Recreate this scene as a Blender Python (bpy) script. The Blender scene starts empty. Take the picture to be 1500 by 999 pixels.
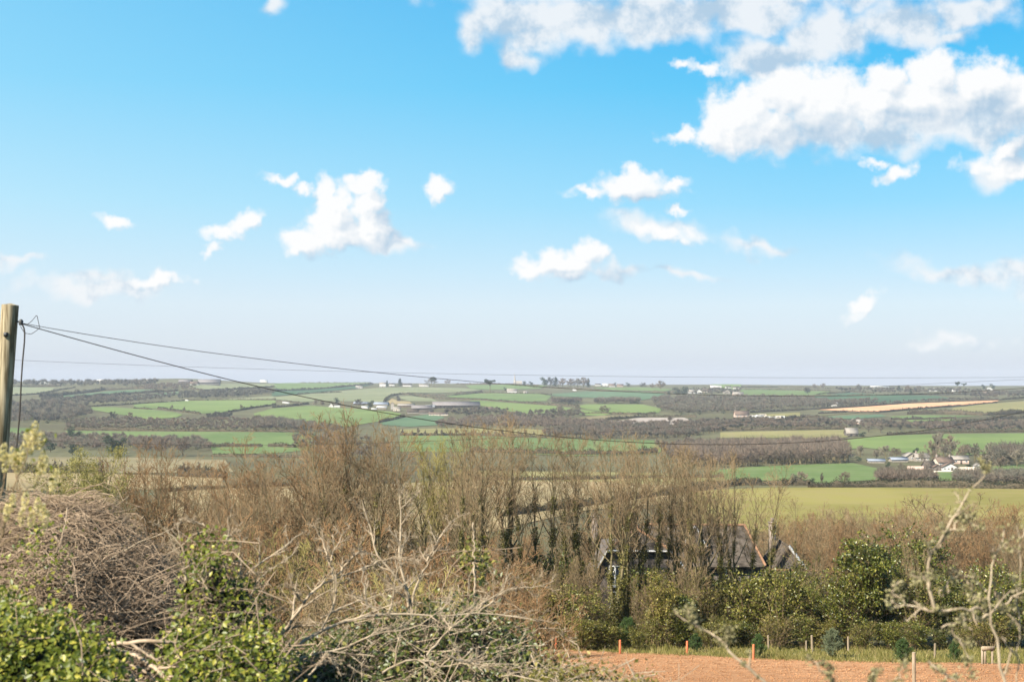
import bpy, math, random
import numpy as np
from mathutils import Vector, geometry

S = bpy.context.scene
COL = S.collection
R_ = math.radians
PI = math.pi
random.seed(7)
RNG = np.random.default_rng(11)

# ------------------------------------------------------------------ camera
F_PX, CX, CY, HORIZON = 2080.0, 750.0, 499.5, 553.0      # in the photograph's pixels (1500 x 999)
PITCH = math.atan((HORIZON - CY) / F_PX)
cam_d = bpy.data.cameras.new('camera')
cam = bpy.data.objects.new('camera', cam_d)
COL.objects.link(cam)
cam.location = (0, 0, 0)
cam.rotation_euler = (PI / 2 + PITCH, 0, 0)
cam_d.sensor_width = 36
cam_d.lens = 36 * F_PX / 1500
cam_d.clip_start = 0.1
cam_d.clip_end = 60000
cam_d.dof.use_dof = True
cam_d.dof.focus_distance = 84
cam_d.dof.aperture_fstop = 3.6
S.camera = cam

# ------------------------------------------------------------------ render settings
S.view_settings.view_transform = 'Standard'
S.view_settings.look = 'None'
S.view_settings.exposure = 1.25
S.view_settings.gamma = 1
cy = S.cycles
cy.max_bounces = 6
cy.diffuse_bounces = 3
cy.glossy_bounces = 2
cy.transmission_bounces = 3
cy.volume_bounces = 0
cy.transparent_max_bounces = 8
cy.caustics_reflective = False
cy.caustics_refractive = False
cy.sample_clamp_indirect = 6
try:
    cy.use_denoising = True
except Exception:
    pass

# ------------------------------------------------------------------ sun and sky
SUN_EL, SUN_AZ = R_(40), R_(-134)       # azimuth from +Y (the view) towards +X; negative is to the left
sun_dir = Vector((math.sin(SUN_AZ) * math.cos(SUN_EL), math.cos(SUN_AZ) * math.cos(SUN_EL), math.sin(SUN_EL)))
sd = bpy.data.lights.new('sun', 'SUN')
sd.energy = 5.0
sd.angle = R_(0.6)
sd.color = (1.0, 0.925, 0.80)
sun = bpy.data.objects.new('sun', sd)
COL.objects.link(sun)
sun.rotation_euler = (-sun_dir).to_track_quat('-Z', 'Y').to_euler()
sun.location = (-60, -40, 60)

W = bpy.data.worlds.new("World")
S.world = W
W.use_nodes = True
try:
    W.cycles.sampling_method = 'MANUAL'
    W.cycles.sample_map_resolution = 512
except Exception:
    pass
nt = W.node_tree
nt.nodes.clear()


class NB:
    """small node builder"""
    def __init__(self, tree):
        self.t = tree

    def n(self, kind, **kw):
        nd = self.t.nodes.new(kind)
        ins = kw.pop('ins', {})
        for k, v in kw.items():
            setattr(nd, k, v)
        for k, v in ins.items():
            self.put(nd.inputs[k], v)
        return nd

    def put(self, sock, v):
        if isinstance(v, bpy.types.NodeSocket):
            self.t.links.new(v, sock)
        elif isinstance(v, bpy.types.Node):
            self.t.links.new(v.outputs[0], sock)
        else:
            sock.default_value = v

    def math(self, op, a, b=None, c=None, clamp=False):
        nd = self.n('ShaderNodeMath', operation=op, use_clamp=clamp)
        for i, v in enumerate((a, b, c)):
            if v is not None:
                self.put(nd.inputs[i], v)
        return nd.outputs[0]

    def vmath(self, op, a, b=None, scale=None):
        nd = self.n('ShaderNodeVectorMath', operation=op)
        self.put(nd.inputs[0], a)
        if b is not None:
            self.put(nd.inputs[1], b)
        if scale is not None:
            self.put(nd.inputs['Scale'], scale)
        return nd.outputs['Value'] if op in ('DOT_PRODUCT', 'LENGTH') else nd.outputs['Vector']

    def mix(self, fac, a, b, blend='MIX'):
        nd = self.n('ShaderNodeMix', data_type='RGBA', blend_type=blend)
        nd.clamp_factor = True
        self.put(nd.inputs[0], fac)
        self.put(nd.inputs[6], a)
        self.put(nd.inputs[7], b)
        return nd.outputs[2]

    def ramp(self, v, lo, hi, o0=0.0, o1=1.0, smooth=True):
        nd = self.n('ShaderNodeMapRange', interpolation_type='SMOOTHSTEP' if smooth else 'LINEAR')
        self.put(nd.inputs['Value'], v)
        nd.inputs['From Min'].default_value = lo
        nd.inputs['From Max'].default_value = hi
        nd.inputs['To Min'].default_value = o0
        nd.inputs['To Max'].default_value = o1
        return nd.outputs[0]

    def noise(self, vec, scale, detail=2.0, rough=0.5, dist=0.0, dim='3D'):
        nd = self.n('ShaderNodeTexNoise', noise_dimensions=dim)
        if vec is not None:
            self.put(nd.inputs['Vector'], vec)
        nd.inputs['Scale'].default_value = scale
        nd.inputs['Detail'].default_value = detail
        nd.inputs['Roughness'].default_value = rough
        nd.inputs['Distortion'].default_value = dist
        return nd


# clouds: each puff stands at a fixed direction of the sky: (column, row, half width, half height, tilt) in hundredths of the sky chart
CUMULUS = [
    (1085, 172, 70, 58, 0), (1150, 140, 80, 52, 0), (1215, 150, 95, 66, 0), (1298, 122, 48, 42, 0), (1290, 150, 95, 50, 0),
    (1368, 112, 52, 52, 0), (1350, 150, 120, 52, 0), (1440, 128, 80, 52, 0), (1452, 108, 38, 26, 0), (1500, 150, 80, 60, 0),
    (1560, 140, 90, 60, 0), (1000, 198, 40, 14, -8), (1042, 192, 42, 30, -35), (1110, 194, 95, 38, 0), (1060, 205, 50, 24, 0),
    (490, 318, 40, 56, 14), (478, 288, 22, 34, 0), (500, 345, 74, 30, 0), (440, 352, 38, 26, -12), (428, 366, 24, 18, 0),
    (538, 270, 44, 20, 0), (540, 300, 32, 36, 0), (545, 338, 40, 38, 0), (582, 353, 34, 11, -8),
    (358, 325, 50, 18, -28), (328, 343, 32, 15, -10), (308, 368, 18, 10, -20),
    (412, 264, 32, 11, 12), (442, 277, 20, 11, 20),
    (643, 274, 24, 26, 0), (168, 326, 34, 15, -4),
    (925, 272, 66, 26, 0), (868, 279, 42, 12, -8), (985, 276, 32, 13, 6), (930, 283, 90, 13, 0),
    (820, 386, 74, 28, 0), (866, 370, 32, 25, 0), (795, 388, 52, 21, 0), (770, 398, 38, 13, 0), (835, 398, 75, 14, 0),
    (1264, 446, 38, 19, -38), (1470, 222, 56, 22, -38), (1480, 245, 90, 19, -4), (1312, 252, 38, 15, -24), (1285, 240, 24, 10, 0),
    (226, 414, 66, 14, 2), (240, 412, 42, 14, 0),
    (1036, 99, 46, 15, 6), (1000, 96, 26, 10, 0), (975, 340, 62, 17, 10), (940, 332, 25, 13, 0), (990, 308, 20, 9, 0),
]
VEIL = [
    (760, 30, 100, 58, 0), (752, 82, 34, 34, 10), (700, 40, 40, 40, 0), (850, 32, 120, 50, 0), (960, 26, 150, 50, 0), (1080, 16, 150, 46, 0),
    (1200, -20, 260, 44, 0), (1120, 84, 76, 42, 0), (1185, 66, 80, 48, -20), (1240, 44, 60, 44, 0), (1330, 34, 110, 38, -6),
    (1420, 16, 90, 34, 0), (1400, 50, 50, 22, 0), (900, -40, 400, 60, 0),
    (1250, 200, 190, 34, 0), (1400, 190, 150, 36, 0), (1120, 206, 110, 26, 0), (1440, 160, 100, 50, 0),
    (912, 396, 46, 14, 0), (995, 402, 86, 10, 1), (1115, 362, 84, 14, 14), (1420, 402, 150, 20, 7), (1500, 400, 90, 22, 0),
    (150, 420, 150, 24, 2), (20, 384, 70, 12, 3), (145, 402, 60, 14, 0), (405, 4, 22, 18, 30), (1390, 500, 110, 12, -6),
    (960, 330, 80, 22, 8), (1480, 235, 80, 30, -20), (560, 360, 70, 16, -6),
]


SHADE = [(1290, 208, 190, 22, 0), (1460, 168, 90, 50, 0), (1180, 196, 90, 20, 0), (1330, 168, 60, 18, 0), (950, 36, 230, 40, 0), (1140, 92, 80, 26, 0), (575, 335, 34, 40, 0), (500, 374, 80, 16, 0),
         (870, 404, 60, 12, 0), (940, 290, 70, 10, 0), (1495, 222, 50, 24, 0), (230, 421, 60, 12, 0), (376, 338, 26, 14, 0), (820, 394, 60, 8, 0)]
TILTS = (0, -30, 12)


def cloud_group(name, blobs, kmax, box):
    """largest of many soft puffs at a point of the sky chart; only the puffs that reach into this part of it"""
    g = bpy.data.node_groups.new(name, 'ShaderNodeTree')
    g.interface.new_socket(name='Vector', in_out='INPUT', socket_type='NodeSocketVector')
    g.interface.new_socket(name='Value', in_out='OUTPUT', socket_type='NodeSocketFloat')
    b = NB(g)
    gi = b.n('NodeGroupInput')
    go = b.n('NodeGroupOutput')
    last = None
    for tilt in TILTS:
        mine = [q for q in blobs if min(TILTS, key=lambda t: abs(t - q[4])) == tilt
                and q[0] + q[2] + 60 > box[0] and q[0] - q[2] - 60 < box[1] and q[1] + q[3] + 60 > box[2] and q[1] - q[3] - 60 < box[3]]
        if not mine:
            continue
        ca, sa = math.cos(R_(tilt)), math.sin(R_(tilt))      # rows run down, the chart's second axis runs up
        for k, (cx_, cy_, rx, ry, ang) in enumerate(mine):
            if k % 9 == 0:
                src = gi.outputs[0]
                if last is not None:            # wait for the puffs before (keeps the shader's stack small)
                    w = b.n('ShaderNodeVectorMath', operation='MULTIPLY_ADD')
                    b.put(w.inputs[0], last)
                    w.inputs[1].default_value = (1e-7, 1e-7, 1e-7)
                    b.put(w.inputs[2], src)
                    src = w.outputs[0]
                if tilt:
                    c = b.n('ShaderNodeCombineXYZ')
                    b.put(c.inputs[0], b.vmath('DOT_PRODUCT', src, (ca, -sa, 0)))
                    b.put(c.inputs[1], b.vmath('DOT_PRODUCT', src, (sa, ca, 0)))
                    src = c.outputs[0]
            x, y = cx_ / 100, -cy_ / 100
            u, v = (x * ca - y * sa, x * sa + y * ca) if tilt else (x, y)
            m = b.n('ShaderNodeVectorMath', operation='MULTIPLY_ADD')
            b.put(m.inputs[0], src)
            m.inputs[1].default_value = (100 / rx, 100 / ry, 0)
            m.inputs[2].default_value = (-u * 100 / rx, -v * 100 / ry, 0)
            wgt = min(1.0, 0.35 + min(rx, ry) / 60)          # small puffs are thin
            val = b.math('MULTIPLY_ADD', b.vmath('LENGTH', m.outputs[0]), -wgt, wgt)
            if last is None:
                last = val
            else:
                nd = b.n('ShaderNodeMath', operation='SMOOTH_MAX')
                b.put(nd.inputs[0], last)
                b.put(nd.inputs[1], val)
                nd.inputs[2].default_value = kmax
                last = nd.outputs[0]
    if last is None:
        last = -1.0
    b.put(go.inputs[0], last)
    return g


wb = NB(nt)
tc = wb.n('ShaderNodeTexCoord')
dirv = tc.outputs['Generated']
sky = wb.n('ShaderNodeTexSky', sky_type='NISHITA')
sky.sun_disc = False
sky.sun_elevation = SUN_EL
sky.sun_rotation = SUN_AZ
sky.altitude = 60
sky.air_density = 1.0
sky.dust_density = 0.6
sky.ozone_density = 2.2

cp, sp = math.cos(PITCH), math.sin(PITCH)
depth = wb.math('MAXIMUM', wb.vmath('DOT_PRODUCT', dirv, (0, cp, sp)), 0.04)
px = wb.math('ADD', wb.math('MULTIPLY', wb.math('DIVIDE', wb.vmath('DOT_PRODUCT', dirv, (1, 0, 0)), depth), F_PX / 100), CX / 100)
py = wb.math('SUBTRACT', wb.math('MULTIPLY', wb.math('DIVIDE', wb.vmath('DOT_PRODUCT', dirv, (0, -sp, cp)), depth), F_PX / 100), CY / 100)
chart = wb.n('ShaderNodeCombineXYZ')
wb.put(chart.inputs[0], px)
wb.put(chart.inputs[1], py)
chart = chart.outputs[0]


EXPO = S.view_settings.exposure
SKY_STRENGTH = 0.1


def lin(r, g, b):
    """a colour seen in the sky (0-255) as radiance before SKY_STRENGTH and the exposure"""
    f = lambda c: (c / 12.92 if c <= 0.04045 else ((c + 0.055) / 1.055) ** 2.4)
    k = 1.0 / (SKY_STRENGTH * 2 ** EXPO)
    return (f(r / 255) * k, f(g / 255) * k, f(b / 255) * k, 1)


def centred(nd, k):
    return wb.vmath('SCALE', wb.vmath('SUBTRACT', nd.outputs['Color'], (0.5, 0.5, 0.5)), scale=k)


elev = wb.n('ShaderNodeSeparateXYZ')
wb.put(elev.inputs[0], dirv)
Z = elev.outputs['Z']
hsv = wb.n('ShaderNodeHueSaturation')
wb.put(hsv.inputs['Color'], sky.outputs[0])
hsv.inputs['Hue'].default_value = 0.485
hsv.inputs['Saturation'].default_value = 1.25
hsv.inputs['Value'].default_value = 0.75


def air(stops):
    """colour of the clear air from the skyline upwards"""
    c = stops[0][1]
    for (z0, _), (z1, c1) in zip(stops, stops[1:]):
        c = wb.mix(wb.ramp(Z, z0, z1, smooth=False), c, c1)
    return c


near_sun = air([(0.0, lin(203, 214, 235)), (0.022, lin(214, 225, 242)), (0.05, lin(220, 233, 248)), (0.12, lin(190, 233, 253)), (0.20, lin(150, 222, 255)), (0.27, lin(135, 214, 252))])
away = air([(0.0, lin(199, 210, 233)), (0.022, lin(208, 221, 240)), (0.05, lin(211, 228, 246)), (0.12, lin(140, 212, 248)), (0.20, lin(72, 195, 246)), (0.27, lin(22, 176, 242))])
side = wb.ramp(px, -1.0, 12.0, smooth=False)
clear = wb.mix(side, near_sun, away)
base = wb.mix(wb.ramp(Z, 0.26, 0.55, 0.82, 0.0), hsv.outputs['Color'], clear)


def background(colour):
    nd = wb.n('ShaderNodeBackground')
    wb.put(nd.inputs['Color'], colour)
    nd.inputs['Strength'].default_value = SKY_STRENGTH
    return nd.outputs[0]


def clouded(box):
    """the clear sky with the clouds of one part of the chart in front of it"""
    def grp(kind, blobs, k, p):
        g = wb.n('ShaderNodeGroup', node_tree=cloud_group(kind, blobs, k, box))
        wb.put(g.inputs[0], p)
        return g.outputs[0]
    w1 = centred(wb.noise(chart, 1.5, 2, 0.55, dim='2D'), 0.30)
    w2 = centred(wb.noise(chart, 4.2, 4, 0.56, dim='2D'), 0.24)
    q = wb.vmath('ADD', wb.vmath('ADD', chart, w1), w2)
    f = grp('cumulus_field', CUMULUS, 0.10, q)
    f2 = grp('cumulus_field', CUMULUS, 0.10, wb.vmath('ADD', q, (-0.14, 0.20, 0)))      # nearer the sun: thinner there means this side is lit
    puff = wb.noise(chart, 3.6, 6, 0.54, dim='2D').outputs[0]
    puff2 = wb.noise(wb.vmath('ADD', chart, (-0.045, 0.06, 0)), 3.6, 5, 0.54, dim='2D').outputs[0]
    d = wb.math('MULTIPLY_ADD', wb.math('SUBTRACT', puff, 0.50), 0.66, f)
    dark = grp('shade_field', SHADE, 0.2, wb.vmath('ADD', chart, w1))
    lit = wb.math('MULTIPLY_ADD', wb.math('SUBTRACT', f, f2), 1.0, 0.86)
    lit = wb.math('MULTIPLY_ADD', wb.math('SUBTRACT', puff, puff2), 0.9, lit)
    lit = wb.math('MULTIPLY_ADD', wb.ramp(dark, -0.15, 0.8), -0.55, lit)
    v = grp('veil_field', VEIL, 0.25, wb.vmath('ADD', chart, wb.vmath('SCALE', w1, scale=2.2)))
    soft = wb.noise(chart, 1.3, 5, 0.6, dim='2D').outputs[0]
    v = wb.math('MULTIPLY_ADD', wb.math('SUBTRACT', soft, 0.46), 0.55, v)
    v = wb.math('MULTIPLY_ADD', wb.math('SUBTRACT', puff, 0.5), 0.30, v)
    veil_c = wb.mix(wb.ramp(wb.math('MULTIPLY_ADD', wb.ramp(dark, -0.1, 0.8), -0.13, soft), 0.30, 0.58), lin(186, 209, 229), lin(244, 247, 250))
    c = wb.mix(wb.math('MULTIPLY', wb.ramp(v, -0.02, 0.62), 0.92), base, veil_c)
    cum = wb.mix(wb.ramp(lit, 0.0, 1.0, smooth=False), lin(180, 206, 228), lin(255, 255, 255))
    return background(wb.mix(wb.math('MULTIPLY', wb.ramp(d, -0.02, 0.44), 0.98), c, cum))


def either(fac, a, b):
    ms = wb.n('ShaderNodeMixShader')
    wb.put(ms.inputs[0], fac)
    nt.links.new(a, ms.inputs[1])
    nt.links.new(b, ms.inputs[2])
    return ms.outputs[0]


inside = wb.math('MULTIPLY', wb.math('GREATER_THAN', px, -4.0), wb.math('LESS_THAN', px, 20.0))
inside = wb.math('MULTIPLY', inside, wb.math('MULTIPLY', wb.math('LESS_THAN', py, 2.5), wb.math('GREATER_THAN', py, -5.6)))
upper = either(wb.math('GREATER_THAN', px, 10.0), clouded((672, 1000, -300, 240)), clouded((1000, 2000, -300, 240)))
right = either(wb.math('GREATER_THAN', py, -2.4), clouded((672, 2000, 240, 600)), upper)
left_lower = either(wb.math('GREATER_THAN', py, -2.3), clouded((-400, 672, 230, 600)), clouded((-400, 672, -300, 230)))
parts = either(wb.math('GREATER_THAN', px, 6.72), left_lower, right)
out = wb.n('ShaderNodeOutputWorld')
nt.links.new(either(inside, background(base), parts), out.inputs[0])

# ------------------------------------------------------------------ materials
def material(name):
    m = bpy.data.materials.new(name)
    m.use_nodes = True
    t = m.node_tree
    t.nodes.clear()
    return m, NB(t)


def finish(m, b, shader, bump=None, bump_strength=0.3, bump_dist=0.02):
    o = b.n('ShaderNodeOutputMaterial')
    if bump is not None:
        nd = b.n('ShaderNodeBump')
        nd.inputs['Strength'].default_value = bump_strength
        nd.inputs['Distance'].default_value = bump_dist
        b.put(nd.inputs['Height'], bump)
        b.t.links.new(nd.outputs[0], shader.inputs['Normal'])
    b.t.links.new(shader.outputs[0], o.inputs[0])
    return m


def principled(b, col, rough=0.8, spec=0.25, metal=0.0):
    p = b.n('ShaderNodeBsdfPrincipled')
    b.put(p.inputs['Base Color'], col)
    b.put(p.inputs['Roughness'], rough)
    p.inputs['Specular IOR Level'].default_value = spec
    p.inputs['Metallic'].default_value = metal
    return p


ALBEDO = 0.84


def c4(c):
    return (c[0] * ALBEDO, c[1] * ALBEDO, c[2] * ALBEDO, 1)


def mat_ground(name, cols, s_big, s_small, mixsmall=0.5, bump=0.0, bscale=3.0, rough=0.95, streak=None):
    """two or three earth or grass colours mixed by large and small noise, with optional streaks (angle, spacing, strength)"""
    m, b = material(name)
    geo = b.n('ShaderNodeNewGeometry')
    pos = geo.outputs['Position']
    big = b.noise(pos, s_big, 4, 0.55).outputs[0]
    small = b.noise(pos, s_small, 5, 0.65).outputs[0]
    c = b.mix(b.ramp(big, 0.40, 0.60), c4([q * 0.93 for q in cols[0]]), c4([q * 1.05 for q in cols[1]]))
    if len(cols) > 2:
        c = b.mix(b.math('MULTIPLY', b.ramp(small, 0.42, 0.66), mixsmall), c, c4(cols[2]))
    if streak:
        ang, spacing, k = streak
        rot = b.n('ShaderNodeMapping')
        b.put(rot.inputs['Vector'], pos)
        rot.inputs['Rotation'].default_value = (0, 0, R_(ang))
        wv = b.n('ShaderNodeTexWave', wave_type='BANDS', bands_direction='X')
        b.put(wv.inputs['Vector'], rot.outputs[0])
        wv.inputs['Scale'].default_value = 0.314 / spacing
        wv.inputs['Distortion'].default_value = 0.6
        c = b.mix(b.math('MULTIPLY', b.ramp(wv.outputs[1], 0.3, 0.9), k), c, c4([q * 0.72 for q in cols[0]]))
    p = principled(b, c, rough, 0.12)
    return finish(m, b, p, b.noise(pos, bscale, 6, 0.7).outputs[0] if bump else None, bump, 0.25)


def mat_wood(name, cols, scale=9.0, stretch=0.25, rough=0.85, island=0.0, inst=0.12):
    m, b = material(name)
    tc_ = b.n('ShaderNodeTexCoord')
    mp = b.n('ShaderNodeMapping')
    b.put(mp.inputs['Vector'], tc_.outputs['Object'])
    mp.inputs['Scale'].default_value = (1, 1, stretch)
    nz = b.noise(mp.outputs[0], scale, 4, 0.6).outputs[0]
    c = b.mix(b.ramp(nz, 0.35, 0.65), c4(cols[0]), c4(cols[1]))
    if len(cols) > 2 and island:
        geo = b.n('ShaderNodeNewGeometry')
        c = b.mix(b.math('MULTIPLY', b.ramp(geo.outputs['Random Per Island'], 0.2, 1.0), island), c, c4(cols[2]))
    if inst:
        oi = b.n('ShaderNodeObjectInfo')
        h = b.n('ShaderNodeHueSaturation')
        b.put(h.inputs['Value'], b.math('MULTIPLY_ADD', oi.outputs['Random'], 2 * inst, 1 - inst))
        b.put(h.inputs['Color'], c)
        c = h.outputs[0]
    return finish(m, b, principled(b, c, rough, 0.2), nz, 0.25, 0.02)


def mat_leaf(name, cols, rough=0.45, spec=0.35, trans=0.3, inst=0.1):
    """leaves: each leaf has its own green, a little light comes through"""
    m, b = material(name)
    geo = b.n('ShaderNodeNewGeometry')
    r = geo.outputs['Random Per Island']
    c = b.mix(b.ramp(r, 0.0, 0.6, smooth=False), c4(cols[0]), c4(cols[1]))
    c = b.mix(b.ramp(r, 0.72, 1.0, smooth=False), c, c4(cols[2]))
    if inst:
        oi = b.n('ShaderNodeObjectInfo')
        h = b.n('ShaderNodeHueSaturation')
        b.put(h.inputs['Value'], b.math('MULTIPLY_ADD', oi.outputs['Random'], 2 * inst, 1 - inst))
        b.put(h.inputs['Color'], c)
        c = h.outputs[0]
    p = principled(b, c, rough, spec)
    tr = b.n('ShaderNodeBsdfTranslucent')
    b.put(tr.inputs[0], c)
    mx = b.n('ShaderNodeMixShader')
    mx.inputs[0].default_value = trans
    b.t.links.new(p.outputs[0], mx.inputs[1])
    b.t.links.new(tr.outputs[0], mx.inputs[2])
    o = b.n('ShaderNodeOutputMaterial')
    b.t.links.new(mx.outputs[0], o.inputs[0])
    return m


def mat_plain(name, col, rough=0.7, spec=0.3, var=0.15, scale=4.0, metal=0.0):
    m, b = material(name)
    tc_ = b.n('ShaderNodeTexCoord')
    nz = b.noise(tc_.outputs['Object'], scale, 4, 0.6).outputs[0]
    c = b.mix(b.ramp(nz, 0.3, 0.7), c4([q * (1 - var) for q in col]), c4([min(1, q * (1 + var)) for q in col]))
    return finish(m, b, principled(b, c, rough, spec, metal))


M = {}
M['land'] = mat_ground('rough_land', [(0.10, 0.085, 0.045), (0.13, 0.12, 0.06), (0.09, 0.10, 0.04)], 0.012, 0.15, 0.6)
M['near_land'] = M['land']
GREENS = dict(
    green=[(0.115, 0.205, 0.05), (0.145, 0.235, 0.062), (0.17, 0.235, 0.085)],
    bright=[(0.135, 0.225, 0.05), (0.165, 0.26, 0.06), (0.18, 0.25, 0.085)],
    pale=[(0.18, 0.24, 0.10), (0.21, 0.26, 0.115), (0.24, 0.26, 0.14)],
    teal=[(0.085, 0.18, 0.075), (0.105, 0.20, 0.085), (0.115, 0.185, 0.085)],
    dark=[(0.05, 0.105, 0.055), (0.06, 0.125, 0.06), (0.075, 0.12, 0.06)],
    olive=[(0.225, 0.225, 0.075), (0.27, 0.255, 0.095), (0.29, 0.245, 0.12)],
    yellow=[(0.25, 0.23, 0.055), (0.285, 0.26, 0.07), (0.31, 0.26, 0.10)],
    tan=[(0.33, 0.265, 0.135), (0.38, 0.30, 0.155), (0.29, 0.25, 0.12)],
    straw=[(0.25, 0.215, 0.115), (0.29, 0.245, 0.135), (0.22, 0.21, 0.10)],
    yard=[(0.36, 0.31, 0.26), (0.42, 0.37, 0.32), (0.28, 0.25, 0.20)],
    orange=[(0.64, 0.33, 0.17), (0.70, 0.38, 0.21), (0.60, 0.30, 0.16)],
)
for k, cs in GREENS.items():
    cs = [tuple(q * w for q, w in zip(c, (0.95, 0.82, 0.95) if k in ('green', 'bright', 'teal', 'pale') else (0.9, 0.86, 0.86) if k != 'orange' else (1, 1, 1))) for c in cs]
    M['f_' + k] = mat_ground(k + '_field', cs, 0.011, 0.09, 0.65, streak=(70, 18, 0.22) if k in ('green', 'bright', 'teal', 'orange') else None)
def mat_soil():
    """ploughed red soil: damp and dry patches, drilled rows, crumbs and small stones"""
    m, b = material('red_soil')
    pos = b.n('ShaderNodeNewGeometry').outputs['Position']
    big = b.noise(pos, 0.09, 3, 0.5).outputs[0]
    mid = b.noise(pos, 1.4, 4, 0.65).outputs[0]
    fine = b.noise(pos, 6.5, 4, 0.7).outputs[0]
    c = b.mix(b.ramp(big, 0.35, 0.65), (0.36, 0.182, 0.086, 1), (0.435, 0.232, 0.116, 1))
    c = b.mix(b.math('MULTIPLY', b.ramp(mid, 0.45, 0.65), 0.75), c, (0.25, 0.12, 0.054, 1))
    c = b.mix(b.math('MULTIPLY', b.ramp(fine, 0.52, 0.66), 0.65), c, (0.56, 0.36, 0.205, 1))
    c = b.mix(b.math('MULTIPLY', b.ramp(fine, 0.46, 0.36), 0.55), c, (0.27, 0.125, 0.06, 1))
    rot = b.n('ShaderNodeMapping')
    b.put(rot.inputs['Vector'], pos)
    rot.inputs['Rotation'].default_value = (0, 0, R_(84))
    wv = b.n('ShaderNodeTexWave', wave_type='BANDS', bands_direction='X')
    b.put(wv.inputs['Vector'], rot.outputs[0])
    wv.inputs['Scale'].default_value = 0.314 / 0.8
    wv.inputs['Distortion'].default_value = 1.6
    wv.inputs['Detail'].default_value = 3
    wv.inputs['Detail Scale'].default_value = 2.0
    c = b.mix(b.math('MULTIPLY', b.ramp(wv.outputs[1], 0.25, 0.9), 0.22), c, (0.34, 0.165, 0.08, 1))
    h = b.math('ADD', b.math('MULTIPLY', fine, 0.7), b.math('MULTIPLY', wv.outputs[1], 0.4))
    return finish(m, b, principled(b, c, 0.95, 0.1), h, 0.9, 0.16)


M['soil'] = mat_soil()
M['verge'] = mat_ground('verge_turf', [(0.17, 0.17, 0.05), (0.24, 0.20, 0.085), (0.13, 0.155, 0.04)], 0.25, 1.7, 0.6)
M['bark'] = mat_wood('brown_bark', [(0.10, 0.08, 0.042), (0.20, 0.165, 0.085)])
M['pale_bark'] = mat_wood('pale_bark', [(0.20, 0.16, 0.10), (0.34, 0.28, 0.20)])
M['twig_red'] = mat_wood('red_brown_twigs', [(0.205, 0.122, 0.06), (0.285, 0.175, 0.085), (0.37, 0.205, 0.09)], 0.8, 1.0, island=0.5)
M['twig_brown'] = mat_wood('brown_twigs', [(0.19, 0.137, 0.075), (0.275, 0.205, 0.115), (0.37, 0.245, 0.135)], 0.8, 1.0, island=0.5)
M['twig_olive'] = mat_wood('olive_twigs', [(0.30, 0.25, 0.08), (0.38, 0.32, 0.12), (0.42, 0.36, 0.10)], 0.8, 1.0, island=0.5)
M['twig_grey'] = mat_wood('grey_twigs', [(0.31, 0.225, 0.15), (0.46, 0.345, 0.235), (0.19, 0.135, 0.085)], 3.0, 1.0, island=0.7)
M['dead_wood'] = mat_wood('bleached_wood', [(0.30, 0.23, 0.15), (0.50, 0.40, 0.28)], 14.0, 0.5, inst=0.05)
M['shaded_litter'] = mat_plain('shaded_leaf_litter', (0.055, 0.042, 0.026), 0.95, 0.1, 0.4, 6.0)  # litter colour darkened to stand in for shade inside the foliage
M['cut_wood'] = mat_wood('cut_branch_wood', [(0.38, 0.28, 0.18), (0.55, 0.42, 0.29)], 14.0, 0.5, inst=0.05)
M['pole'] = mat_wood('weathered_pole', [(0.16, 0.12, 0.065), (0.48, 0.40, 0.26)], 26.0, 0.05, inst=0)
M['post'] = mat_wood('post_wood', [(0.25, 0.19, 0.125), (0.37, 0.30, 0.215)], 8.0, 0.2, inst=0.1)
M['wire'] = mat_plain('wire_sheath', (0.06, 0.052, 0.045), 0.5)
M['iron'] = mat_plain('dark_iron', (0.05, 0.05, 0.05), 0.5, 0.5)
M['orange_paint'] = mat_plain('orange_paint', (0.66, 0.19, 0.085), 0.6)
M['ivy'] = mat_leaf('ivy_leaves', [(0.07, 0.078, 0.014), (0.155, 0.155, 0.026), (0.36, 0.31, 0.075)], 0.42, 0.4, 0.22)  # palest tone paints highlights onto some leaves
M['ivy_dark'] = mat_leaf('dark_ivy_leaves', [(0.04, 0.058, 0.012), (0.085, 0.105, 0.02), (0.24, 0.22, 0.05)], 0.4, 0.45, 0.2)
M['ivy_light'] = mat_leaf('sunny_ivy_leaves', [(0.06, 0.085, 0.01), (0.17, 0.195, 0.02), (0.45, 0.40, 0.065)], 0.42, 0.4, 0.3)  # last leaf tone puts yellow-green sunlit highlights into the colour
M['shrub_leaf'] = mat_leaf('shrub_leaves', [(0.085, 0.08, 0.014), (0.18, 0.16, 0.03), (0.40, 0.325, 0.09)], 0.5, 0.3, 0.25)  # third tone raised as painted highlights on scattered leaves
M['holly_leaf'] = mat_leaf('holly_leaves', [(0.055, 0.075, 0.012), (0.13, 0.145, 0.022), (0.35, 0.31, 0.065)], 0.38, 0.5, 0.2)  # yellow third tone is highlight put into the leaf colour
M['bush_leaf'] = mat_leaf('pale_new_leaves', [(0.27, 0.25, 0.085), (0.36, 0.33, 0.11), (0.43, 0.39, 0.15)], 0.6, 0.2, 0.35)
M['trunk_ivy'] = mat_leaf('olive_trunk_ivy', [(0.09, 0.088, 0.02), (0.17, 0.155, 0.04), (0.31, 0.26, 0.085)], 0.5, 0.3, 0.25)
M['pine_leaf'] = mat_leaf('pine_needles', [(0.035, 0.07, 0.018), (0.065, 0.115, 0.028), (0.12, 0.16, 0.045)], 0.6, 0.3, 0.15)
M['blue_pine_leaf'] = mat_leaf('grey_green_needles', [(0.10, 0.125, 0.065), (0.155, 0.18, 0.095), (0.23, 0.24, 0.13)], 0.6, 0.3, 0.15)
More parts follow.
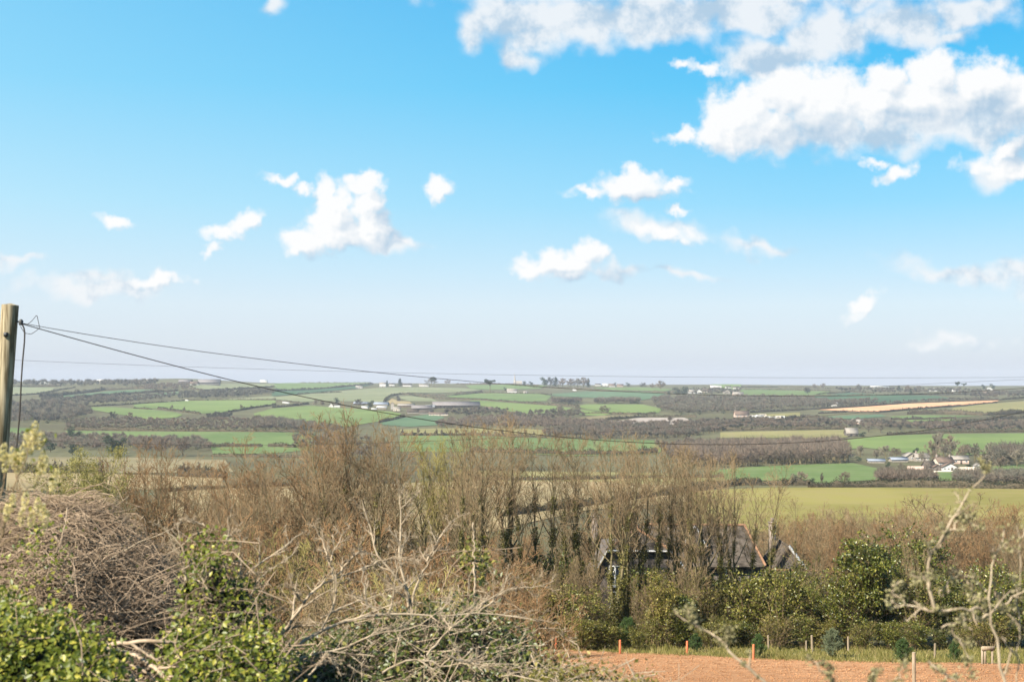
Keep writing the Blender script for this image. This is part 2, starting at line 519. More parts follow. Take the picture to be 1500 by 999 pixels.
M['far_dark'] = mat_leaf('dark_evergreen_leaves', [(0.022, 0.042, 0.025), (0.035, 0.06, 0.03), (0.055, 0.08, 0.035)], 0.7, 0.2, 0.1, inst=0.25)
M['far_hedge'] = mat_leaf('hedge_leaves', [(0.032, 0.042, 0.018), (0.055, 0.056, 0.028), (0.09, 0.08, 0.042)], 0.8, 0.1, 0.1, inst=0.15)
M['far_bare'] = mat_leaf('bare_hedge_twigs', [(0.065, 0.052, 0.033), (0.10, 0.08, 0.05), (0.15, 0.12, 0.08)], 0.9, 0.1, 0.0, inst=0.15)
M['wood_brown'] = mat_leaf('bare_wood_twigs', [(0.155, 0.125, 0.092), (0.195, 0.158, 0.117), (0.24, 0.197, 0.147)], 0.9, 0.1, 0.3, inst=0.1)
M['wood_pink'] = mat_leaf('rusty_wood_twigs', [(0.185, 0.138, 0.102), (0.235, 0.178, 0.132), (0.29, 0.225, 0.168)], 0.9, 0.1, 0.3, inst=0.1)
M['wood_grey'] = mat_leaf('grey_wood_twigs', [(0.147, 0.136, 0.10), (0.184, 0.167, 0.122), (0.23, 0.21, 0.154)], 0.9, 0.1, 0.3, inst=0.2)
M['crown_grey'] = mat_leaf('grey_bare_crown', [(0.16, 0.14, 0.10), (0.22, 0.19, 0.14), (0.29, 0.25, 0.18)], 0.9, 0.1, 0.0, inst=0.2)
M['crown_brown'] = mat_leaf('brown_bare_crown', [(0.16, 0.12, 0.085), (0.22, 0.17, 0.12), (0.28, 0.215, 0.155)], 0.9, 0.1, 0.0, inst=0.2)
M['wood_dark'] = mat_leaf('dark_wood_twigs', [(0.065, 0.066, 0.055), (0.085, 0.082, 0.065), (0.11, 0.105, 0.08)], 0.9, 0.1, 0.2, inst=0.1)
M['grass_blade'] = mat_leaf('verge_grass', [(0.15, 0.155, 0.032), (0.28, 0.24, 0.075), (0.44, 0.35, 0.16)], 0.7, 0.2, 0.35)
M['catkin'] = mat_leaf('catkin_fluff', [(0.62, 0.52, 0.20), (0.72, 0.63, 0.30), (0.78, 0.72, 0.50)], 0.8, 0.1, 0.35)
M['lichen'] = mat_leaf('lichen_tufts', [(0.20, 0.18, 0.08), (0.30, 0.27, 0.135), (0.42, 0.37, 0.23)], 0.9, 0.1, 0.2)
M['white_wall'] = mat_plain('white_render', (0.60, 0.575, 0.53), 0.85, 0.2, 0.05)
M['cream_wall'] = mat_plain('cream_render', (0.62, 0.53, 0.42), 0.85, 0.2, 0.08)
M['stone_wall'] = mat_plain('stone_walling', (0.34, 0.30, 0.255), 0.9, 0.2, 0.25, 1.5)
M['pink_wall'] = mat_plain('pink_render', (0.58, 0.42, 0.34), 0.85, 0.2, 0.08)
M['dark_wall'] = mat_plain('dark_cladding', (0.13, 0.11, 0.095), 0.85, 0.2, 0.25)
M['slate'] = mat_plain('slate_roofing', (0.085, 0.070, 0.056), 0.95, 0.05, 0.6, 1.6)
M['sheet'] = mat_plain('sheet_roofing', (0.21, 0.19, 0.185), 0.95, 0.05, 0.12, 0.3)
M['blue_sheet'] = mat_plain('blue_sheet_roofing', (0.27, 0.30, 0.35), 0.95, 0.05, 0.12, 0.3)
M['pale_roof'] = mat_plain('pale_roofing', (0.28, 0.25, 0.215), 0.95, 0.05, 0.18, 0.5)
M['brown_roof'] = mat_plain('brown_tile_roofing', (0.165, 0.12, 0.095), 0.95, 0.05, 0.2, 0.6)
M['glass'] = mat_plain('window_glass', (0.03, 0.035, 0.045), 0.08, 0.6, 0.1)
M['frame'] = mat_plain('white_window_paint', (0.78, 0.77, 0.74), 0.5, 0.4, 0.04)
M['fascia'] = mat_plain('white_fascia_paint', (0.55, 0.55, 0.54), 0.5, 0.4, 0.12)
M['ridge'] = mat_plain('orange_ridge_tile', (0.25, 0.14, 0.08), 0.85, 0.2, 0.25, 3.0)
M['chimney'] = mat_plain('chimney_brick', (0.25, 0.205, 0.17), 0.9, 0.2, 0.25, 3.0)
M['white_sheet'] = mat_plain('white_sheeting', (0.60, 0.59, 0.56), 0.95, 0.05, 0.04)


# ------------------------------------------------------------------ meshes
class MB:
    """collects vertices and faces (numpy) and links them as one mesh object"""
    def __init__(self):
        self.v, self.f, self.n = [], [], 0

    def add(self, v, f, mi=0):
        v = np.asarray(v, float).reshape(-1, 3)
        f = np.asarray(f, int)
        if len(v) == 0 or len(f) == 0:
            return self
        self.v.append(v)
        self.f.append((f + self.n, mi))
        self.n += len(v)
        return self

    def mesh(self, name, mats, smooth=False):
        me = bpy.data.meshes.new(name)
        v = np.concatenate(self.v)
        loops = np.concatenate([f.reshape(-1) for f, _ in self.f])
        tot = np.concatenate([np.full(len(f), f.shape[1]) for f, _ in self.f])
        mi = np.concatenate([np.full(len(f), k) for f, k in self.f])
        me.vertices.add(len(v))
        me.vertices.foreach_set('co', v.reshape(-1).astype(np.float32))
        me.loops.add(len(loops))
        me.loops.foreach_set('vertex_index', loops.astype(np.int32))
        me.polygons.add(len(tot))
        me.polygons.foreach_set('loop_start', (np.cumsum(tot) - tot).astype(np.int32))
        me.polygons.foreach_set('loop_total', tot.astype(np.int32))
        me.polygons.foreach_set('material_index', mi.astype(np.int32))
        if smooth:
            me.polygons.foreach_set('use_smooth', np.ones(len(tot), bool))
        for m in (mats if isinstance(mats, (list, tuple)) else [mats]):
            me.materials.append(m)
        me.update(calc_edges=True)
        me.validate()
        return me

    def obj(self, name, mats, parent=None, loc=None, smooth=False):
        return link(name, self.mesh(name, mats, smooth), parent, loc)


def link(name, data, parent=None, loc=None):
    o = bpy.data.objects.new(name, data)
    COL.objects.link(o)
    if parent is not None:
        o.parent = parent
    if loc is not None:
        o.location = loc
    return o


def tag(o, label=None, cat=None, group=None, kind=None):
    if label:
        o['label'] = label
    if cat:
        o['category'] = cat
    if group:
        o['group'] = group
    if kind:
        o['kind'] = kind
    return o


def thing(name, label, cat, loc=(0, 0, 0), rz=0.0, group=None):
    o = link(name, None)
    o.location = loc
    o.rotation_euler = (0, 0, rz)
    return tag(o, label, cat, group)


def norm(a):
    return a / np.maximum(np.linalg.norm(a, axis=-1, keepdims=True), 1e-9)


def tubes(P, R, sides=3):
    """P (n, k, 3) centre lines, R (n, k) radii -> vertices, quads"""
    P, R = np.asarray(P, float), np.asarray(R, float)
    n, k = P.shape[:2]
    T = norm(np.gradient(P, axis=1))
    mean = norm(P[:, -1] - P[:, 0])
    ref = np.where(np.abs(mean[:, 2:3]) > 0.8, np.array([[1.0, 0.2, 0]]), np.array([[0, 0.1, 1.0]]))[:, None, :]
    A = norm(np.cross(T, np.broadcast_to(ref, T.shape)))
    B = np.cross(T, A)
    ph = np.arange(sides) * 2 * PI / sides
    V = P[:, :, None, :] + R[:, :, None, None] * (np.cos(ph)[None, None, :, None] * A[:, :, None, :] + np.sin(ph)[None, None, :, None] * B[:, :, None, :])
    idx = np.arange(n * k * sides).reshape(n, k, sides)
    a = idx[:, :-1, :]
    b = np.roll(a, -1, axis=2)
    d = idx[:, 1:, :]
    c = np.roll(d, -1, axis=2)
    return V.reshape(-1, 3), np.stack([a, b, c, d], -1).reshape(-1, 4)


def leaves(C, size, rng, N=None, jit=0.6, aspect=0.62, up=0.0):
    """folded diamond leaves at centres C; N: preferred normals -> vertices, triangles"""
    n = len(C)
    nrm = rng.normal(size=(n, 3)) * jit
    if N is not None:
        nrm = nrm + N
    nrm[:, 2] += up
    nrm = norm(nrm)
    t = norm(np.cross(nrm, rng.normal(size=(n, 3))))
    s = np.cross(nrm, t)
    L = (np.asarray(size) * rng.uniform(0.65, 1.25, n))[:, None]
    fold = nrm * L * 0.12
    V = np.stack([C - t * L * 0.5, C + s * L * 0.5 * aspect + fold, C + t * L * 0.5, C - s * L * 0.5 * aspect + fold], 1)
    i = np.arange(n * 4).reshape(n, 4)
    return V.reshape(-1, 3), np.concatenate([i[:, [0, 1, 2]], i[:, [0, 2, 3]]])


def spikes(B, Tt, w, rng):
    """one long thin triangle from each base B to each tip Tt"""
    n = len(B)
    d = Tt - B
    s = norm(np.cross(d, rng.normal(size=(n, 3)))) * np.asarray(w).reshape(-1, 1) * 0.5
    V = np.stack([B - s, B + s, Tt], 1)
    return V.reshape(-1, 3), np.arange(n * 3).reshape(n, 3)


def grow(P, R, nchild, t0, t1, ang, ang_sd, lf, K, up, wob, rng, rf=0.6, tip=0.35, taper_len=0.5, rmin=0.0):
    """children along every parent line: P (n, k, 3), R (n, k)"""
    n, kp = P.shape[:2]
    t = t0 + (t1 - t0) * (np.arange(nchild)[None, :] + rng.uniform(0, 1, (n, nchild))) / nchild
    x = np.clip(t * (kp - 1), 0, kp - 1.001)
    i = x.astype(int)
    f = (x - i)[..., None]
    r = np.arange(n)[:, None]
    pos = P[r, i] * (1 - f) + P[r, i + 1] * f
    tan = norm(P[r, i + 1] - P[r, i])
    rad = (R[r, i] * (1 - f[..., 0]) + R[r, i + 1] * f[..., 0]) * rf
    L = np.linalg.norm(np.diff(P, axis=1), axis=-1).sum(1)[:, None] * lf * (1 - taper_len * (t - t0) / max(t1 - t0, 1e-6)) * rng.uniform(0.65, 1.25, (n, nchild))
    a = np.radians(ang + ang_sd * rng.normal(size=(n, nchild)))[..., None]
    az = (np.arange(nchild)[None, :] * 2.4 + rng.uniform(0, 2 * PI, (n, 1)) + rng.normal(size=(n, nchild)) * 0.5)[..., None]
    e1 = norm(np.cross(tan, np.array([0.13, 0.31, 0.94]) + 0 * tan))
    e2 = np.cross(tan, e1)
    d = norm(tan * np.cos(a) + (e1 * np.cos(az) + e2 * np.sin(az)) * np.sin(a))
    m = n * nchild
    p, d, L = pos.reshape(m, 3), d.reshape(m, 3), L.reshape(m, 1)
    pts = [p]
    for k in range(K - 1):
        d = norm(d + np.array([0, 0, up]) + wob * rng.normal(size=(m, 3)))
        p = p + d * L / (K - 1)
        pts.append(p)
    R2 = np.maximum(rad.reshape(m, 1) * np.linspace(1, tip, K)[None, :], rmin)
    return np.stack(pts, 1), R2


def line(pts, K):
    """resample a polyline to K points with a smooth curve"""
    p = np.asarray(pts, float)
    s = np.concatenate([[0], np.cumsum(np.linalg.norm(np.diff(p, axis=0), axis=1))])
    q = np.linspace(0, s[-1], K)
    lin_ = np.stack([np.interp(q, s, p[:, k]) for k in range(p.shape[1])], 1)
    for _ in range(2):
        lin_[1:-1] = 0.25 * lin_[:-2] + 0.5 * lin_[1:-1] + 0.25 * lin_[2:]
    return lin_


def box(mb, x0, x1, y0, y1, z0, z1, mi=0):
    v = [(x, y, z) for z in (z0, z1) for y in (y0, y1) for x in (x0, x1)]
    f = [(0, 2, 3, 1), (4, 5, 7, 6), (0, 1, 5, 4), (2, 6, 7, 3), (0, 4, 6, 2), (1, 3, 7, 5)]
    return mb.add(v, f, mi)


def prism(mb, poly, d0, d1, axis='y', mi=0):
    """a convex outline in x-z (axis y) or y-z (axis x), drawn out from d0 to d1"""
    n = len(poly)
    put = (lambda a, z, d: (a, d, z)) if axis == 'y' else (lambda a, z, d: (d, a, z))
    v = [put(a, z, d) for d in (d0, d1) for a, z in poly]
    mb.add(v, [(k, (k + 1) % n, n + (k + 1) % n, n + k) for k in range(n)], mi)
    for ring in (list(range(n))[::-1], list(range(n, 2 * n))):
        mb.add(np.array(v), [(ring[0], ring[k], ring[k + 1]) for k in range(1, n - 1)], mi)
    return mb


def slab(mb, quad, th, mi=0):
    """a sloping slab: four corners of the top, thickness th along the normal"""
    q = np.asarray(quad, float)
    nn = norm(np.cross(q[1] - q[0], q[3] - q[0]))
    v = np.concatenate([q, q - nn * th])
    return mb.add(v, [(0, 1, 2, 3), (7, 6, 5, 4), (0, 4, 5, 1), (1, 5, 6, 2), (2, 6, 7, 3), (3, 7, 4, 0)], mi)


# ------------------------------------------------------------------ the lie of the land
PROFILE = [(-200, -1.0), (-40, -1.6), (0, -2.6), (6, -2.95), (12, -3.5), (16, -4.3), (20, -5.2), (30, -7.4), (40, -9.4), (60, -12.9), (80, -15.25), (100, -17.6),
           (150, -22.4), (220, -28.0), (300, -32.6), (400, -37.5), (500, -41.0), (650, -45.0), (800, -47.5), (1000, -49.0), (1300, -48.6), (1700, -44.5),
           (2200, -37.0), (2800, -28.0), (3400, -19.8), (3800, -16.8), (4200, -17.5), (4800, -24.0), (6000, -45), (9000, -110), (16000, -240), (40000, -700)]
_y = np.array([p[0] for p in PROFILE], float)
_z = np.array([p[1] for p in PROFILE], float)
_s = np.sign(_y) * np.log1p(np.abs(_y) / 20)
_m = np.gradient(_z, _s)
_ss = np.linspace(_s[0], _s[-1], 6000)
_i = np.clip(np.searchsorted(_s, _ss) - 1, 0, len(_s) - 2)
_h = _s[_i + 1] - _s[_i]
_t = (_ss - _s[_i]) / _h
_zz = (2 * _t**3 - 3 * _t**2 + 1) * _z[_i] + (_t**3 - 2 * _t**2 + _t) * _h * _m[_i] + (-2 * _t**3 + 3 * _t**2) * _z[_i + 1] + (_t**3 - _t**2) * _h * _m[_i + 1]


def ground(x, y):
    x, y = np.asarray(x, float), np.asarray(y, float)
    z = np.interp(np.sign(y) * np.log1p(np.abs(y) / 20), _ss, _zz)
    u = x / np.maximum(y, 60)
    far = np.clip((y - 2300) / 1300, 0, 1)
    far = far * far * (3 - 2 * far)
    z = z + far * (13 * np.exp(-((u + 0.235) / 0.045) ** 2) + 5 / (1 + np.exp((u + 0.27) / 0.02)) - 7 / (1 + np.exp(-(u - 0.13) / 0.05)) - 3 * np.exp(-((u - 0.05) / 0.05) ** 2))
    mid = np.clip((y - 500) / 900, 0, 1) * np.clip((5000 - y) / 2000, 0, 1)
    z = z + mid * (1.5 * np.sin(x / 190 + 0.8) * np.sin(y / 240 + x / 900) + 1.0 * np.sin(x / 83 + y / 131))
    near = np.clip((120 - y) / 60, 0, 1) * np.clip((y - 4) / 20, 0, 1)
    return z + near * 0.10 * np.sin(x / 3.1 + 0.6) * np.sin(y / 4.7)


_cp, _sp = math.cos(PITCH), math.sin(PITCH)


def ray(px_, py_):
    """direction through a place of the photograph, scaled so that its y is 1"""
    a = (np.asarray(px_, float) - CX) / F_PX
    b = (CY - np.asarray(py_, float)) / F_PX
    y = _cp - b * _sp
    return a / y, (_sp + b * _cp) / y


def at(px_, py_, Y):
    a, c = ray(px_, py_)
    return np.stack([a * Y, np.broadcast_to(Y, np.shape(a)) * 1.0, c * Y], -1)


_YS = np.geomspace(14, 4100, 1500)


def land(px_, py_):
    """where the line of sight meets the ground"""
    px_, py_ = np.atleast_1d(np.asarray(px_, float)), np.atleast_1d(np.asarray(py_, float))
    a, c = ray(px_, py_)
    d = c[:, None] * _YS[None] - ground(a[:, None] * _YS[None], np.broadcast_to(_YS[None], (len(a), len(_YS))))
    hit = d <= 0
    k = np.where(hit.any(1), hit.argmax(1), len(_YS) - 1)
    k = np.maximum(k, 1)
    r = np.arange(len(a))
    d0, d1 = d[r, k - 1], d[r, k]
    t = np.clip(d0 / np.where(np.abs(d0 - d1) < 1e-9, 1, d0 - d1), 0, 1)
    Y = _YS[k - 1] + (_YS[k] - _YS[k - 1]) * t
    X = a * Y
    return np.stack([X, Y, ground(X, Y)], -1)


def build_ground():
    s = np.concatenate([np.linspace(-60, 20, 30)[:-1], np.geomspace(20, 40000, 330)])
    u = np.linspace(-1, 1, 181)
    u = np.sign(u) * np.abs(u) ** 1.25
    w = np.maximum(s, 0) * 0.85 + 40
    X = u[None] * w[:, None]
    Y = np.broadcast_to(s[:, None], X.shape)
    V = np.stack([X, Y, ground(X, Y)], -1)
    n, k = X.shape
    i = np.arange(n * k).reshape(n, k)
    f = np.stack([i[:-1, :-1], i[:-1, 1:], i[1:, 1:], i[1:, :-1]], -1).reshape(-1, 4)
    o = MB().add(V, f).obj('ground', M['land'], smooth=True)
    tag(o, 'rough winter land of the valley and the far ridge', 'ground', kind='structure')


build_ground()

FIELD_N = [0]


def field_sheet(name, kind, poly, label, lift=None):
    """a field: an outline over the land, filled with a mesh that follows the ground"""
    P = []
    for (x0, y0), (x1, y1) in zip(poly, poly[1:] + poly[:1]):
        n = max(1, int(math.hypot(x1 - x0, (y1 - y0) * 3) / 7))
        for k in range(n):
            P.append((x0 + (x1 - x0) * k / n, y0 + (y1 - y0) * k / n))
    nb = len(P)
    xs, ys = [p[0] for p in P], [p[1] for p in P]
    gx = np.arange(min(xs), max(xs), 12)
    gy = np.arange(min(ys), max(ys), 2.2 if max(ys) < 800 else 6)
    inner = [(x, y) for x in gx for y in gy]
    sc = 3.0
    vs = [Vector((x, y * sc)) for x, y in P + inner]
    r = geometry.delaunay_2d_cdt(vs, [], [list(range(nb))], 1, 1e-4)
    q = np.array([(v.x, v.y / sc) for v in r[0]])
    tri = np.array([f for f in r[2] if len(f) == 3])
    W_ = land(q[:, 0], q[:, 1])
    FIELD_N[0] += 1
    W_[:, 2] += (0.05 + 0.00028 * W_[:, 1] + 0.004 * (FIELD_N[0] % 7)) if lift is None else lift
    a, b, c = W_[tri[:, 0]], W_[tri[:, 1]], W_[tri[:, 2]]
    flip = np.cross(b - a, c - a)[:, 2] < 0
    tri[flip] = tri[flip][:, ::-1]
    o = MB().add(W_, tri).obj(name, M[kind] if kind in M else M['f_' + kind], smooth=True)
    tag(o, label, 'field', kind='structure')
    return o

# ------------------------------------------------------------------ fields of the valley, far to near
FIELDS = [
    ('pale', [(10, 567), (80, 568.5), (76, 573), (55, 577), (10, 579)], 'pale green field under the far white greenhouse'),
    ('teal', [(66, 581.5), (110, 579), (160, 573.5), (190, 572), (230, 571), (232, 573), (180, 575.5), (130, 581), (85, 583.5)], 'thin curved green field between two dark belts of trees'),
    ('teal', [(200, 579), (232, 576.5), (270, 573.5), (256, 579), (225, 582), (196, 584)], 'blue-green strip of field against the dark wood'),
    ('pale', [(278, 564.5), (330, 562.8), (402, 562.5), (402, 566), (370, 568), (330, 570), (296, 571), (276, 568)], 'pale green field below the grey sheds on the ridge'),
    ('bright', [(196, 593), (275, 587.5), (340, 586.6), (404, 586.8), (404, 594), (341, 601), (320, 605.5), (293, 606), (260, 602), (233, 598.6), (196, 598.6)], 'wide green field with a V-shaped lower hedge'),
    ('bright', [(126, 597), (165, 596.8), (200, 599.5), (222, 600.5), (256, 604.5), (268, 608), (258, 612), (218, 614.5), (200, 611.5), (160, 605), (140, 602)], 'long green field above the brown scrub'),
    ('pale', [(326, 585), (400, 581), (404, 586), (330, 586.4)], 'thin pale strip of field above the wide green field'),
    ('green', [(96, 631.5), (200, 632.5), (400, 633.5), (462, 634.5), (452, 660), (400, 664.5), (312, 665.5), (308, 652), (250, 645), (150, 640), (98, 638)], 'level green field below the long dark hedge'),
    ('green', [(4, 627.5), (46, 627.5), (42, 637.5), (4, 638)], 'small green field beside the telegraph pole'),
    ('straw', [(-40, 670), (150, 670), (330, 674), (342, 692), (150, 694), (-40, 691)], 'dull olive field in front of the row of thin trees'),
    ('tan', [(-60, 692), (150, 694), (326, 700), (326, 714.5), (150, 719), (-60, 719)], 'straw-coloured field beyond the pale willow'),
    ('tan', [(240, 721), (330, 716), (420, 713), (700, 705), (860, 705), (1010, 712), (1010, 735), (860, 748), (700, 782), (480, 800), (240, 790)], 'olive-yellow field behind the bare trees'),
    ('olive', [(700, 690), (960, 693), (1112, 708), (1000, 712), (860, 706), (700, 706)], 'olive field above the diagonal hedge'),
    ('yellow', [(1000, 722), (1060, 717), (1130, 714.5), (1300, 714.8), (1520, 717), (1520, 775), (1300, 782), (1000, 785)], 'broad yellow-green pasture in front of the hamlet'),
    ('green', [(1040, 690), (1100, 684.5), (1200, 679.8), (1250, 678.8), (1284, 686), (1288, 703), (1200, 708.5), (1100, 709), (1040, 706)], 'green field below the plantation'),
    ('green', [(1372, 691), (1402, 691), (1402, 707), (1375, 707)], 'green paddock in front of the white conservatory'),
    ('green', [(1455, 683.5), (1510, 680), (1510, 696), (1450, 693)], 'green field beside the round grey tree'),
    ('bright', [(1206, 650), (1270, 640.5), (1340, 637), (1520, 634.8), (1520, 660), (1400, 668), (1330, 664), (1265, 656), (1226, 661)], 'bright green field behind the hamlet'),
    ('olive', [(1055, 634), (1100, 632.6), (1242, 630), (1242, 640.5), (1210, 644), (1150, 642), (1055, 642)], 'green and tawny strip beside the lone barn'),
    ('orange', [(1198, 600.8), (1260, 596.8), (1330, 591.8), (1400, 589.2), (1464, 587), (1456, 590), (1400, 594.6), (1330, 600), (1275, 604.2), (1240, 602.2)], 'long ploughed orange field on the far slope'),
    ('green', [(1303, 610.5), (1340, 608.5), (1436, 609.5), (1380, 613), (1310, 614)], 'narrow green field below the orange field'),
    ('bright', [(1322, 615.5), (1398, 614.5), (1384, 620.5), (1326, 620)], 'small bright field under the narrow green one'),
    ('olive', [(1396, 598), (1440, 592.5), (1510, 587.5), (1510, 601), (1440, 607.5), (1392, 605)], 'olive hillside field beside the orange field'),
    ('green', [(1085, 571.6), (1112, 571.2), (1216, 573.8), (1210, 579), (1100, 579.8), (1085, 579.4)], 'green field on the far crest beyond the grey wood'),
    ('dark', [(1186, 582), (1204, 579.4), (1245, 575.6), (1300, 579), (1372, 580.4), (1392, 584), (1300, 590), (1216, 586)], 'dark green field above the orange field'),
    ('teal', [(1210, 610.5), (1290, 607.5), (1300, 610.5), (1250, 614), (1212, 614)], 'small blue-green field beneath the orange field'),
    ('olive', [(1120, 607.5), (1172, 604.5), (1172, 610.5), (1126, 612.5)], 'yellowish paddock beside the pale caravans'),
    ('green', [(400, 562.4), (440, 560.6), (545, 560), (546, 562.4), (500, 565.6), (450, 571), (410, 572), (398, 567)], 'green field on the skyline left of the white houses'),
    ('dark', [(398, 574), (450, 571.6), (520, 566), (546, 563.6), (520, 569.6), (450, 576.6), (398, 581)], 'dark green field below the skyline field'),
    ('pale', [(398, 582.5), (440, 578.6), (490, 573.6), (550, 569), (600, 568), (680, 568.6), (706, 572.2), (670, 575), (640, 576.4), (600, 575.6), (580, 577.8), (566, 587.4), (556, 591), (520, 588.6), (470, 587.8), (440, 590), (398, 586)], 'large pale green field above the farm'),
    ('bright', [(372, 606), (400, 598.8), (455, 594.6), (490, 597.6), (530, 599.8), (572, 603.4), (588, 606.4), (578, 613.4), (530, 622), (500, 627), (460, 621), (420, 612.6), (372, 611)], 'bright green field in front of the white farmhouse'),
    ('teal', [(590, 612.6), (625, 607.8), (650, 610.4), (650, 622.6), (600, 625.6), (562, 623), (556, 620)], 'blue-green field below the farmyard'),
    ('tan', [(564, 592.4), (574, 584), (584, 588), (600, 588.6), (606, 593.6)], 'bare tan mound behind the farm sheds'),
    ('pale', [(585, 581.4), (600, 580), (632, 584), (642, 588.6), (600, 588.2), (588, 585)], 'small pale field above the bare mound'),
    ('green', [(650, 578.4), (720, 576.4), (790, 577.4), (808, 580.4), (800, 588), (760, 588.4), (700, 584.4), (660, 582.4)], 'green field behind the long barn'),
    ('bright', [(688, 587.4), (700, 586.8), (760, 591.4), (815, 595.4), (860, 601.4), (896, 606.4), (880, 610.4), (840, 607), (800, 607.8), (760, 605.8), (730, 598.8), (704, 594.4)], 'bright green field to the side of the long barn'),
    ('green', [(682, 564.8), (760, 563.4), (802, 565.6), (790, 570), (720, 571.4), (690, 570.4)], 'green field on the skyline beside the lone pine'),
    ('green', [(868, 568.4), (940, 567.6), (986, 570.4), (976, 573.6), (900, 572.4)], 'green field on the skyline below the pink houses'),
    ('teal', [(800, 578.4), (860, 573.8), (935, 574.4), (976, 576.6), (956, 584), (930, 588), (880, 583.6), (815, 580.8)], 'blue-green field between the hillside copses'),
    ('bright', [(842, 595.4), (860, 592.6), (900, 592.6), (942, 593), (970, 599.4), (965, 605), (930, 606.4), (895, 604.6), (862, 600.6)], 'bright green field below the hillside copses'),
    ('straw', [(848, 612.4), (880, 609.4), (936, 608.4), (925, 611.6), (868, 617.2)], 'grey-green strip above the white shed'),
    ('olive', [(586, 629.4), (650, 627.8), (770, 628.4), (794, 630.4), (794, 641), (700, 636.4), (586, 637.4)], 'pale olive strip behind the row of thin trees'),
    ('green', [(586, 638.6), (700, 638.6), (800, 642.4), (962, 645.4), (974, 658), (962, 665), (840, 668.4), (700, 662), (586, 662)], 'level green field behind the bare tree tops'),
    ('yard', [(902, 617.4), (935, 612.4), (1002, 612.2), (1012, 616), (990, 622.4), (940, 622.6)], 'pale stone yard beside the white shed'),
    ('bright', [(1040, 562.5), (1086, 563.5), (1086, 571), (1060, 570)], 'small green field on the far crest'),
    ('olive', [(770, 629.6), (794, 630.6), (800, 641), (768, 640.6)], 'bright patch of field beside the brown wood'),
]
for kind, poly, lab in FIELDS:
    nm = 'ploughed_field' if kind == 'orange' else 'yard' if kind == 'yard' else 'pasture' if kind in ('olive', 'yellow', 'straw', 'tan') else 'green_field'
    field_sheet(nm, kind, poly, lab)

field_sheet('soil_field', 'soil', [(690, 944), (770, 947), (830, 952.5), (900, 957), (1000, 960.5), (1100, 966), (1200, 969), (1300, 971.5), (1400, 972.5), (1560, 976), (1600, 1120), (1000, 1120), (700, 1060), (560, 1000)],
            'red-brown ploughed soil below the tree belt', lift=0.10)
field_sheet('grass_verge', 'verge', [(640, 930), (770, 934), (900, 938), (1100, 944), (1300, 948), (1600, 952), (1600, 980), (1400, 974), (1300, 973), (1200, 970.5), (1100, 967.5), (1000, 962), (900, 958.5), (830, 954), (770, 948.5), (640, 945)],
            'strip of tawny grass between soil and trees', lift=0.05)


# ------------------------------------------------------------------ hedges
def hedge(label, pts, h=2.4, w=2.2, kind='far_hedge', dens=1.0, name='hedgerow', bare=0.25, ragged=0.35, cat='hedge', group=None):
    rng = np.random.default_rng(abs(hash_text(label)) % 2**31)
    base = land([p[0] for p in pts], [p[1] for p in pts])
    L = np.linalg.norm(np.diff(base[:, :2], axis=0), axis=1).sum()
    k = int(np.clip(L / (0.8 * h), 5, 260))
    c = line(base[:, :2], k)
    z = ground(c[:, 0], c[:, 1])
    D = max(30.0, float(c[:, 1].mean()))
    s = max(0.22, D * 0.00062)
    n = int(np.clip(L * h / (s * s) * 1.5 * dens, 150, 9000))
    hh = h * (0.8 + ragged * np.convolve(rng.normal(size=k + 8), np.ones(5) / 5, 'same')[4:-4] + ragged * 0.35 * rng.normal(size=k))
    hh = np.maximum(hh, 0.45 * h)
    t = norm(np.gradient(c, axis=0))
    side = np.stack([-t[:, 1], t[:, 0]], 1)
    mb = MB()
    prof = [(-0.36, 0.0), (-0.42, 0.45), (-0.22, 0.78), (0.22, 0.78), (0.42, 0.45), (0.36, 0.0)]
    V = np.zeros((k, 6, 3))
    for j, (a, b) in enumerate(prof):
        a_ = a * w * rng.uniform(0.75, 1.2, k)
        V[:, j, :2] = c + side * a_[:, None]
        V[:, j, 2] = z - 0.1 + b * hh * rng.uniform(0.85, 1.1, k)
    i = np.arange(k * 6).reshape(k, 6)
    f = np.stack([i[:-1, :-1], i[1:, :-1], i[1:, 1:], i[:-1, 1:]], -1).reshape(-1, 4)
    mb.add(V, f, 1)
    q = rng.uniform(0, k - 1.001, n)
    a = q.astype(int)
    fr = (q - a)[:, None]
    cc = c[a] * (1 - fr) + c[a + 1] * fr
    top = hh[a] * (1 - fr[:, 0]) + hh[a + 1] * fr[:, 0]
    ang = rng.uniform(0, PI, n)
    off = np.cos(ang) * w * 0.5 * rng.uniform(0.75, 1.1, n)
    up = (0.12 + 0.88 * np.sin(ang)) * top * rng.uniform(0.75, 1.08, n)
    C = np.stack([cc[:, 0] + side[a, 0] * off, cc[:, 1] + side[a, 1] * off, z[a] + up], -1)
    nl = int(n * (1 - bare))
    v, f = leaves(C[:nl], s * 1.5, rng)
    mb.add(v, f, 0)
    if bare > 0:
        B = C[nl:].copy()
        B[:, 2] -= 0.25 * h
        T = C[nl:] + np.stack([rng.normal(size=n - nl) * 0.2 * h, rng.normal(size=n - nl) * 0.2 * h, rng.uniform(0.0, 0.32, n - nl) * h], -1)
        v, f = spikes(B, T, s * 0.7, rng)
        mb.add(v, f, 1)
    o = mb.obj(name, [M[kind], M['far_bare']])
    return tag(o, label, cat, group)


def hash_text(s):
    h = 7
    for ch in s:
        h = (h * 131 + ord(ch)) % 2147483647
    return h


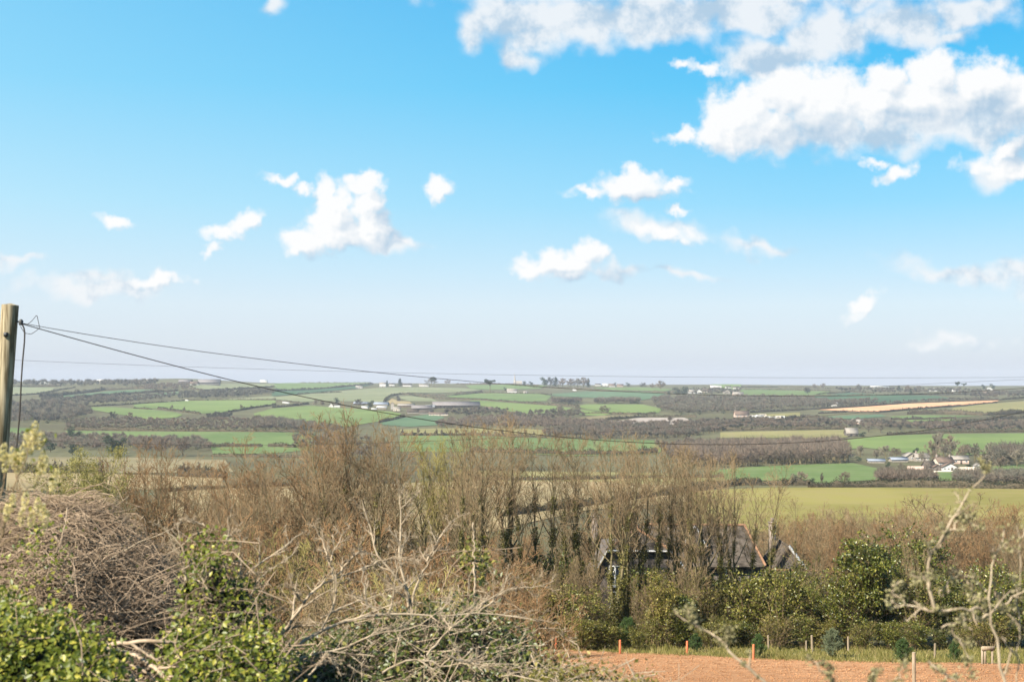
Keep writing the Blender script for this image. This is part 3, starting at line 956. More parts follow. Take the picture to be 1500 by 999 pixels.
HEDGES = [
    ('dark hedge under the pale field by the far greenhouse', [(10, 580), (55, 577.5), (90, 571), (110, 568)], 3, 3),
    ('dark belt of hedge above the thin curved field', [(60, 582), (110, 577), (150, 572), (200, 569.5), (240, 569.5)], 7, 8),
    ('bushy belt of hedge below the thin curved field', [(110, 583.5), (150, 580), (190, 577), (225, 575), (260, 573)], 6, 7),
    ('hedge along the foot of the wide green field on its brown wood side', [(130, 596), (190, 592.5), (275, 587), (340, 586), (404, 586)], 2.6, 2.6),
    ('thin hedge between the wide green field and the long green field below it', [(196, 598.2), (222, 600)], 2.6, 2.4),
    ('hedge running down into the dark copse in the V of the wide green field', [(232, 599), (260, 602.5), (293, 606.5)], 3.2, 3),
    ('hedge rising from the dark copse to the lane past two white vans', [(335, 604), (370, 598), (404, 593.5)], 3.4, 3),
    ('dark hedge continuing the lane towards the white farmhouse', [(400, 597.5), (425, 595), (452, 592)], 3.4, 3),
    ('thin hedge above the two white vans on the lane', [(398, 586.5), (420, 588.5), (450, 592)], 2.4, 2.4),
    ('long dark hedge along the top of the level green field', [(96, 630), (160, 630.5), (260, 631.5), (330, 632), (400, 633), (440, 633)], 3.4, 3),
    ('clump of dark hedge standing in the level green field', [(312, 655.5), (330, 655), (362, 655), (384, 655)], 5, 5),
    ('shorter clump of dark hedge in the level green field', [(393, 655), (410, 655), (432, 656)], 4, 4),
    ('low hedge with pale stones above the olive strip behind the willow', [(310, 668), (350, 669), (400, 670), (450, 670)], 2, 2),
    ('dense dark hedge along the back of the straw-coloured field', [(-40, 692.5), (40, 692.5), (100, 693), (150, 694)], 6.0, 3.6),
    ('dark hedge patch along the straw-coloured field beyond the brown trees', [(262, 698.5), (300, 699.5), (330, 700.5)], 5.0, 3.4),
    ('low brown hedge between the two straw-coloured fields', [(240, 721), (330, 715.5), (430, 712)], 2.2, 2.6),
    ('dark diagonal hedge crossing the olive fields behind the ivy-clad trees', [(735, 757), (780, 750), (860, 741), (930, 731), (1000, 722), (1060, 713), (1112, 707)], 2.6, 2.6),
    ('brown hedge along the top of the olive field', [(690, 704), (780, 704), (860, 703), (960, 700), (1060, 700)], 2.2, 2.4),
    ('long straight dark hedge along the top of the yellow-green pasture', [(1185, 714.5), (1240, 713.5), (1300, 713), (1360, 713.5), (1440, 715), (1520, 716)], 3.6, 3.0),
    ('trimmed hedge between the pasture and the brown bushes', [(1010, 711.5), (1060, 711), (1110, 710.5), (1186, 711)], 2.8, 2.4),
    ('hedge along the top of the green field behind the hamlet', [(1300, 637.5), (1380, 634.5), (1450, 633.2), (1520, 632.5)], 3, 3),
    ('hedge along the upper edge of the tawny strip by the lone barn', [(1000, 632), (1060, 631), (1140, 630), (1240, 628.5)], 5, 5),
    ('hedge along the lower edge of the long orange field', [(1200, 606), (1240, 604), (1285, 605), (1330, 601), (1400, 595.6), (1460, 590.4)], 3, 3),
    ('dark hedge along the upper edge of the long orange field', [(1100, 604.5), (1150, 602), (1200, 599.4), (1260, 595.5), (1330, 590.4), (1400, 588), (1462, 586)], 3.2, 3),
    ('hedge climbing from the orange field over the olive hillside', [(1462, 586.4), (1490, 584.5), (1520, 583)], 3.5, 3),
    ('dark hedge on the crest beyond the grey wood', [(1085, 580.8), (1150, 581), (1210, 580.4), (1300, 579.6), (1400, 578), (1460, 575.8), (1520, 573.5)], 3, 3),
    ('short hedge between the two green fields on the far crest', [(1196, 579), (1220, 576), (1245, 574.6), (1280, 576.4)], 2.6, 2.6),
    ('hedge on the skyline towards the pale shed', [(1085, 567.4), (1140, 567.4), (1200, 568.6), (1260, 569), (1300, 569)], 3, 3),
    ('second hedge on the far crest below the skyline hedge', [(1090, 571), (1130, 571), (1180, 572), (1216, 573)], 2.6, 2.6),
    ('hedge with scattered bushes below the small bright field', [(1300, 622), (1350, 622.5), (1420, 618.5), (1500, 612)], 5, 6),
    ('line of bushes across the narrow green field', [(1306, 614.8), (1330, 614.6), (1360, 613.8), (1400, 613.4)], 3, 3),
    ('hedge of thin trees below the olive hillside field', [(1330, 607), (1380, 606), (1440, 608.5), (1520, 606)], 6, 4),
    ('hedge along the skyline left of the white houses', [(436, 560.6), (470, 559.4), (500, 559.6), (543, 559.6)], 4, 4),
    ('dark hedge below the skyline field left of the white houses', [(398, 572.8), (450, 571.6), (500, 567.8), (546, 563)], 4.5, 4),
    ('hedge crossing from the dark field down to the lane', [(436, 577.6), (470, 576.4), (500, 575)], 2.6, 2.6),
    ('curved dark hedge climbing from the farm sheds', [(563, 588.5), (568, 583.5), (574, 580), (586, 577.8), (600, 577.8)], 4, 3.4),
    ('short dark hedge beside the bare mound', [(583, 588), (584.5, 585), (582, 582)], 3, 3),
    ('broken hedge across the pale field above the bare mound', [(595, 578.4), (625, 580), (660, 580), (690, 577.6), (706, 574.4)], 3.4, 3.4),
    ('long dark hedge behind the long barn running to the brown wood', [(600, 579.6), (625, 583.4), (660, 585), (690, 585.4), (730, 588), (770, 590.8), (810, 594), (845, 594.6)], 3.2, 3),
    ('hedge below the lone pine and the white cottage', [(668, 575.6), (705, 575.6), (745, 577), (790, 577.2), (808, 579)], 2.6, 2.6),
    ('hedge along the skyline beyond the lone pine', [(668, 563.2), (700, 563.2), (740, 563.6), (790, 565.6)], 4, 4),
    ('hedge under the clump of trees by the spire', [(775, 568), (830, 568.4), (870, 569.4)], 2.6, 3),
    ('dark hedge below the field by the pink houses', [(862, 573), (900, 573.4), (945, 574.6), (986, 575.4)], 3, 3),
    ('pale hedge below the bright field under the copses', [(848, 606), (880, 606), (930, 607), (960, 606.4)], 3, 3),
    ('dark hedge above the pale stone yard', [(850, 618), (900, 614.6), (940, 611), (1000, 610.6), (1020, 611)], 3.4, 3),
    ('dark hedge along the foot of the bright field in front of the farmhouse', [(556, 619.4), (580, 614.4), (592, 611)], 3.4, 3),
    ('hedge along the foot of the pale olive strip', [(586, 637.8), (650, 638.4), (700, 638), (760, 640.4), (800, 642)], 3, 3),
    ('hedge below the level green field behind the bare tree tops', [(690, 661.8), (760, 664), (840, 666.4), (900, 666), (962, 664)], 4, 4),
    ('hedge in front of the pale caravans', [(1090, 613.4), (1130, 613.6), (1180, 611), (1220, 614.6)], 3, 3),
    ('dark hedge below the far white greenhouse', [(20, 567.5), (50, 566.8), (90, 566)], 6, 5),
    ('hedge along the foot of the pale field under the grey sheds', [(276, 569.4), (300, 572), (340, 571), (372, 569), (402, 567)], 4, 4),
]
for row in HEDGES:
    lab, pts, h, w = row
    hedge(lab, pts, h, w, kind='far_hedge' if hash_text(lab) % 4 else 'wood_dark', bare=0.08 if h < 4 else 0.3)


# ------------------------------------------------------------------ woods that read as one mass
def inside(px_, py_, poly):
    r = np.zeros(len(px_), bool)
    for (x0, y0), (x1, y1) in zip(poly, poly[1:] + poly[:1]):
        if y0 == y1:
            continue
        c = ((y0 > py_) != (y1 > py_)) & (px_ < (x1 - x0) * (py_ - y0) / (y1 - y0) + x0)
        r ^= c
    return r


def wood(label, poly, h, n, kinds, name='woodland', dark=0.0, trunk=0.0, lean=0.42, cat='wood', spk=64, lv=26):
    """poly: where the trees stand (their feet), in the photograph"""
    rng = np.random.default_rng(hash_text(label))
    xs, ys = [p[0] for p in poly], [p[1] for p in poly]
    P = np.zeros((0, 2))
    while len(P) < n:
        q = np.stack([rng.uniform(min(xs), max(xs), n * 3), rng.uniform(min(ys), max(ys), n * 3)], 1)
        P = np.concatenate([P, q[inside(q[:, 0], q[:, 1], poly)]])
    P = P[:n]
    B = land(P[:, 0], P[:, 1])
    mb = MB()
    H = 0.74 * h * rng.uniform(0.7, 1.2, n)
    D = B[:, 1]
    kk = rng.integers(0, len(kinds), n)
    for m in range(len(kinds) + 1):
        sel = np.where((kk == m) & (rng.uniform(size=n) >= dark))[0] if m < len(kinds) else np.arange(n)
        if len(sel) == 0:
            continue
        if m == len(kinds) and not trunk:
            continue
        if m == len(kinds):                              # trunks
            b = np.repeat(B[sel], 1, 0)
            b[:, 2] -= 0.3
            t = b + np.stack([rng.normal(size=len(sel)) * 0.03 * H[sel], 0 * H[sel], H[sel] * 0.85], 1)
            v, f = spikes(b, t, np.maximum(0.03 * H[sel], D[sel] * 0.00045) * (1 + trunk), rng)
            mb.add(v, f, m)
            continue
        ns = len(sel)
        b, hh, dd = np.repeat(B[sel], spk, 0), np.repeat(H[sel], spk), np.repeat(D[sel], spk)
        e = rng.normal(size=(ns * spk, 3))
        e[:, 2] = np.abs(e[:, 2]) * 0.9 - 0.25
        e = norm(e)
        wid = np.repeat(rng.uniform(0.8, 1.2, ns), spk)
        root = b + np.stack([e[:, 0] * 0.10 * hh, e[:, 1] * 0.10 * hh, hh * (0.46 + 0.2 * rng.uniform(size=ns * spk))], 1)
        tip = b + np.stack([e[:, 0] * lean * hh * wid, e[:, 1] * lean * hh * wid, hh * (0.58 + 0.42 * e[:, 2])], 1) * 1.0
        tip += rng.normal(size=tip.shape) * (hh * 0.05)[:, None]
        v, f = spikes(root, tip, np.maximum(0.024 * hh, dd * 0.0004), rng)
        mb.add(v, f, m)
        b, hh = np.repeat(B[sel], lv, 0), np.repeat(H[sel], lv)
        e = norm(rng.normal(size=(ns * lv, 3)))
        rr = rng.uniform(0.2, 0.8, ns * lv)
        C = b + np.stack([e[:, 0] * lean * hh * rr, e[:, 1] * lean * hh * rr, hh * (0.52 + 0.38 * e[:, 2] * rr)], 1)
        v, f = leaves(C, hh * 0.12, rng, jit=1.0)
        mb.add(v, f, m)
    if dark > 0:
        nd = int(n * dark)
        sel = rng.choice(n, nd, replace=False)
        b, hh = np.repeat(B[sel], 60, 0), np.repeat(H[sel] * 0.7, 60)
        e = norm(rng.normal(size=(nd * 60, 3)))
        C = b + np.stack([e[:, 0] * 0.36 * hh, e[:, 1] * 0.36 * hh, hh * (0.5 + 0.46 * e[:, 2])], 1)
        v, f = leaves(C, hh * 0.2, rng, N=e)
        mb.add(v, f, len(kinds) + 1)
    o = mb.obj(name, [M[k] for k in kinds] + [M['bark'], M['far_dark']])
    return tag(o, label, cat, kind='stuff')


WOODS = [
    ('purple-brown wood on the lower slope by the telegraph pole', [(-20, 594), (60, 592), (125, 596), (135, 612), (90, 620), (-20, 622)], 13, 420, ['wood_brown', 'wood_grey', 'wood_dark'], 0.05, 0),
    ('bushy brown wood under the curved hedge belt', [(60, 585), (130, 584), (200, 581), (262, 577), (250, 584), (195, 590), (130, 594), (60, 591)], 9, 260, ['wood_brown', 'wood_grey', 'wood_dark'], 0.06, 0),
    ('dark strip of wood under the grey sheds', [(262, 577), (300, 575.5), (350, 575), (400, 573.5), (402, 577), (350, 583), (320, 584), (262, 585)], 10, 240, ['wood_dark', 'wood_grey'], 0.12, 0),
    ('low brown scrub above the long dark hedge', [(98, 618), (160, 614), (260, 617), (330, 614), (400, 620), (440, 626), (440, 631), (260, 630), (98, 629)], 6, 480, ['wood_brown', 'wood_pink', 'wood_grey'], 0.02, 0),
    ('grey-brown wood beside the bright field', [(372, 618), (410, 618), (450, 626), (500, 632), (500, 636), (440, 632), (372, 630)], 11, 130, ['wood_grey', 'wood_brown'], 0.04, 0),
    ('mixed scrub and small trees beside the pole', [(-20, 643), (60, 639), (180, 643), (300, 647), (312, 661), (150, 661), (-20, 661)], 8, 380, ['wood_brown', 'wood_pink', 'wood_grey'], 0.05, 0),
    ('grey mass of trees behind the tops of the bare trees', [(430, 640), (520, 642), (580, 660), (560, 676), (470, 672), (430, 662)], 9, 90, ['wood_grey', 'wood_brown'], 0, 0),
    ('wide grey-brown wood covering the slope below the village', [(955, 588), (1000, 584), (1085, 584), (1160, 584), (1220, 590), (1290, 590), (1200, 598), (1120, 603), (1090, 606), (1010, 609), (965, 604)], 12, 620, ['wood_brown', 'wood_grey', 'wood_grey'], 0.04, 0),
    ('brown wood band behind the level green field', [(640, 622), (700, 614), (770, 614), (850, 620), (930, 622), (925, 628), (800, 629), (690, 628), (640, 627)], 9, 300, ['wood_brown', 'wood_pink'], 0.02, 0.6),
    ('tawny wood band below the white shed', [(792, 636), (870, 626), (960, 623), (1040, 626), (1062, 632), (1000, 642), (880, 643), (796, 641)], 9, 420, ['wood_brown', 'wood_pink', 'wood_grey'], 0.05, 0.4),
    ('pinkish plantation with dark trunks', [(1000, 668), (1060, 660), (1150, 656), (1225, 654), (1244, 668), (1244, 678), (1160, 680), (1060, 685), (1010, 684)], 13, 420, ['wood_pink', 'wood_pink', 'wood_brown'], 0.0, 1.5),
    ('brown scrub on the tawny strip left of the plantation', [(960, 655), (1010, 650), (1080, 650), (1100, 656), (1050, 664), (985, 676)], 8, 140, ['wood_pink', 'wood_brown'], 0, 0.5),
    ('brown wood band below the pale caravans', [(985, 622), (1060, 618), (1120, 618), (1230, 618), (1320, 622), (1420, 624), (1520, 618), (1520, 632), (1380, 633), (1250, 628), (1120, 629), (1060, 630)], 8, 560, ['wood_brown', 'wood_pink', 'wood_dark'], 0.05, 0),
    ('copse of dark trees on the blue-green hillside field', [(808, 590), (830, 589.6), (852, 590), (850, 592), (810, 592)], 12, 70, ['wood_brown', 'wood_dark'], 0.05, 0),
    ('second copse on the blue-green hillside field', [(868, 590.5), (900, 590), (935, 589.5), (938, 591.5), (870, 592)], 13, 80, ['wood_brown', 'wood_grey'], 0.1, 0),
    ('dark copse in the V of the wide green field', [(300, 609), (320, 608.5), (340, 608), (338, 614), (305, 616)], 7, 40, ['wood_dark'], 0.2, 0),
    ('bushes on the slope below the bright field under the copses', [(735, 610), (790, 606), (850, 606), (862, 612), (800, 615), (740, 616)], 9, 90, ['wood_brown', 'wood_grey'], 0.05, 0),
    ('brown wood behind the hamlet and the round grey tree', [(1455, 668), (1520, 664), (1520, 683), (1460, 684)], 13, 60, ['wood_brown', 'wood_grey'], 0.05, 0),
    ('bushes along the skyline by the pole', [(-20, 562.5), (60, 562), (140, 562), (230, 561), (232, 566), (120, 567), (60, 566), (-20, 566)], 17, 170, ['wood_grey', 'wood_brown', 'wood_dark'], 0.12, 0),
    ('purple-brown trees around the grey sheds on the ridge', [(200, 566), (240, 564), (280, 563), (290, 567), (276, 571), (210, 572)], 10, 80, ['wood_brown', 'wood_pink'], 0.05, 0),
    ('trees and gardens of the village on the skyline', [(985, 572), (1010, 570), (1085, 570), (1085, 579), (1000, 578)], 8, 110, ['wood_grey', 'wood_brown', 'wood_dark'], 0.15, 0),
    ('grey trees along the right-hand skyline', [(1210, 571), (1300, 571), (1420, 572), (1470, 576), (1520, 576), (1520, 584), (1430, 584), (1380, 578), (1300, 577), (1240, 574)], 11, 220, ['wood_grey', 'wood_brown', 'wood_dark'], 0.15, 0),
    ('bushes between the orange field and the dark field', [(1180, 596), (1220, 590), (1300, 590.4), (1360, 587), (1450, 584), (1450, 586.4), (1330, 590), (1250, 595), (1190, 599)], 6, 170, ['wood_grey', 'wood_brown', 'wood_dark'], 0.1, 0),
    ('garden trees below the farm sheds', [(660, 600), (700, 601), (745, 603), (745, 607), (690, 610), (650, 607)], 8, 90, ['wood_grey', 'wood_brown', 'wood_dark'], 0.25, 0),
    ('thin brown scrub in front of the hamlet', [(1285, 703), (1330, 702), (1372, 704), (1372, 712), (1288, 712)], 8, 110, ['wood_pink', 'wood_brown'], 0.0, 0.5),
    ('thin olive scrub beside the paddock of the hamlet', [(1398, 702), (1440, 703), (1520, 700), (1520, 714), (1398, 712)], 7.5, 120, ['wood_grey', 'wood_brown'], 0.03, 0.3),
    ('bare copse behind the tree belt beyond the house', [(1120, 800), (1180, 795), (1260, 792), (1340, 795), (1520, 800), (1520, 822), (1300, 820), (1120, 826)], 7, 60, ['wood_pink', 'wood_brown'], 0.0, 0.3),
]
for lab, poly, h, n, kinds, dark, trunk in WOODS[:-1]:
    wood(lab, poly, h, int(n * 1.7), kinds, dark=dark * 0.7, trunk=trunk)


# ------------------------------------------------------------------ far trees one can tell apart
def far_bare(seed, spread=0.42, droop=0.0, wid=0.022):
    """a bare winter tree of height 1: trunk mesh, crown mesh"""
    rng = np.random.default_rng(seed)
    tp = np.array([[[0, 0, -0.02], [0.01, 0, 0.2], [0, 0.01, 0.45], [0.015, 0, 0.8]]])
    tr = np.array([[0.026, 0.02, 0.014, 0.004]])
    P1, R1 = grow(tp, tr, 15, 0.22, 0.95, 48, 10, 0.62, 5, 0.10, 0.10, rng, taper_len=0.55)
    P1[:, :, :2] *= spread / 0.42
    P2, R2 = grow(P1, R1, 8, 0.25, 1.0, 40, 12, 0.55, 4, 0.06 - droop, 0.16, rng)
    P3, R3 = grow(P2, R2, 9, 0.2, 1.0, 42, 14, 0.55, 2, 0.02 - droop, 0.2, rng)
    t = MB()
    t.add(*tubes(tp, tr, 6))
    t.add(*tubes(P1, np.maximum(R1, 0.003), 4))
    c = MB()
    v, f = spikes(P3[:, 0], P3[:, -1] + (P3[:, -1] - P3[:, 0]) * 0.3, wid, rng)
    c.add(v, f)
    v, f = tubes(P2, np.maximum(R2, 0.0035), 3)
    c.add(v, f)
    return t, c


def far_green(seed, shape='round'):
    rng = np.random.default_rng(seed)
    n = 900
    t = MB()
    tp = np.array([[[0, 0, -0.02], [0, 0.01, 0.3], [0.01, 0, 0.6], [0, 0, 0.9]]])
    t.add(*tubes(tp, np.array([[0.03, 0.024, 0.016, 0.005]]), 6))
    cs, rs = [], []
    if shape == 'round':
        for k in range(11):
            a = rng.uniform(0, 2 * PI)
            r = rng.uniform(0.05, 0.26)
            cs.append((r * math.cos(a), r * math.sin(a), rng.uniform(0.3, 0.8)))
            rs.append(rng.uniform(0.13, 0.22))
    elif shape == 'flat':                      # a wind-blown pine: bare trunk and shelves of foliage
        for k in range(10):
            a = rng.uniform(0, 2 * PI)
            r = rng.uniform(0.02, 0.36)
            cs.append((r * math.cos(a), r * math.sin(a), rng.uniform(0.66, 0.92)))
            rs.append(rng.uniform(0.09, 0.16))
    else:                                      # a tall dense conifer
        for k in range(12):
            z = 0.12 + 0.8 * k / 11
            r = 0.16 * (1.05 - z) * rng.uniform(0.3, 1)
            a = rng.uniform(0, 2 * PI)
            cs.append((r * math.cos(a), r * math.sin(a), z))
            rs.append(0.21 * (1.15 - z) + 0.02)
    cs, rs = np.array(cs), np.array(rs)
    k = rng.integers(0, len(cs), n)
    e = norm(rng.normal(size=(n, 3)))
    sq = np.array([1, 1, 0.5 if shape == 'flat' else 0.9])
    C = cs[k] + e * rs[k][:, None] * sq * rng.uniform(0.6, 1.05, n)[:, None]
    c = MB()
    c.add(*leaves(C, 0.085 if shape == 'flat' else 0.062, rng, N=e, aspect=0.8))
    if shape == 'flat':
        L = np.stack([np.tile([[0, 0, 0.5]], (len(cs), 1)), cs * np.array([0.5, 0.5, 1]) - [0, 0, 0.12], cs], 1)
        t.add(*tubes(L, np.tile([[0.014, 0.01, 0.005]], (len(cs), 1)), 4))
    return t, c


FAR = {}
for k, cm in enumerate(['crown_grey', 'crown_brown', 'wood_dark']):          # the same, for trees on the skyline: twigs run together
    t, c = far_bare(90 + k, 0.46, wid=0.034)
    FAR['skyline%d' % k] = (t.mesh('far_trunk', M['bark']), c.mesh('far_crown', M[cm]))
for k, cm in enumerate(['crown_grey', 'crown_brown', 'wood_pink', 'crown_grey']):
    t, c = far_bare(40 + k, 0.40 + 0.05 * (k % 2))
    FAR['bare%d' % k] = (t.mesh('far_trunk', M['bark']), c.mesh('far_crown', M[cm]))
t, c = far_bare(77, 0.22)
FAR['slim'] = (t.mesh('far_trunk', M['bark']), c.mesh('far_crown', M['wood_brown']))
for k, sh in enumerate(['round', 'flat', 'cone']):
    t, c = far_green(60 + k, sh)
    FAR[sh] = (t.mesh('far_trunk', M['bark']), c.mesh('far_crown', M['far_dark']))

ORD = ['first', 'second', 'third', 'fourth', 'fifth', 'sixth', 'seventh', 'eighth', 'ninth', 'tenth', 'eleventh', 'twelfth', 'thirteenth', 'fourteenth', 'fifteenth', 'sixteenth',
       'seventeenth', 'eighteenth', 'nineteenth', 'twentieth', 'twenty-first', 'twenty-second', 'twenty-third', 'twenty-fourth', 'twenty-fifth', 'twenty-sixth', 'twenty-seventh', 'twenty-eighth', 'twenty-ninth', 'thirtieth', 'thirty-first', 'thirty-second', 'thirty-third', 'thirty-fourth', 'thirty-fifth', 'thirty-sixth', 'thirty-seventh', 'thirty-eighth', 'thirty-ninth', 'fortieth']


def far_tree(kind, px_, row, hpx, label, group=None, wide=1.0, cat='tree'):
    b = land(px_, row)[0]
    h = hpx * b[1] / F_PX
    key = kind if kind != 'bare' else 'bare%d' % (hash_text(label) % 4) if b[1] < 1300 else 'skyline%d' % (hash_text(label) % 3)
    nm = {'round': 'evergreen_tree', 'flat': 'pine_tree', 'cone': 'conifer_tree', 'slim': 'slender_tree'}.get(kind, 'bare_tree')
    o = thing(nm, label, cat, b - np.array([0, 0, 0.1]), random.uniform(0, 6.28), group)
    o.scale = (h * wide, h * wide, h)
    link('trunk', FAR[key][0], o)
    link('crown', FAR[key][1], o)
    return o


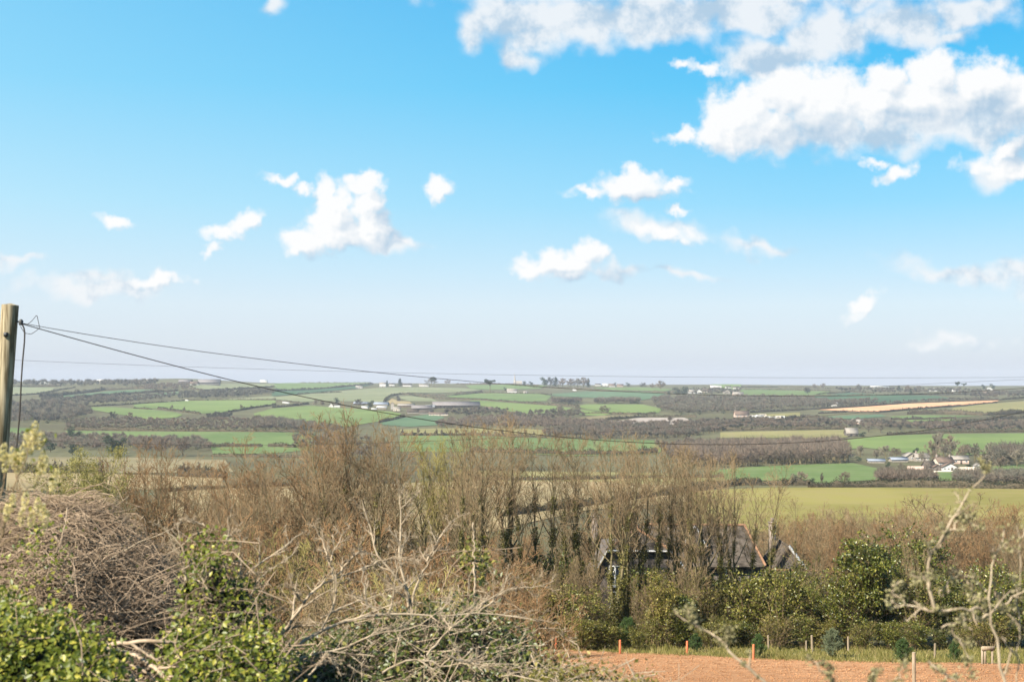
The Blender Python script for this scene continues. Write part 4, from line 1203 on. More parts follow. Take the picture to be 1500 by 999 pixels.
TREES = [
    ('round', 103, 644, 19, 'dark round evergreen above the small green field by the pole', 1.2),
    ('round', 113, 646, 15, 'lower dark evergreen touching the larger one by the small green field', 1.2),
    ('round', 164, 668, 31, 'large dark evergreen in the scrub beside the pale willow', 1.25),
    ('round', 177, 664, 24, 'lighter evergreen against the large dark one beside the pale willow', 1.0),
    ('round', 74, 662, 18, 'small dark evergreen nearest the telegraph pole', 1.3),
    ('round', 106, 666, 16, 'smallest blue-green evergreen in the scrub by the pole', 1.3),
    ('bare', 236, 669, 33, 'broad grey bare tree in the scrub behind the willow', 1.25),
    ('bare', 268, 668, 30, 'broad brown bare tree beside the level green field', 1.3),
    ('bare', 213, 668, 31, 'reddish bare tree between the evergreen and the broad grey tree', 1.0),
    ('bare', 133, 652, 16, 'thin bare tree standing alone above the evergreens', 0.8),
    ('bare', 165, 616, 14, 'bare tree on the lower edge of the long green field', 1.2),
    ('bare', 190, 618, 15, 'second bare tree below the long green field', 1.1),
    ('bare', 222, 625, 14, 'rounded bare tree in the scrub above the dark hedge', 1.4),
    ('bare', 255, 627, 16, 'broad purple bare tree in the scrub above the dark hedge', 1.4),
    ('slim', 252, 600, 8, 'small hedge tree on the V-shaped hedge', 1.2),
    ('slim', 270, 603, 8, 'second small hedge tree on the V-shaped hedge', 1.2),
    ('slim', 353, 600, 9, 'small hedge tree on the hedge rising to the lane', 1.2),
    ('bare', 462, 594, 10, 'bare tree at the end of the lane before the farmhouse', 1.2),
    ('bare', 472, 595, 9, 'lower bare tree next to the lane end', 1.2),
    ('round', 493, 594, 12, 'dark round tree rising behind the white farmhouse', 1.0),
    ('bare', 525, 596, 12, 'bare tree between the farmhouse and the sheds', 1.4),
    ('round', 543, 598, 12, 'dark green tree in front of the blue roofs', 1.2),
    ('round', 485, 629, 9, 'dark bush at the foot of the bright field', 1.6),
    ('cone', 567, 566, 9, 'narrow dark tree beside the white ridge house', 1.0),
    ('cone', 586, 566, 12, 'broad dark cypress on the ridge between white houses', 1.4),
    ('bare', 632, 565, 14, 'broad bare tree on the skyline', 1.5),
    ('flat', 636, 566, 14, 'flat-topped pine behind the broad skyline tree', 1.0),
    ('bare', 656, 564, 9, 'smaller round tree on the skyline', 1.3),
    ('flat', 718, 575.5, 20, 'lone dark flat-topped pine on the green hillside', 1.05),
    ('round', 740, 573, 6, 'dark bush beside the white cottage near the pine', 1.2),
    ('round', 797, 566, 14, 'leafy tree at the spire end of the skyline clump', 1.3),
    ('bare', 806, 566, 14, 'pale bare tree in the skyline clump', 1.4),
    ('cone', 814, 566, 14, 'dark pointed tree in the skyline clump', 1.5),
    ('bare', 824, 566.5, 13, 'grey bare tree in the middle of the skyline clump', 1.5),
    ('bare', 836, 567, 13, 'bare tree behind the middle of the skyline clump', 1.5),
    ('bare', 846, 567, 14, 'tallest grey bare tree of the skyline clump', 1.5),
    ('bare', 855, 567, 15, 'purple bare tree near the village end of the skyline clump', 1.5),
    ('cone', 862, 567, 13, 'dark tree closing the village end of the skyline clump', 1.2),
    ('round', 768, 565, 7, 'low dark tree just beside the spire', 1.5),
    ('round', 778, 565.5, 7, 'second low dark tree between spire and clump', 1.5),
    ('round', 992, 580, 13, 'big dark evergreen on the edge of the village', 1.5),
    ('round', 1003, 580, 14, 'big dark evergreen touching the first white village house', 1.5),
    ('round', 980, 579, 7, 'low dark evergreen at the foot of the two big ones', 1.4),
    ('bare', 968, 571, 14, 'broad blue-grey bare tree above the evergreens', 1.6),
    ('bare', 955, 569, 8, 'small grey skyline tree left of the blue-grey one', 1.5),
    ('bare', 942, 568, 8, 'small grey skyline tree by the pink houses', 1.6),
    ('round', 920, 567, 7, 'dark skyline bush beside the pink houses', 1.5),
    ('round', 901, 566, 6, 'small dark tree between the pink roofs', 1.0),
    ('slim', 981, 620, 14, 'narrow ivy-covered tree beside the pale yard', 1.5),
    ('bare', 820, 612, 22, 'tall purple bare tree on the slope above the brown wood', 0.8),
    ('bare', 812, 611, 14, 'lower purple bare tree beside the tall one above the brown wood', 1.2),
    ('bare', 845, 603, 12, 'bare tree on the hedge under the copse', 1.3),
    ('bare', 885, 606, 13, 'broad bare tree at the corner of the bright field', 1.5),
    ('bare', 870, 655, 32, 'tall pale bare tree behind the row of tree tops', 0.75),
    ('bare', 1183, 577, 10, 'bare tree on the crest hedge', 1.4),
    ('bare', 1193, 569, 7, 'skyline tree above the crest hedge', 1.6),
    ('bare', 1206, 569, 8, 'second skyline tree above the crest hedge', 1.6),
    ('bare', 1258, 570, 8, 'skyline tree nearest the long pale shed', 1.5),
    ('cone', 1317, 573, 9, 'dark upright tree on the skyline past the long pale shed', 1.4),
    ('bare', 1330, 575, 11, 'bare tree next to the dark upright one on the skyline', 1.4),
    ('cone', 1334, 579, 10, 'dark tree below the skyline bare tree', 1.2),
    ('bare', 1346, 573, 9, 'pale bare tree on the skyline before the gabled roof', 1.6),
    ('flat', 1402, 571, 12, 'spreading dark pine on the skyline', 1.0),
    ('flat', 1412, 570, 9, 'second spreading dark pine on the skyline', 1.0),
    ('round', 1441, 571, 8, 'round dark tree beside the white gable', 1.3),
    ('round', 1454, 571, 9, 'round dark tree behind the white gable', 1.3),
    ('bare', 1260, 672, 22, 'bare tree between the plantation and the hamlet', 0.9),
    ('bare', 1297, 671, 21, 'broad reddish bare tree above the blue roofs', 1.3),
    ('bare', 1284, 674, 18, 'rounded bare tree above the blue roofs', 1.3),
    ('bare', 1312, 672, 19, 'pale rounded bare tree beside the stone barn', 1.2),
    ('round', 1341, 670, 15, 'dark evergreen behind the stone barn', 1.0),
    ('bare', 1372, 676, 46, 'tallest brown tree rising from the hamlet', 0.62),
    ('bare', 1366, 678, 36, 'leaning bare tree beside the tallest one in the hamlet', 0.7),
    ('bare', 1396, 676, 34, 'upright brown tree behind the hamlet roofs', 0.8),
    ('bare', 1382, 677, 28, 'rounded grey tree over the hamlet roofs', 1.0),
    ('bare', 1408, 677, 26, 'grey bare tree between the upright one and the evergreen', 0.9),
    ('round', 1420, 667, 17, 'dark round evergreen among the hamlet trees', 1.1),
    ('round', 1420, 687, 8, 'low dark hedge-bush beside the white conservatory', 2.2),
    ('bare', 1445, 697, 44, 'big round grey tree beside the hamlet', 1.15),
    ('bare', 1432, 700, 20, 'small grey bare tree in front of the hamlet beside the big round one', 1.2),
    ('bare', 1388, 674, 40, 'grey bare tree between the tallest and the upright one in the hamlet', 0.9),
    ('bare', 1428, 676, 30, 'broad bare tree behind the pale-roofed barn', 1.1),
    ('bare', 1350, 678, 20, 'round bare tree over the long cottage of the hamlet', 1.1),
    ('bare', 1320, 690, 14, 'low bare tree between the blue roofs and the garden wall', 1.3),
    ('bare', 1466, 690, 24, 'bare tree at the edge of the green field past the big round one', 1.1),
    ('bare', 1490, 684, 30, 'tall bare tree at the very end of the hamlet row', 1.1),
    ('bare', 1452, 672, 28, 'broad brown tree behind the big round grey one', 1.2),
    ('bare', 1475, 676, 28, 'brown tree at the far end of the hamlet row', 1.2),
    ('round', 1300, 692, 16, 'mossy tree in front of the blue roofs', 0.8),
    ('round', 1258, 676, 8, 'dark bush below the bare tree by the plantation', 1.8),
    ('bare', 1175, 710, 22, 'dark rounded bare bush beside the pasture hedge', 1.0),
    ('bare', 1163, 711, 20, 'bushy bare tree touching the dark rounded bush by the pasture', 1.0),
    ('round', 1148, 711, 12, 'low dark bush at the pasture hedge', 1.0),
    ('round', 1190, 711, 12, 'second low dark bush at the pasture hedge', 1.0),
    ('bare', 1238, 710, 22, 'pale bare tree alone on the green field', 1.1),
    ('slim', 1204, 710, 20, 'thin leaning tree beside the dark rounded bush', 0.7),
    ('bare', 1415, 668, 20, 'mossy bare tree at the edge of the bright field behind the hamlet', 1.2),
    ('slim', 1337, 614, 7, 'tiny dark tree standing in the narrow green field', 1.2),
    ('round', 1263, 641, 9, 'dark bush against the lone barn', 1.8),
    ('bare', 1290, 634, 15, 'reddish bare tree in the brown band behind the lone barn', 1.5),
    ('bare', 1272, 633, 12, 'rounded bare tree just behind the lone barn', 1.5),
    ('bare', 1378, 655, 24, 'brown tree against the bright field behind the hamlet', 0.9),
]
for kind, x, row, hp, lab, wd in TREES:
    far_tree(kind, x, row, hp, lab, None, wd)

for k in range(18):                             # the row of thin trees behind the level green field
    far_tree('slim', 592 + k * 11.2 + RNG.uniform(-3, 3), 638 + 0.12 * k, RNG.uniform(9, 14), ORD[k] + ' thin tree along the pale olive strip, from the farmhouse side', 'thin trees along the pale olive strip', 0.9)
for k in range(14):                             # thin trees along the straw-coloured field
    far_tree('slim', 30 + k * 8.6 + RNG.uniform(-2, 2) + (160 if k > 8 else 0), 692.5 + 0.3 * k, RNG.uniform(17, 23), ORD[k] + ' thin tree behind the straw-coloured field, counting from the telegraph pole', 'thin trees behind the straw-coloured field', 0.7)
for k in range(15):                             # plantation front
    far_tree('slim', 1066 + k * 11.6 + RNG.uniform(-3, 3), 684.5 - 0.36 * k, RNG.uniform(19, 27), ORD[k] + ' slim trunked tree at the front of the plantation, counting towards the hamlet', 'trees at the front of the plantation', 1.0)


# ------------------------------------------------------------------ buildings
def windows_on(mb_list, parent, xs, y, z, w, h, frame='frame'):
    """windows on a front that faces -y at depth y: frame a part, pane a sub-part"""
    for x in xs:
        fr = MB()
        t = 0.12 * min(w, h) + 0.03
        box(fr, x - w / 2, x + w / 2, y - 0.10, y - 0.02, z, z + t)
        box(fr, x - w / 2, x + w / 2, y - 0.10, y - 0.02, z + h - t, z + h)
        box(fr, x - w / 2, x - w / 2 + t, y - 0.10, y - 0.02, z + t, z + h - t)
        box(fr, x + w / 2 - t, x + w / 2, y - 0.10, y - 0.02, z + t, z + h - t)
        box(fr, x - t * 0.3, x + t * 0.3, y - 0.09, y - 0.03, z + t, z + h - t)
        f = fr.obj('window', M[frame], parent)
        pn = MB()
        box(pn, x - w / 2 + t, x + w / 2 - t, y - 0.05, y - 0.012, z + t, z + h - t)
        pn.obj('pane', M['glass'], f)


def building(label, x0, x1, row, wall_h, roof_h, depth=7.0, gable=False, wall='white_wall', roof='slate', nwin=0, chim=0, cat='house', name='house', turn=0.0, door=False, storeys=1, group=None, Y=None, open_front=False):
    """x0..x1 the front's edges and row its foot, as seen in the photograph"""
    c = land((x0 + x1) / 2, row)[0] if Y is None else at((x0 + x1) / 2, row, Y)
    w = (x1 - x0) * c[1] / F_PX
    o = thing(name, label, cat, c + np.array([0, depth / 2, 0]), turn, group)
    a, d = w / 2, depth / 2
    mb = MB()
    lowz = -1.2
    if gable:
        prism(mb, [(-a, lowz), (a, lowz), (a, wall_h), (0, wall_h + roof_h), (-a, wall_h)], -d, d, 'y')
    else:
        prism(mb, [(-d, lowz), (d, lowz), (d, wall_h), (0, wall_h + roof_h), (-d, wall_h)], -a, a, 'x')
    mb.obj('wall', M[wall], o)
    r = MB()
    e = 0.06 * min(w, depth) + 0.12
    th = 0.22
    if gable:
        k = roof_h / a
        for s in (-1, 1):
            q = [(s * (a + e), -d - e, wall_h - k * e + th), (0.0, -d - e, wall_h + roof_h + th), (0.0, d + e, wall_h + roof_h + th), (s * (a + e), d + e, wall_h - k * e + th)]
            slab(r, q if s > 0 else q[::-1], th * 0.9)
    else:
        k = roof_h / d
        for s in (-1, 1):
            q = [(-a - e, s * (d + e), wall_h - k * e + th), (a + e, s * (d + e), wall_h - k * e + th), (a + e, 0.0, wall_h + roof_h + th), (-a - e, 0.0, wall_h + roof_h + th)]
            slab(r, q if s < 0 else q[::-1], th * 0.9)
    ro = r.obj('roof', M[roof], o)
    for j in range(chim):
        cm = MB()
        x = (-a + 0.6) if j == 0 else (a - 0.6)
        box(cm, x - 0.45, x + 0.45, -0.4, 0.4, wall_h + roof_h - 0.8, wall_h + roof_h + 1.3)
        box(cm, x - 0.15, x + 0.15, -0.15, 0.15, wall_h + roof_h + 1.302, wall_h + roof_h + 1.7)
        cm.obj('chimney', M['chimney'], ro)
    if nwin:
        hh = min(1.3, wall_h * 0.45)
        for st in range(storeys):
            z = 0.9 + st * 2.5
            if z + hh > wall_h + (roof_h * 0.4 if gable else 0):
                break
            xs = [(-a + w * (j + 0.5) / nwin) for j in range(nwin)]
            if door and st == 0:
                xs.pop(nwin // 2)
            windows_on(None, o, xs, -d, z, min(1.3, 0.55 * w / nwin), hh)
    if door:
        dm = MB()
        x = -a + w * (nwin // 2 + 0.5) / max(nwin, 1)
        box(dm, x - 0.5, x + 0.5, -d - 0.06, -d - 0.004, 0, 2.0)
        dm.obj('door', M['dark_wall'], o)
    if open_front:
        dm = MB()
        nb = max(2, int(w / 5))
        for j in range(nb):
            x = -a + w * (j + 0.5) / nb
            box(dm, x - 0.42 * w / nb, x + 0.42 * w / nb, -d - 0.05, -d - 0.003, 0.05, wall_h * 0.86)
        dm.obj('doorway', M['dark_wall'], o)  # closed dark panels stand in for the shade of open bays
    return o


BUILDINGS = [
    # the hamlet
    ('white conservatory with tall glazing at the front of the hamlet', 1382, 1403, 690.5, 2.08, 1.80, 6, True, 'white_wall', 'brown_roof', 4, 0, 'conservatory', 'conservatory'),
    ('white house with a brown roof behind the conservatory', 1374, 1397, 685, 2.88, 2.25, 9, False, 'cream_wall', 'brown_roof', 5, 2, 'house', 'house'),
    ('pale-roofed barn at the evergreen side of the hamlet', 1398, 1420, 679.5, 2.56, 1.65, 8, False, 'pink_wall', 'pale_roof', 3, 0, 'barn', 'barn'),
    ('dark open car port beside the conservatory', 1369, 1381, 690, 1.76, 1.20, 5, True, 'dark_wall', 'brown_roof', 0, 0, 'car port', 'car_port'),
    ('slate-roofed garage beside the dark car port', 1356, 1370, 688.5, 1.76, 2.40, 6, False, 'dark_wall', 'slate', 2, 0, 'garage', 'garage'),
    ('stone barn with a pale gable at the top of the hamlet', 1328, 1344, 675, 2.40, 1.95, 9, True, 'stone_wall', 'pale_roof', 1, 0, 'barn', 'barn'),
    ('long pale-roofed cottage next to the stone barn', 1343, 1362, 676, 2.40, 2.10, 7, False, 'stone_wall', 'pale_roof', 4, 1, 'cottage', 'cottage'),
    ('low blue-roofed shed by the stone barn', 1307, 1330, 676.5, 1.28, 1.05, 8, False, 'stone_wall', 'blue_sheet', 0, 0, 'shed', 'shed'),
    ('smaller blue-roofed shed toward the plantation', 1274, 1297, 678, 1.12, 0.90, 7, False, 'stone_wall', 'blue_sheet', 0, 0, 'shed', 'shed'),
    ('tiny white outbuilding under the big round grey tree', 1429, 1437, 687, 1.52, 0.98, 4, True, 'white_wall', 'pale_roof', 1, 0, 'outbuilding', 'outbuilding'),
    # the farm
    ('long grey-roofed barn of the hillside farm', 634, 701, 597.5, 3.6, 4.6, 22, False, 'dark_wall', 'sheet', 0, 0, 'barn', 'barn'),
    ('white two-storey farmhouse under the dark round tree', 489, 497.5, 598, 4.6, 2.2, 8, False, 'white_wall', 'slate', 3, 2, 'farmhouse', 'farmhouse'),
    ('white gabled cottage beside the farmhouse', 481, 488, 597, 2.4, 3.4, 8, True, 'white_wall', 'slate', 1, 0, 'cottage', 'cottage'),
    ('blue-grey shed behind the dark green tree', 548, 568, 595, 3.0, 2.6, 14, False, 'stone_wall', 'blue_sheet', 0, 0, 'shed', 'shed'),
    ('low blue shed beside the farmhouse', 518, 540, 593, 2.0, 2.0, 10, False, 'dark_wall', 'blue_sheet', 0, 0, 'shed', 'shed'),
    ('white-sheeted store in front of the bare farm tree', 530, 539, 598.5, 2.0, 1.2, 8, False, 'white_wall', 'white_sheet', 0, 0, 'store', 'store_shed'),
    ('short white store beside the dark green tree', 544, 552, 601, 1.6, 1.0, 6, False, 'dark_wall', 'white_sheet', 0, 0, 'store', 'store_shed'),
    ('pale sheet-roofed shed in the middle of the farm', 552, 566, 599, 2.2, 1.4, 8, False, 'stone_wall', 'white_sheet', 0, 0, 'shed', 'shed'),
    ('tall stone tower house in the farm', 572, 577, 600, 7.5, 2.0, 5, True, 'stone_wall', 'slate', 1, 0, 'tower house', 'tower_house'),
    ('cream cottage below the stone tower house', 576, 586, 602, 3.0, 2.0, 6, False, 'cream_wall', 'pale_roof', 3, 1, 'cottage', 'cottage'),
    ('long tan-roofed shed by the bare mound', 583, 606, 596.5, 2.4, 2.2, 12, False, 'brown_roof', 'pale_roof', 0, 0, 'shed', 'shed'),
    ('grey shed with black doorways in the farmyard', 603, 632, 600.5, 2.6, 3.4, 14, False, 'dark_wall', 'sheet', 0, 0, 'shed', 'shed'),
    ('white-roofed shed against the long barn', 623, 636, 599, 2.6, 2.4, 9, False, 'dark_wall', 'white_sheet', 0, 0, 'shed', 'shed'),
    ('grey slate barn at the front of the farmyard', 596, 614, 606, 2.6, 3.2, 10, False, 'stone_wall', 'slate', 0, 0, 'barn', 'barn'),
    ('low slate barn beside the farmyard entrance', 614, 634, 606.5, 2.2, 2.4, 10, False, 'stone_wall', 'slate', 2, 0, 'barn', 'barn'),
    ('cream single-storey house below the long barn', 628, 656, 609, 2.4, 1.4, 7, False, 'cream_wall', 'brown_roof', 6, 1, 'bungalow', 'bungalow'),
    ('pink cottage among the garden trees', 711, 722, 603, 3.0, 3.0, 8, False, 'pink_wall', 'brown_roof', 3, 1, 'cottage', 'cottage'),
    # along the ridge
    ('square white house alone on the ridge', 556, 565, 567.5, 8.0, 3.0, 10, False, 'white_wall', 'pale_roof', 3, 0, 'house', 'house'),
    ('low white bungalow left of the square white house', 521, 531, 568.6, 3.0, 2.4, 8, False, 'white_wall', 'pale_roof', 3, 0, 'bungalow', 'bungalow'),
    ('white house behind the narrow dark tree', 570, 578, 565.6, 4.5, 2.5, 8, False, 'white_wall', 'slate', 3, 1, 'house', 'house'),
    ('long white house next to the broad cypress', 590, 603, 566.5, 4.2, 2.6, 9, False, 'white_wall', 'slate', 4, 1, 'house', 'house'),
    ('pale terrace below the broad skyline tree', 614, 628, 566.6, 3.4, 2.6, 9, False, 'white_wall', 'pale_roof', 4, 1, 'terrace', 'terrace'),
    ('white cottage beside the lone pine', 743, 757, 575.6, 4.0, 4.0, 8, False, 'white_wall', 'pale_roof', 4, 1, 'cottage', 'cottage'),
    ('small white cottage beyond the one beside the pine', 767, 773, 576.8, 2.6, 2.2, 6, False, 'white_wall', 'pale_roof', 2, 0, 'cottage', 'cottage'),
    ('square pale house among the skyline bushes', 142, 157, 562.5, 7.5, 2.8, 12, False, 'cream_wall', 'white_sheet', 4, 0, 'house', 'house'),
    ('long low white greenhouse on the skyline', 54, 76, 562.2, 3.0, 1.4, 9, False, 'white_wall', 'white_sheet', 0, 0, 'greenhouse', 'greenhouse'),
    ('small white shed behind the long greenhouse', 79, 88, 562.6, 2.6, 1.2, 7, False, 'white_wall', 'white_sheet', 0, 0, 'shed', 'shed'),
    ('white house above the purple-brown trees', 215, 223, 559.5, 4.4, 2.2, 8, False, 'white_wall', 'pale_roof', 2, 0, 'house', 'house'),
    ('white-fronted shed with a dark roof by the grey sheds', 278, 290, 564.6, 4.0, 4.0, 12, False, 'white_wall', 'brown_roof', 0, 0, 'shed', 'shed'),
    ('great grey-pink shed on the ridge', 290, 320, 564.4, 6.5, 6.5, 26, False, 'sheet', 'sheet', 0, 0, 'shed', 'shed'),
    ('grey-pink shed behind the great shed', 262, 279, 561.5, 4.5, 3.5, 20, False, 'sheet', 'sheet', 0, 0, 'shed', 'shed'),
    ('white house on the skyline next to a thin mast of trees', 381, 391, 560.3, 5.0, 2.6, 9, False, 'white_wall', 'white_sheet', 3, 0, 'house', 'house'),
    ('white house beside the skyline clump', 883, 891, 565.8, 4.6, 2.6, 8, False, 'white_wall', 'white_sheet', 3, 1, 'house', 'house'),
    ('white house with a red roof on the skyline', 892, 901, 567, 3.4, 4.4, 9, False, 'white_wall', 'brown_roof', 3, 1, 'house', 'house'),
    ('second red-roofed house on the skyline', 904, 913, 566.6, 3.0, 3.8, 9, False, 'pink_wall', 'brown_roof', 3, 1, 'house', 'house'),
    ('pale house between trees at the clump end of the village', 872, 880, 565.4, 3.6, 2.4, 8, False, 'white_wall', 'slate', 2, 0, 'house', 'house'),
    ('white villa next to the big dark evergreens', 1008, 1018, 577, 4.0, 4.0, 9, False, 'white_wall', 'pale_roof', 4, 1, 'villa', 'villa'),
    ('white gabled villa right behind the white villa', 1019, 1028, 576.6, 4.0, 4.4, 9, True, 'white_wall', 'slate', 2, 0, 'villa', 'villa'),
    ('long white flat-looking house at the top of the village', 1041, 1057, 568.4, 4.6, 1.6, 9, False, 'white_wall', 'white_sheet', 5, 0, 'house', 'house'),
    ('slate-roofed house in the middle of the village', 1030, 1043, 574.6, 3.2, 4.0, 9, False, 'cream_wall', 'slate', 3, 1, 'house', 'house'),
    ('grey gabled house in the village', 1060, 1069, 576.6, 3.6, 4.2, 9, True, 'stone_wall', 'slate', 2, 0, 'house', 'house'),
    ('white house at the open end of the village', 1074, 1083, 570.4, 4.0, 2.6, 8, False, 'white_wall', 'slate', 3, 1, 'house', 'house'),
    ('pinkish cottage at the foot of the village', 1074, 1089, 579.6, 3.0, 3.6, 9, False, 'pink_wall', 'pale_roof', 4, 1, 'cottage', 'cottage'),
    ('small white house above the white villa', 1063, 1071, 569.2, 3.6, 2.2, 8, False, 'white_wall', 'slate', 2, 0, 'house', 'house'),
    # middle slope
    ('pink-roofed farmhouse below the wide grey-brown wood', 1077, 1097, 611.5, 3.4, 3.8, 10, False, 'pink_wall', 'brown_roof', 4, 1, 'farmhouse', 'farmhouse'),
    ('long bright white shed beside the pale yard', 895, 912, 623, 2.6, 1.4, 9, False, 'white_wall', 'white_sheet', 0, 0, 'shed', 'shed'),
    ('lone barn with a pale patched roof', 1241, 1257, 639, 2.6, 4.2, 11, False, 'dark_wall', 'pale_roof', 0, 0, 'barn', 'barn'),
    ('small white cottage under the orange field', 1247, 1254, 621.5, 2.6, 2.6, 7, True, 'white_wall', 'pale_roof', 1, 0, 'cottage', 'cottage'),
    ('pinkish cottage next to the small white one under the orange field', 1256, 1264, 621.5, 2.4, 2.4, 7, False, 'pink_wall', 'pale_roof', 2, 0, 'cottage', 'cottage'),
    ('white house in the trees above the orange field', 1219, 1228, 595.4, 3.2, 2.6, 8, False, 'white_wall', 'pale_roof', 3, 0, 'house', 'house'),
    ('long pale shed on the skyline', 1276, 1302, 568.8, 3.6, 2.0, 14, False, 'white_wall', 'white_sheet', 0, 0, 'shed', 'shed'),
    ('house with a steep gabled roof on the skyline', 1362, 1373, 573, 3.0, 4.6, 9, True, 'white_wall', 'slate', 1, 0, 'house', 'house'),
    ('brilliant white gable between two round dark trees', 1444, 1456, 572, 1.0, 5.4, 9, True, 'white_wall', 'white_sheet', 0, 0, 'barn', 'barn'),
    ('brown-roofed farmhouse below the brilliant white gable', 1441, 1463, 579.4, 3.2, 3.6, 10, False, 'cream_wall', 'brown_roof', 4, 1, 'farmhouse', 'farmhouse'),
    ('white cottage beside the spreading pines', 1396, 1404, 573.6, 3.0, 2.4, 7, False, 'white_wall', 'slate', 2, 0, 'cottage', 'cottage'),
]
for (lab, x0, x1, row, wh, rh, dp, gb, wm, rm, nw, ch, cat, nm) in BUILDINGS:
    building(lab, x0, x1, row, wh, rh, dp, gb, wm, rm, nw, ch, cat, nm, turn=random.uniform(-0.12, 0.12), door=nw >= 3, storeys=2 if wh > 4 else 1, open_front='barn' in nm and wm == 'dark_wall' or 'car_port' == nm)


def low_wall(label, x0, x1, row, h, mat, name='garden_wall', cat='wall'):
    a, b = land(x0, row)[0], land(x1, row)[0]
    mb = MB()
    d = norm(np.array([-(b - a)[1], (b - a)[0], 0])[None])[0] * 0.25
    k = 12
    c = np.linspace(a, b, k)
    z = ground(c[:, 0], c[:, 1])
    V = np.stack([np.stack([c[:, 0] + s * d[0], c[:, 1] + s * d[1], z + t], 1) for s, t in ((-1, -0.4), (-1, h), (1, h), (1, -0.4))], 1)
    i = np.arange(k * 4).reshape(k, 4)
    f = np.concatenate([np.stack([i[:-1, j], i[1:, j], i[1:, j + 1], i[:-1, j + 1]], -1) for j in range(3)])
    mb.add(V, f)
    mb.add(V, [tuple(i[0]), tuple(i[-1][::-1])])
    tag(mb.obj(name, M[mat]), label, cat)


low_wall('low terracotta garden wall in front of the slate-roofed garage', 1329, 1357, 688, 1.8, 'pink_wall')
low_wall('low cream garden wall beside the white conservatory', 1404, 1430, 689, 1.7, 'cream_wall')
low_wall('pale terrace wall along the foot of the hamlet', 1359, 1402, 691.5, 0.7, 'cream_wall')


def van(label, px_, row, hpx=3.0):
    b = land(px_, row)[0]
    s = hpx * b[1] / F_PX / 2.1
    o = thing('delivery_van', label, 'van', b, random.uniform(-0.3, 0.3), 'white vans on the lane')
    mb = MB()
    prism(mb, [(-2.4, 0.35), (2.3, 0.35), (2.45, 1.0), (1.7, 1.25), (1.25, 2.1), (-2.4, 2.15)], -0.95, 0.95, 'y')
    mb.obj('body', M['white_sheet'], o)
    g = MB()
    prism(g, [(1.0, 1.25), (1.62, 1.25), (1.28, 1.95), (1.0, 1.95)], -0.97, 0.97, 'y')
    g.obj('window', M['glass'], o)
    for x in (-1.5, 1.5):
        w_ = MB()
        th = np.arange(14) * 2 * PI / 14
        prism(w_, [(x + 0.35 * math.cos(q), 0.35 + 0.35 * math.sin(q)) for q in th], -1.0, 1.0, 'y')
        w_.obj('wheel', M['iron'], o)
    o.scale = (s, s, s)


van('white van on the lane nearer the V-shaped hedge', 417, 591.2)
van('white van on the lane nearer the farmhouse', 421.5, 591.4, 2.4)
van('tiny white van on the hedge under the dark strip of wood', 274, 587.6, 2.2)
van('white van on the road under the skyline clump', 842, 572.8, 2.6)
for k, (x, row) in enumerate([(1101, 611), (1107, 612.5), (1113, 611), (1117, 610), (1124, 613), (1131, 614), (1137, 613.4), (1143, 612.6)]):
    b = land(x, row)[0]
    o = thing('static_caravan', ORD[k] + ' pale caravan below the grey-brown wood, counting from the pink-roofed farmhouse', 'caravan', b, random.uniform(-0.4, 0.4), 'caravans below the wide wood')
    mb = MB()
    L = random.uniform(3.2, 5.0)
    prism(mb, [(-L, 0.5), (L, 0.5), (L + 0.2, 1.4), (L - 0.1, 2.7), (-L + 0.1, 2.7), (-L - 0.2, 1.4)], -1.4, 1.4, 'y')
    mb.obj('body', M['white_sheet' if k % 3 else 'cream_wall'], o)
    wn = MB()
    box(wn, -L * 0.7, -L * 0.15, -1.43, -1.404, 1.4, 2.2)
    wn.obj('window', M['glass'], o)
    wn = MB()
    box(wn, L * 0.15, L * 0.7, -1.43, -1.404, 1.4, 2.2)
    wn.obj('window', M['glass'], o)

b = land(754, 563.2)[0]
o = thing('church', 'church with a tall thin spire on the skyline', 'church', b, 0.1)
mb = MB()
box(mb, -3, 3, -3, 3, -2, 11)
mb.obj('tower', M['stone_wall'], o)
mb = MB()
a = np.arange(8) * PI / 4 + PI / 8
v = [(2.7 * math.cos(q), 2.7 * math.sin(q), 11.003) for q in a] + [(0.2 * math.cos(q), 0.2 * math.sin(q), 32) for q in a]
mb.add(v, [(k, (k + 1) % 8, 8 + (k + 1) % 8, 8 + k) for k in range(8)])
mb.obj('spire', M['stone_wall'], o)
mb = MB()
prism(mb, [(-4, -2), (4, -2), (4, 6), (0, 10), (-4, 6)], 3.004, 20, 'x')
mb.obj('nave', M['stone_wall'], o)

# ------------------------------------------------------------------ near trees
def P(px_, row, Y):
    return at(px_, row, Y)


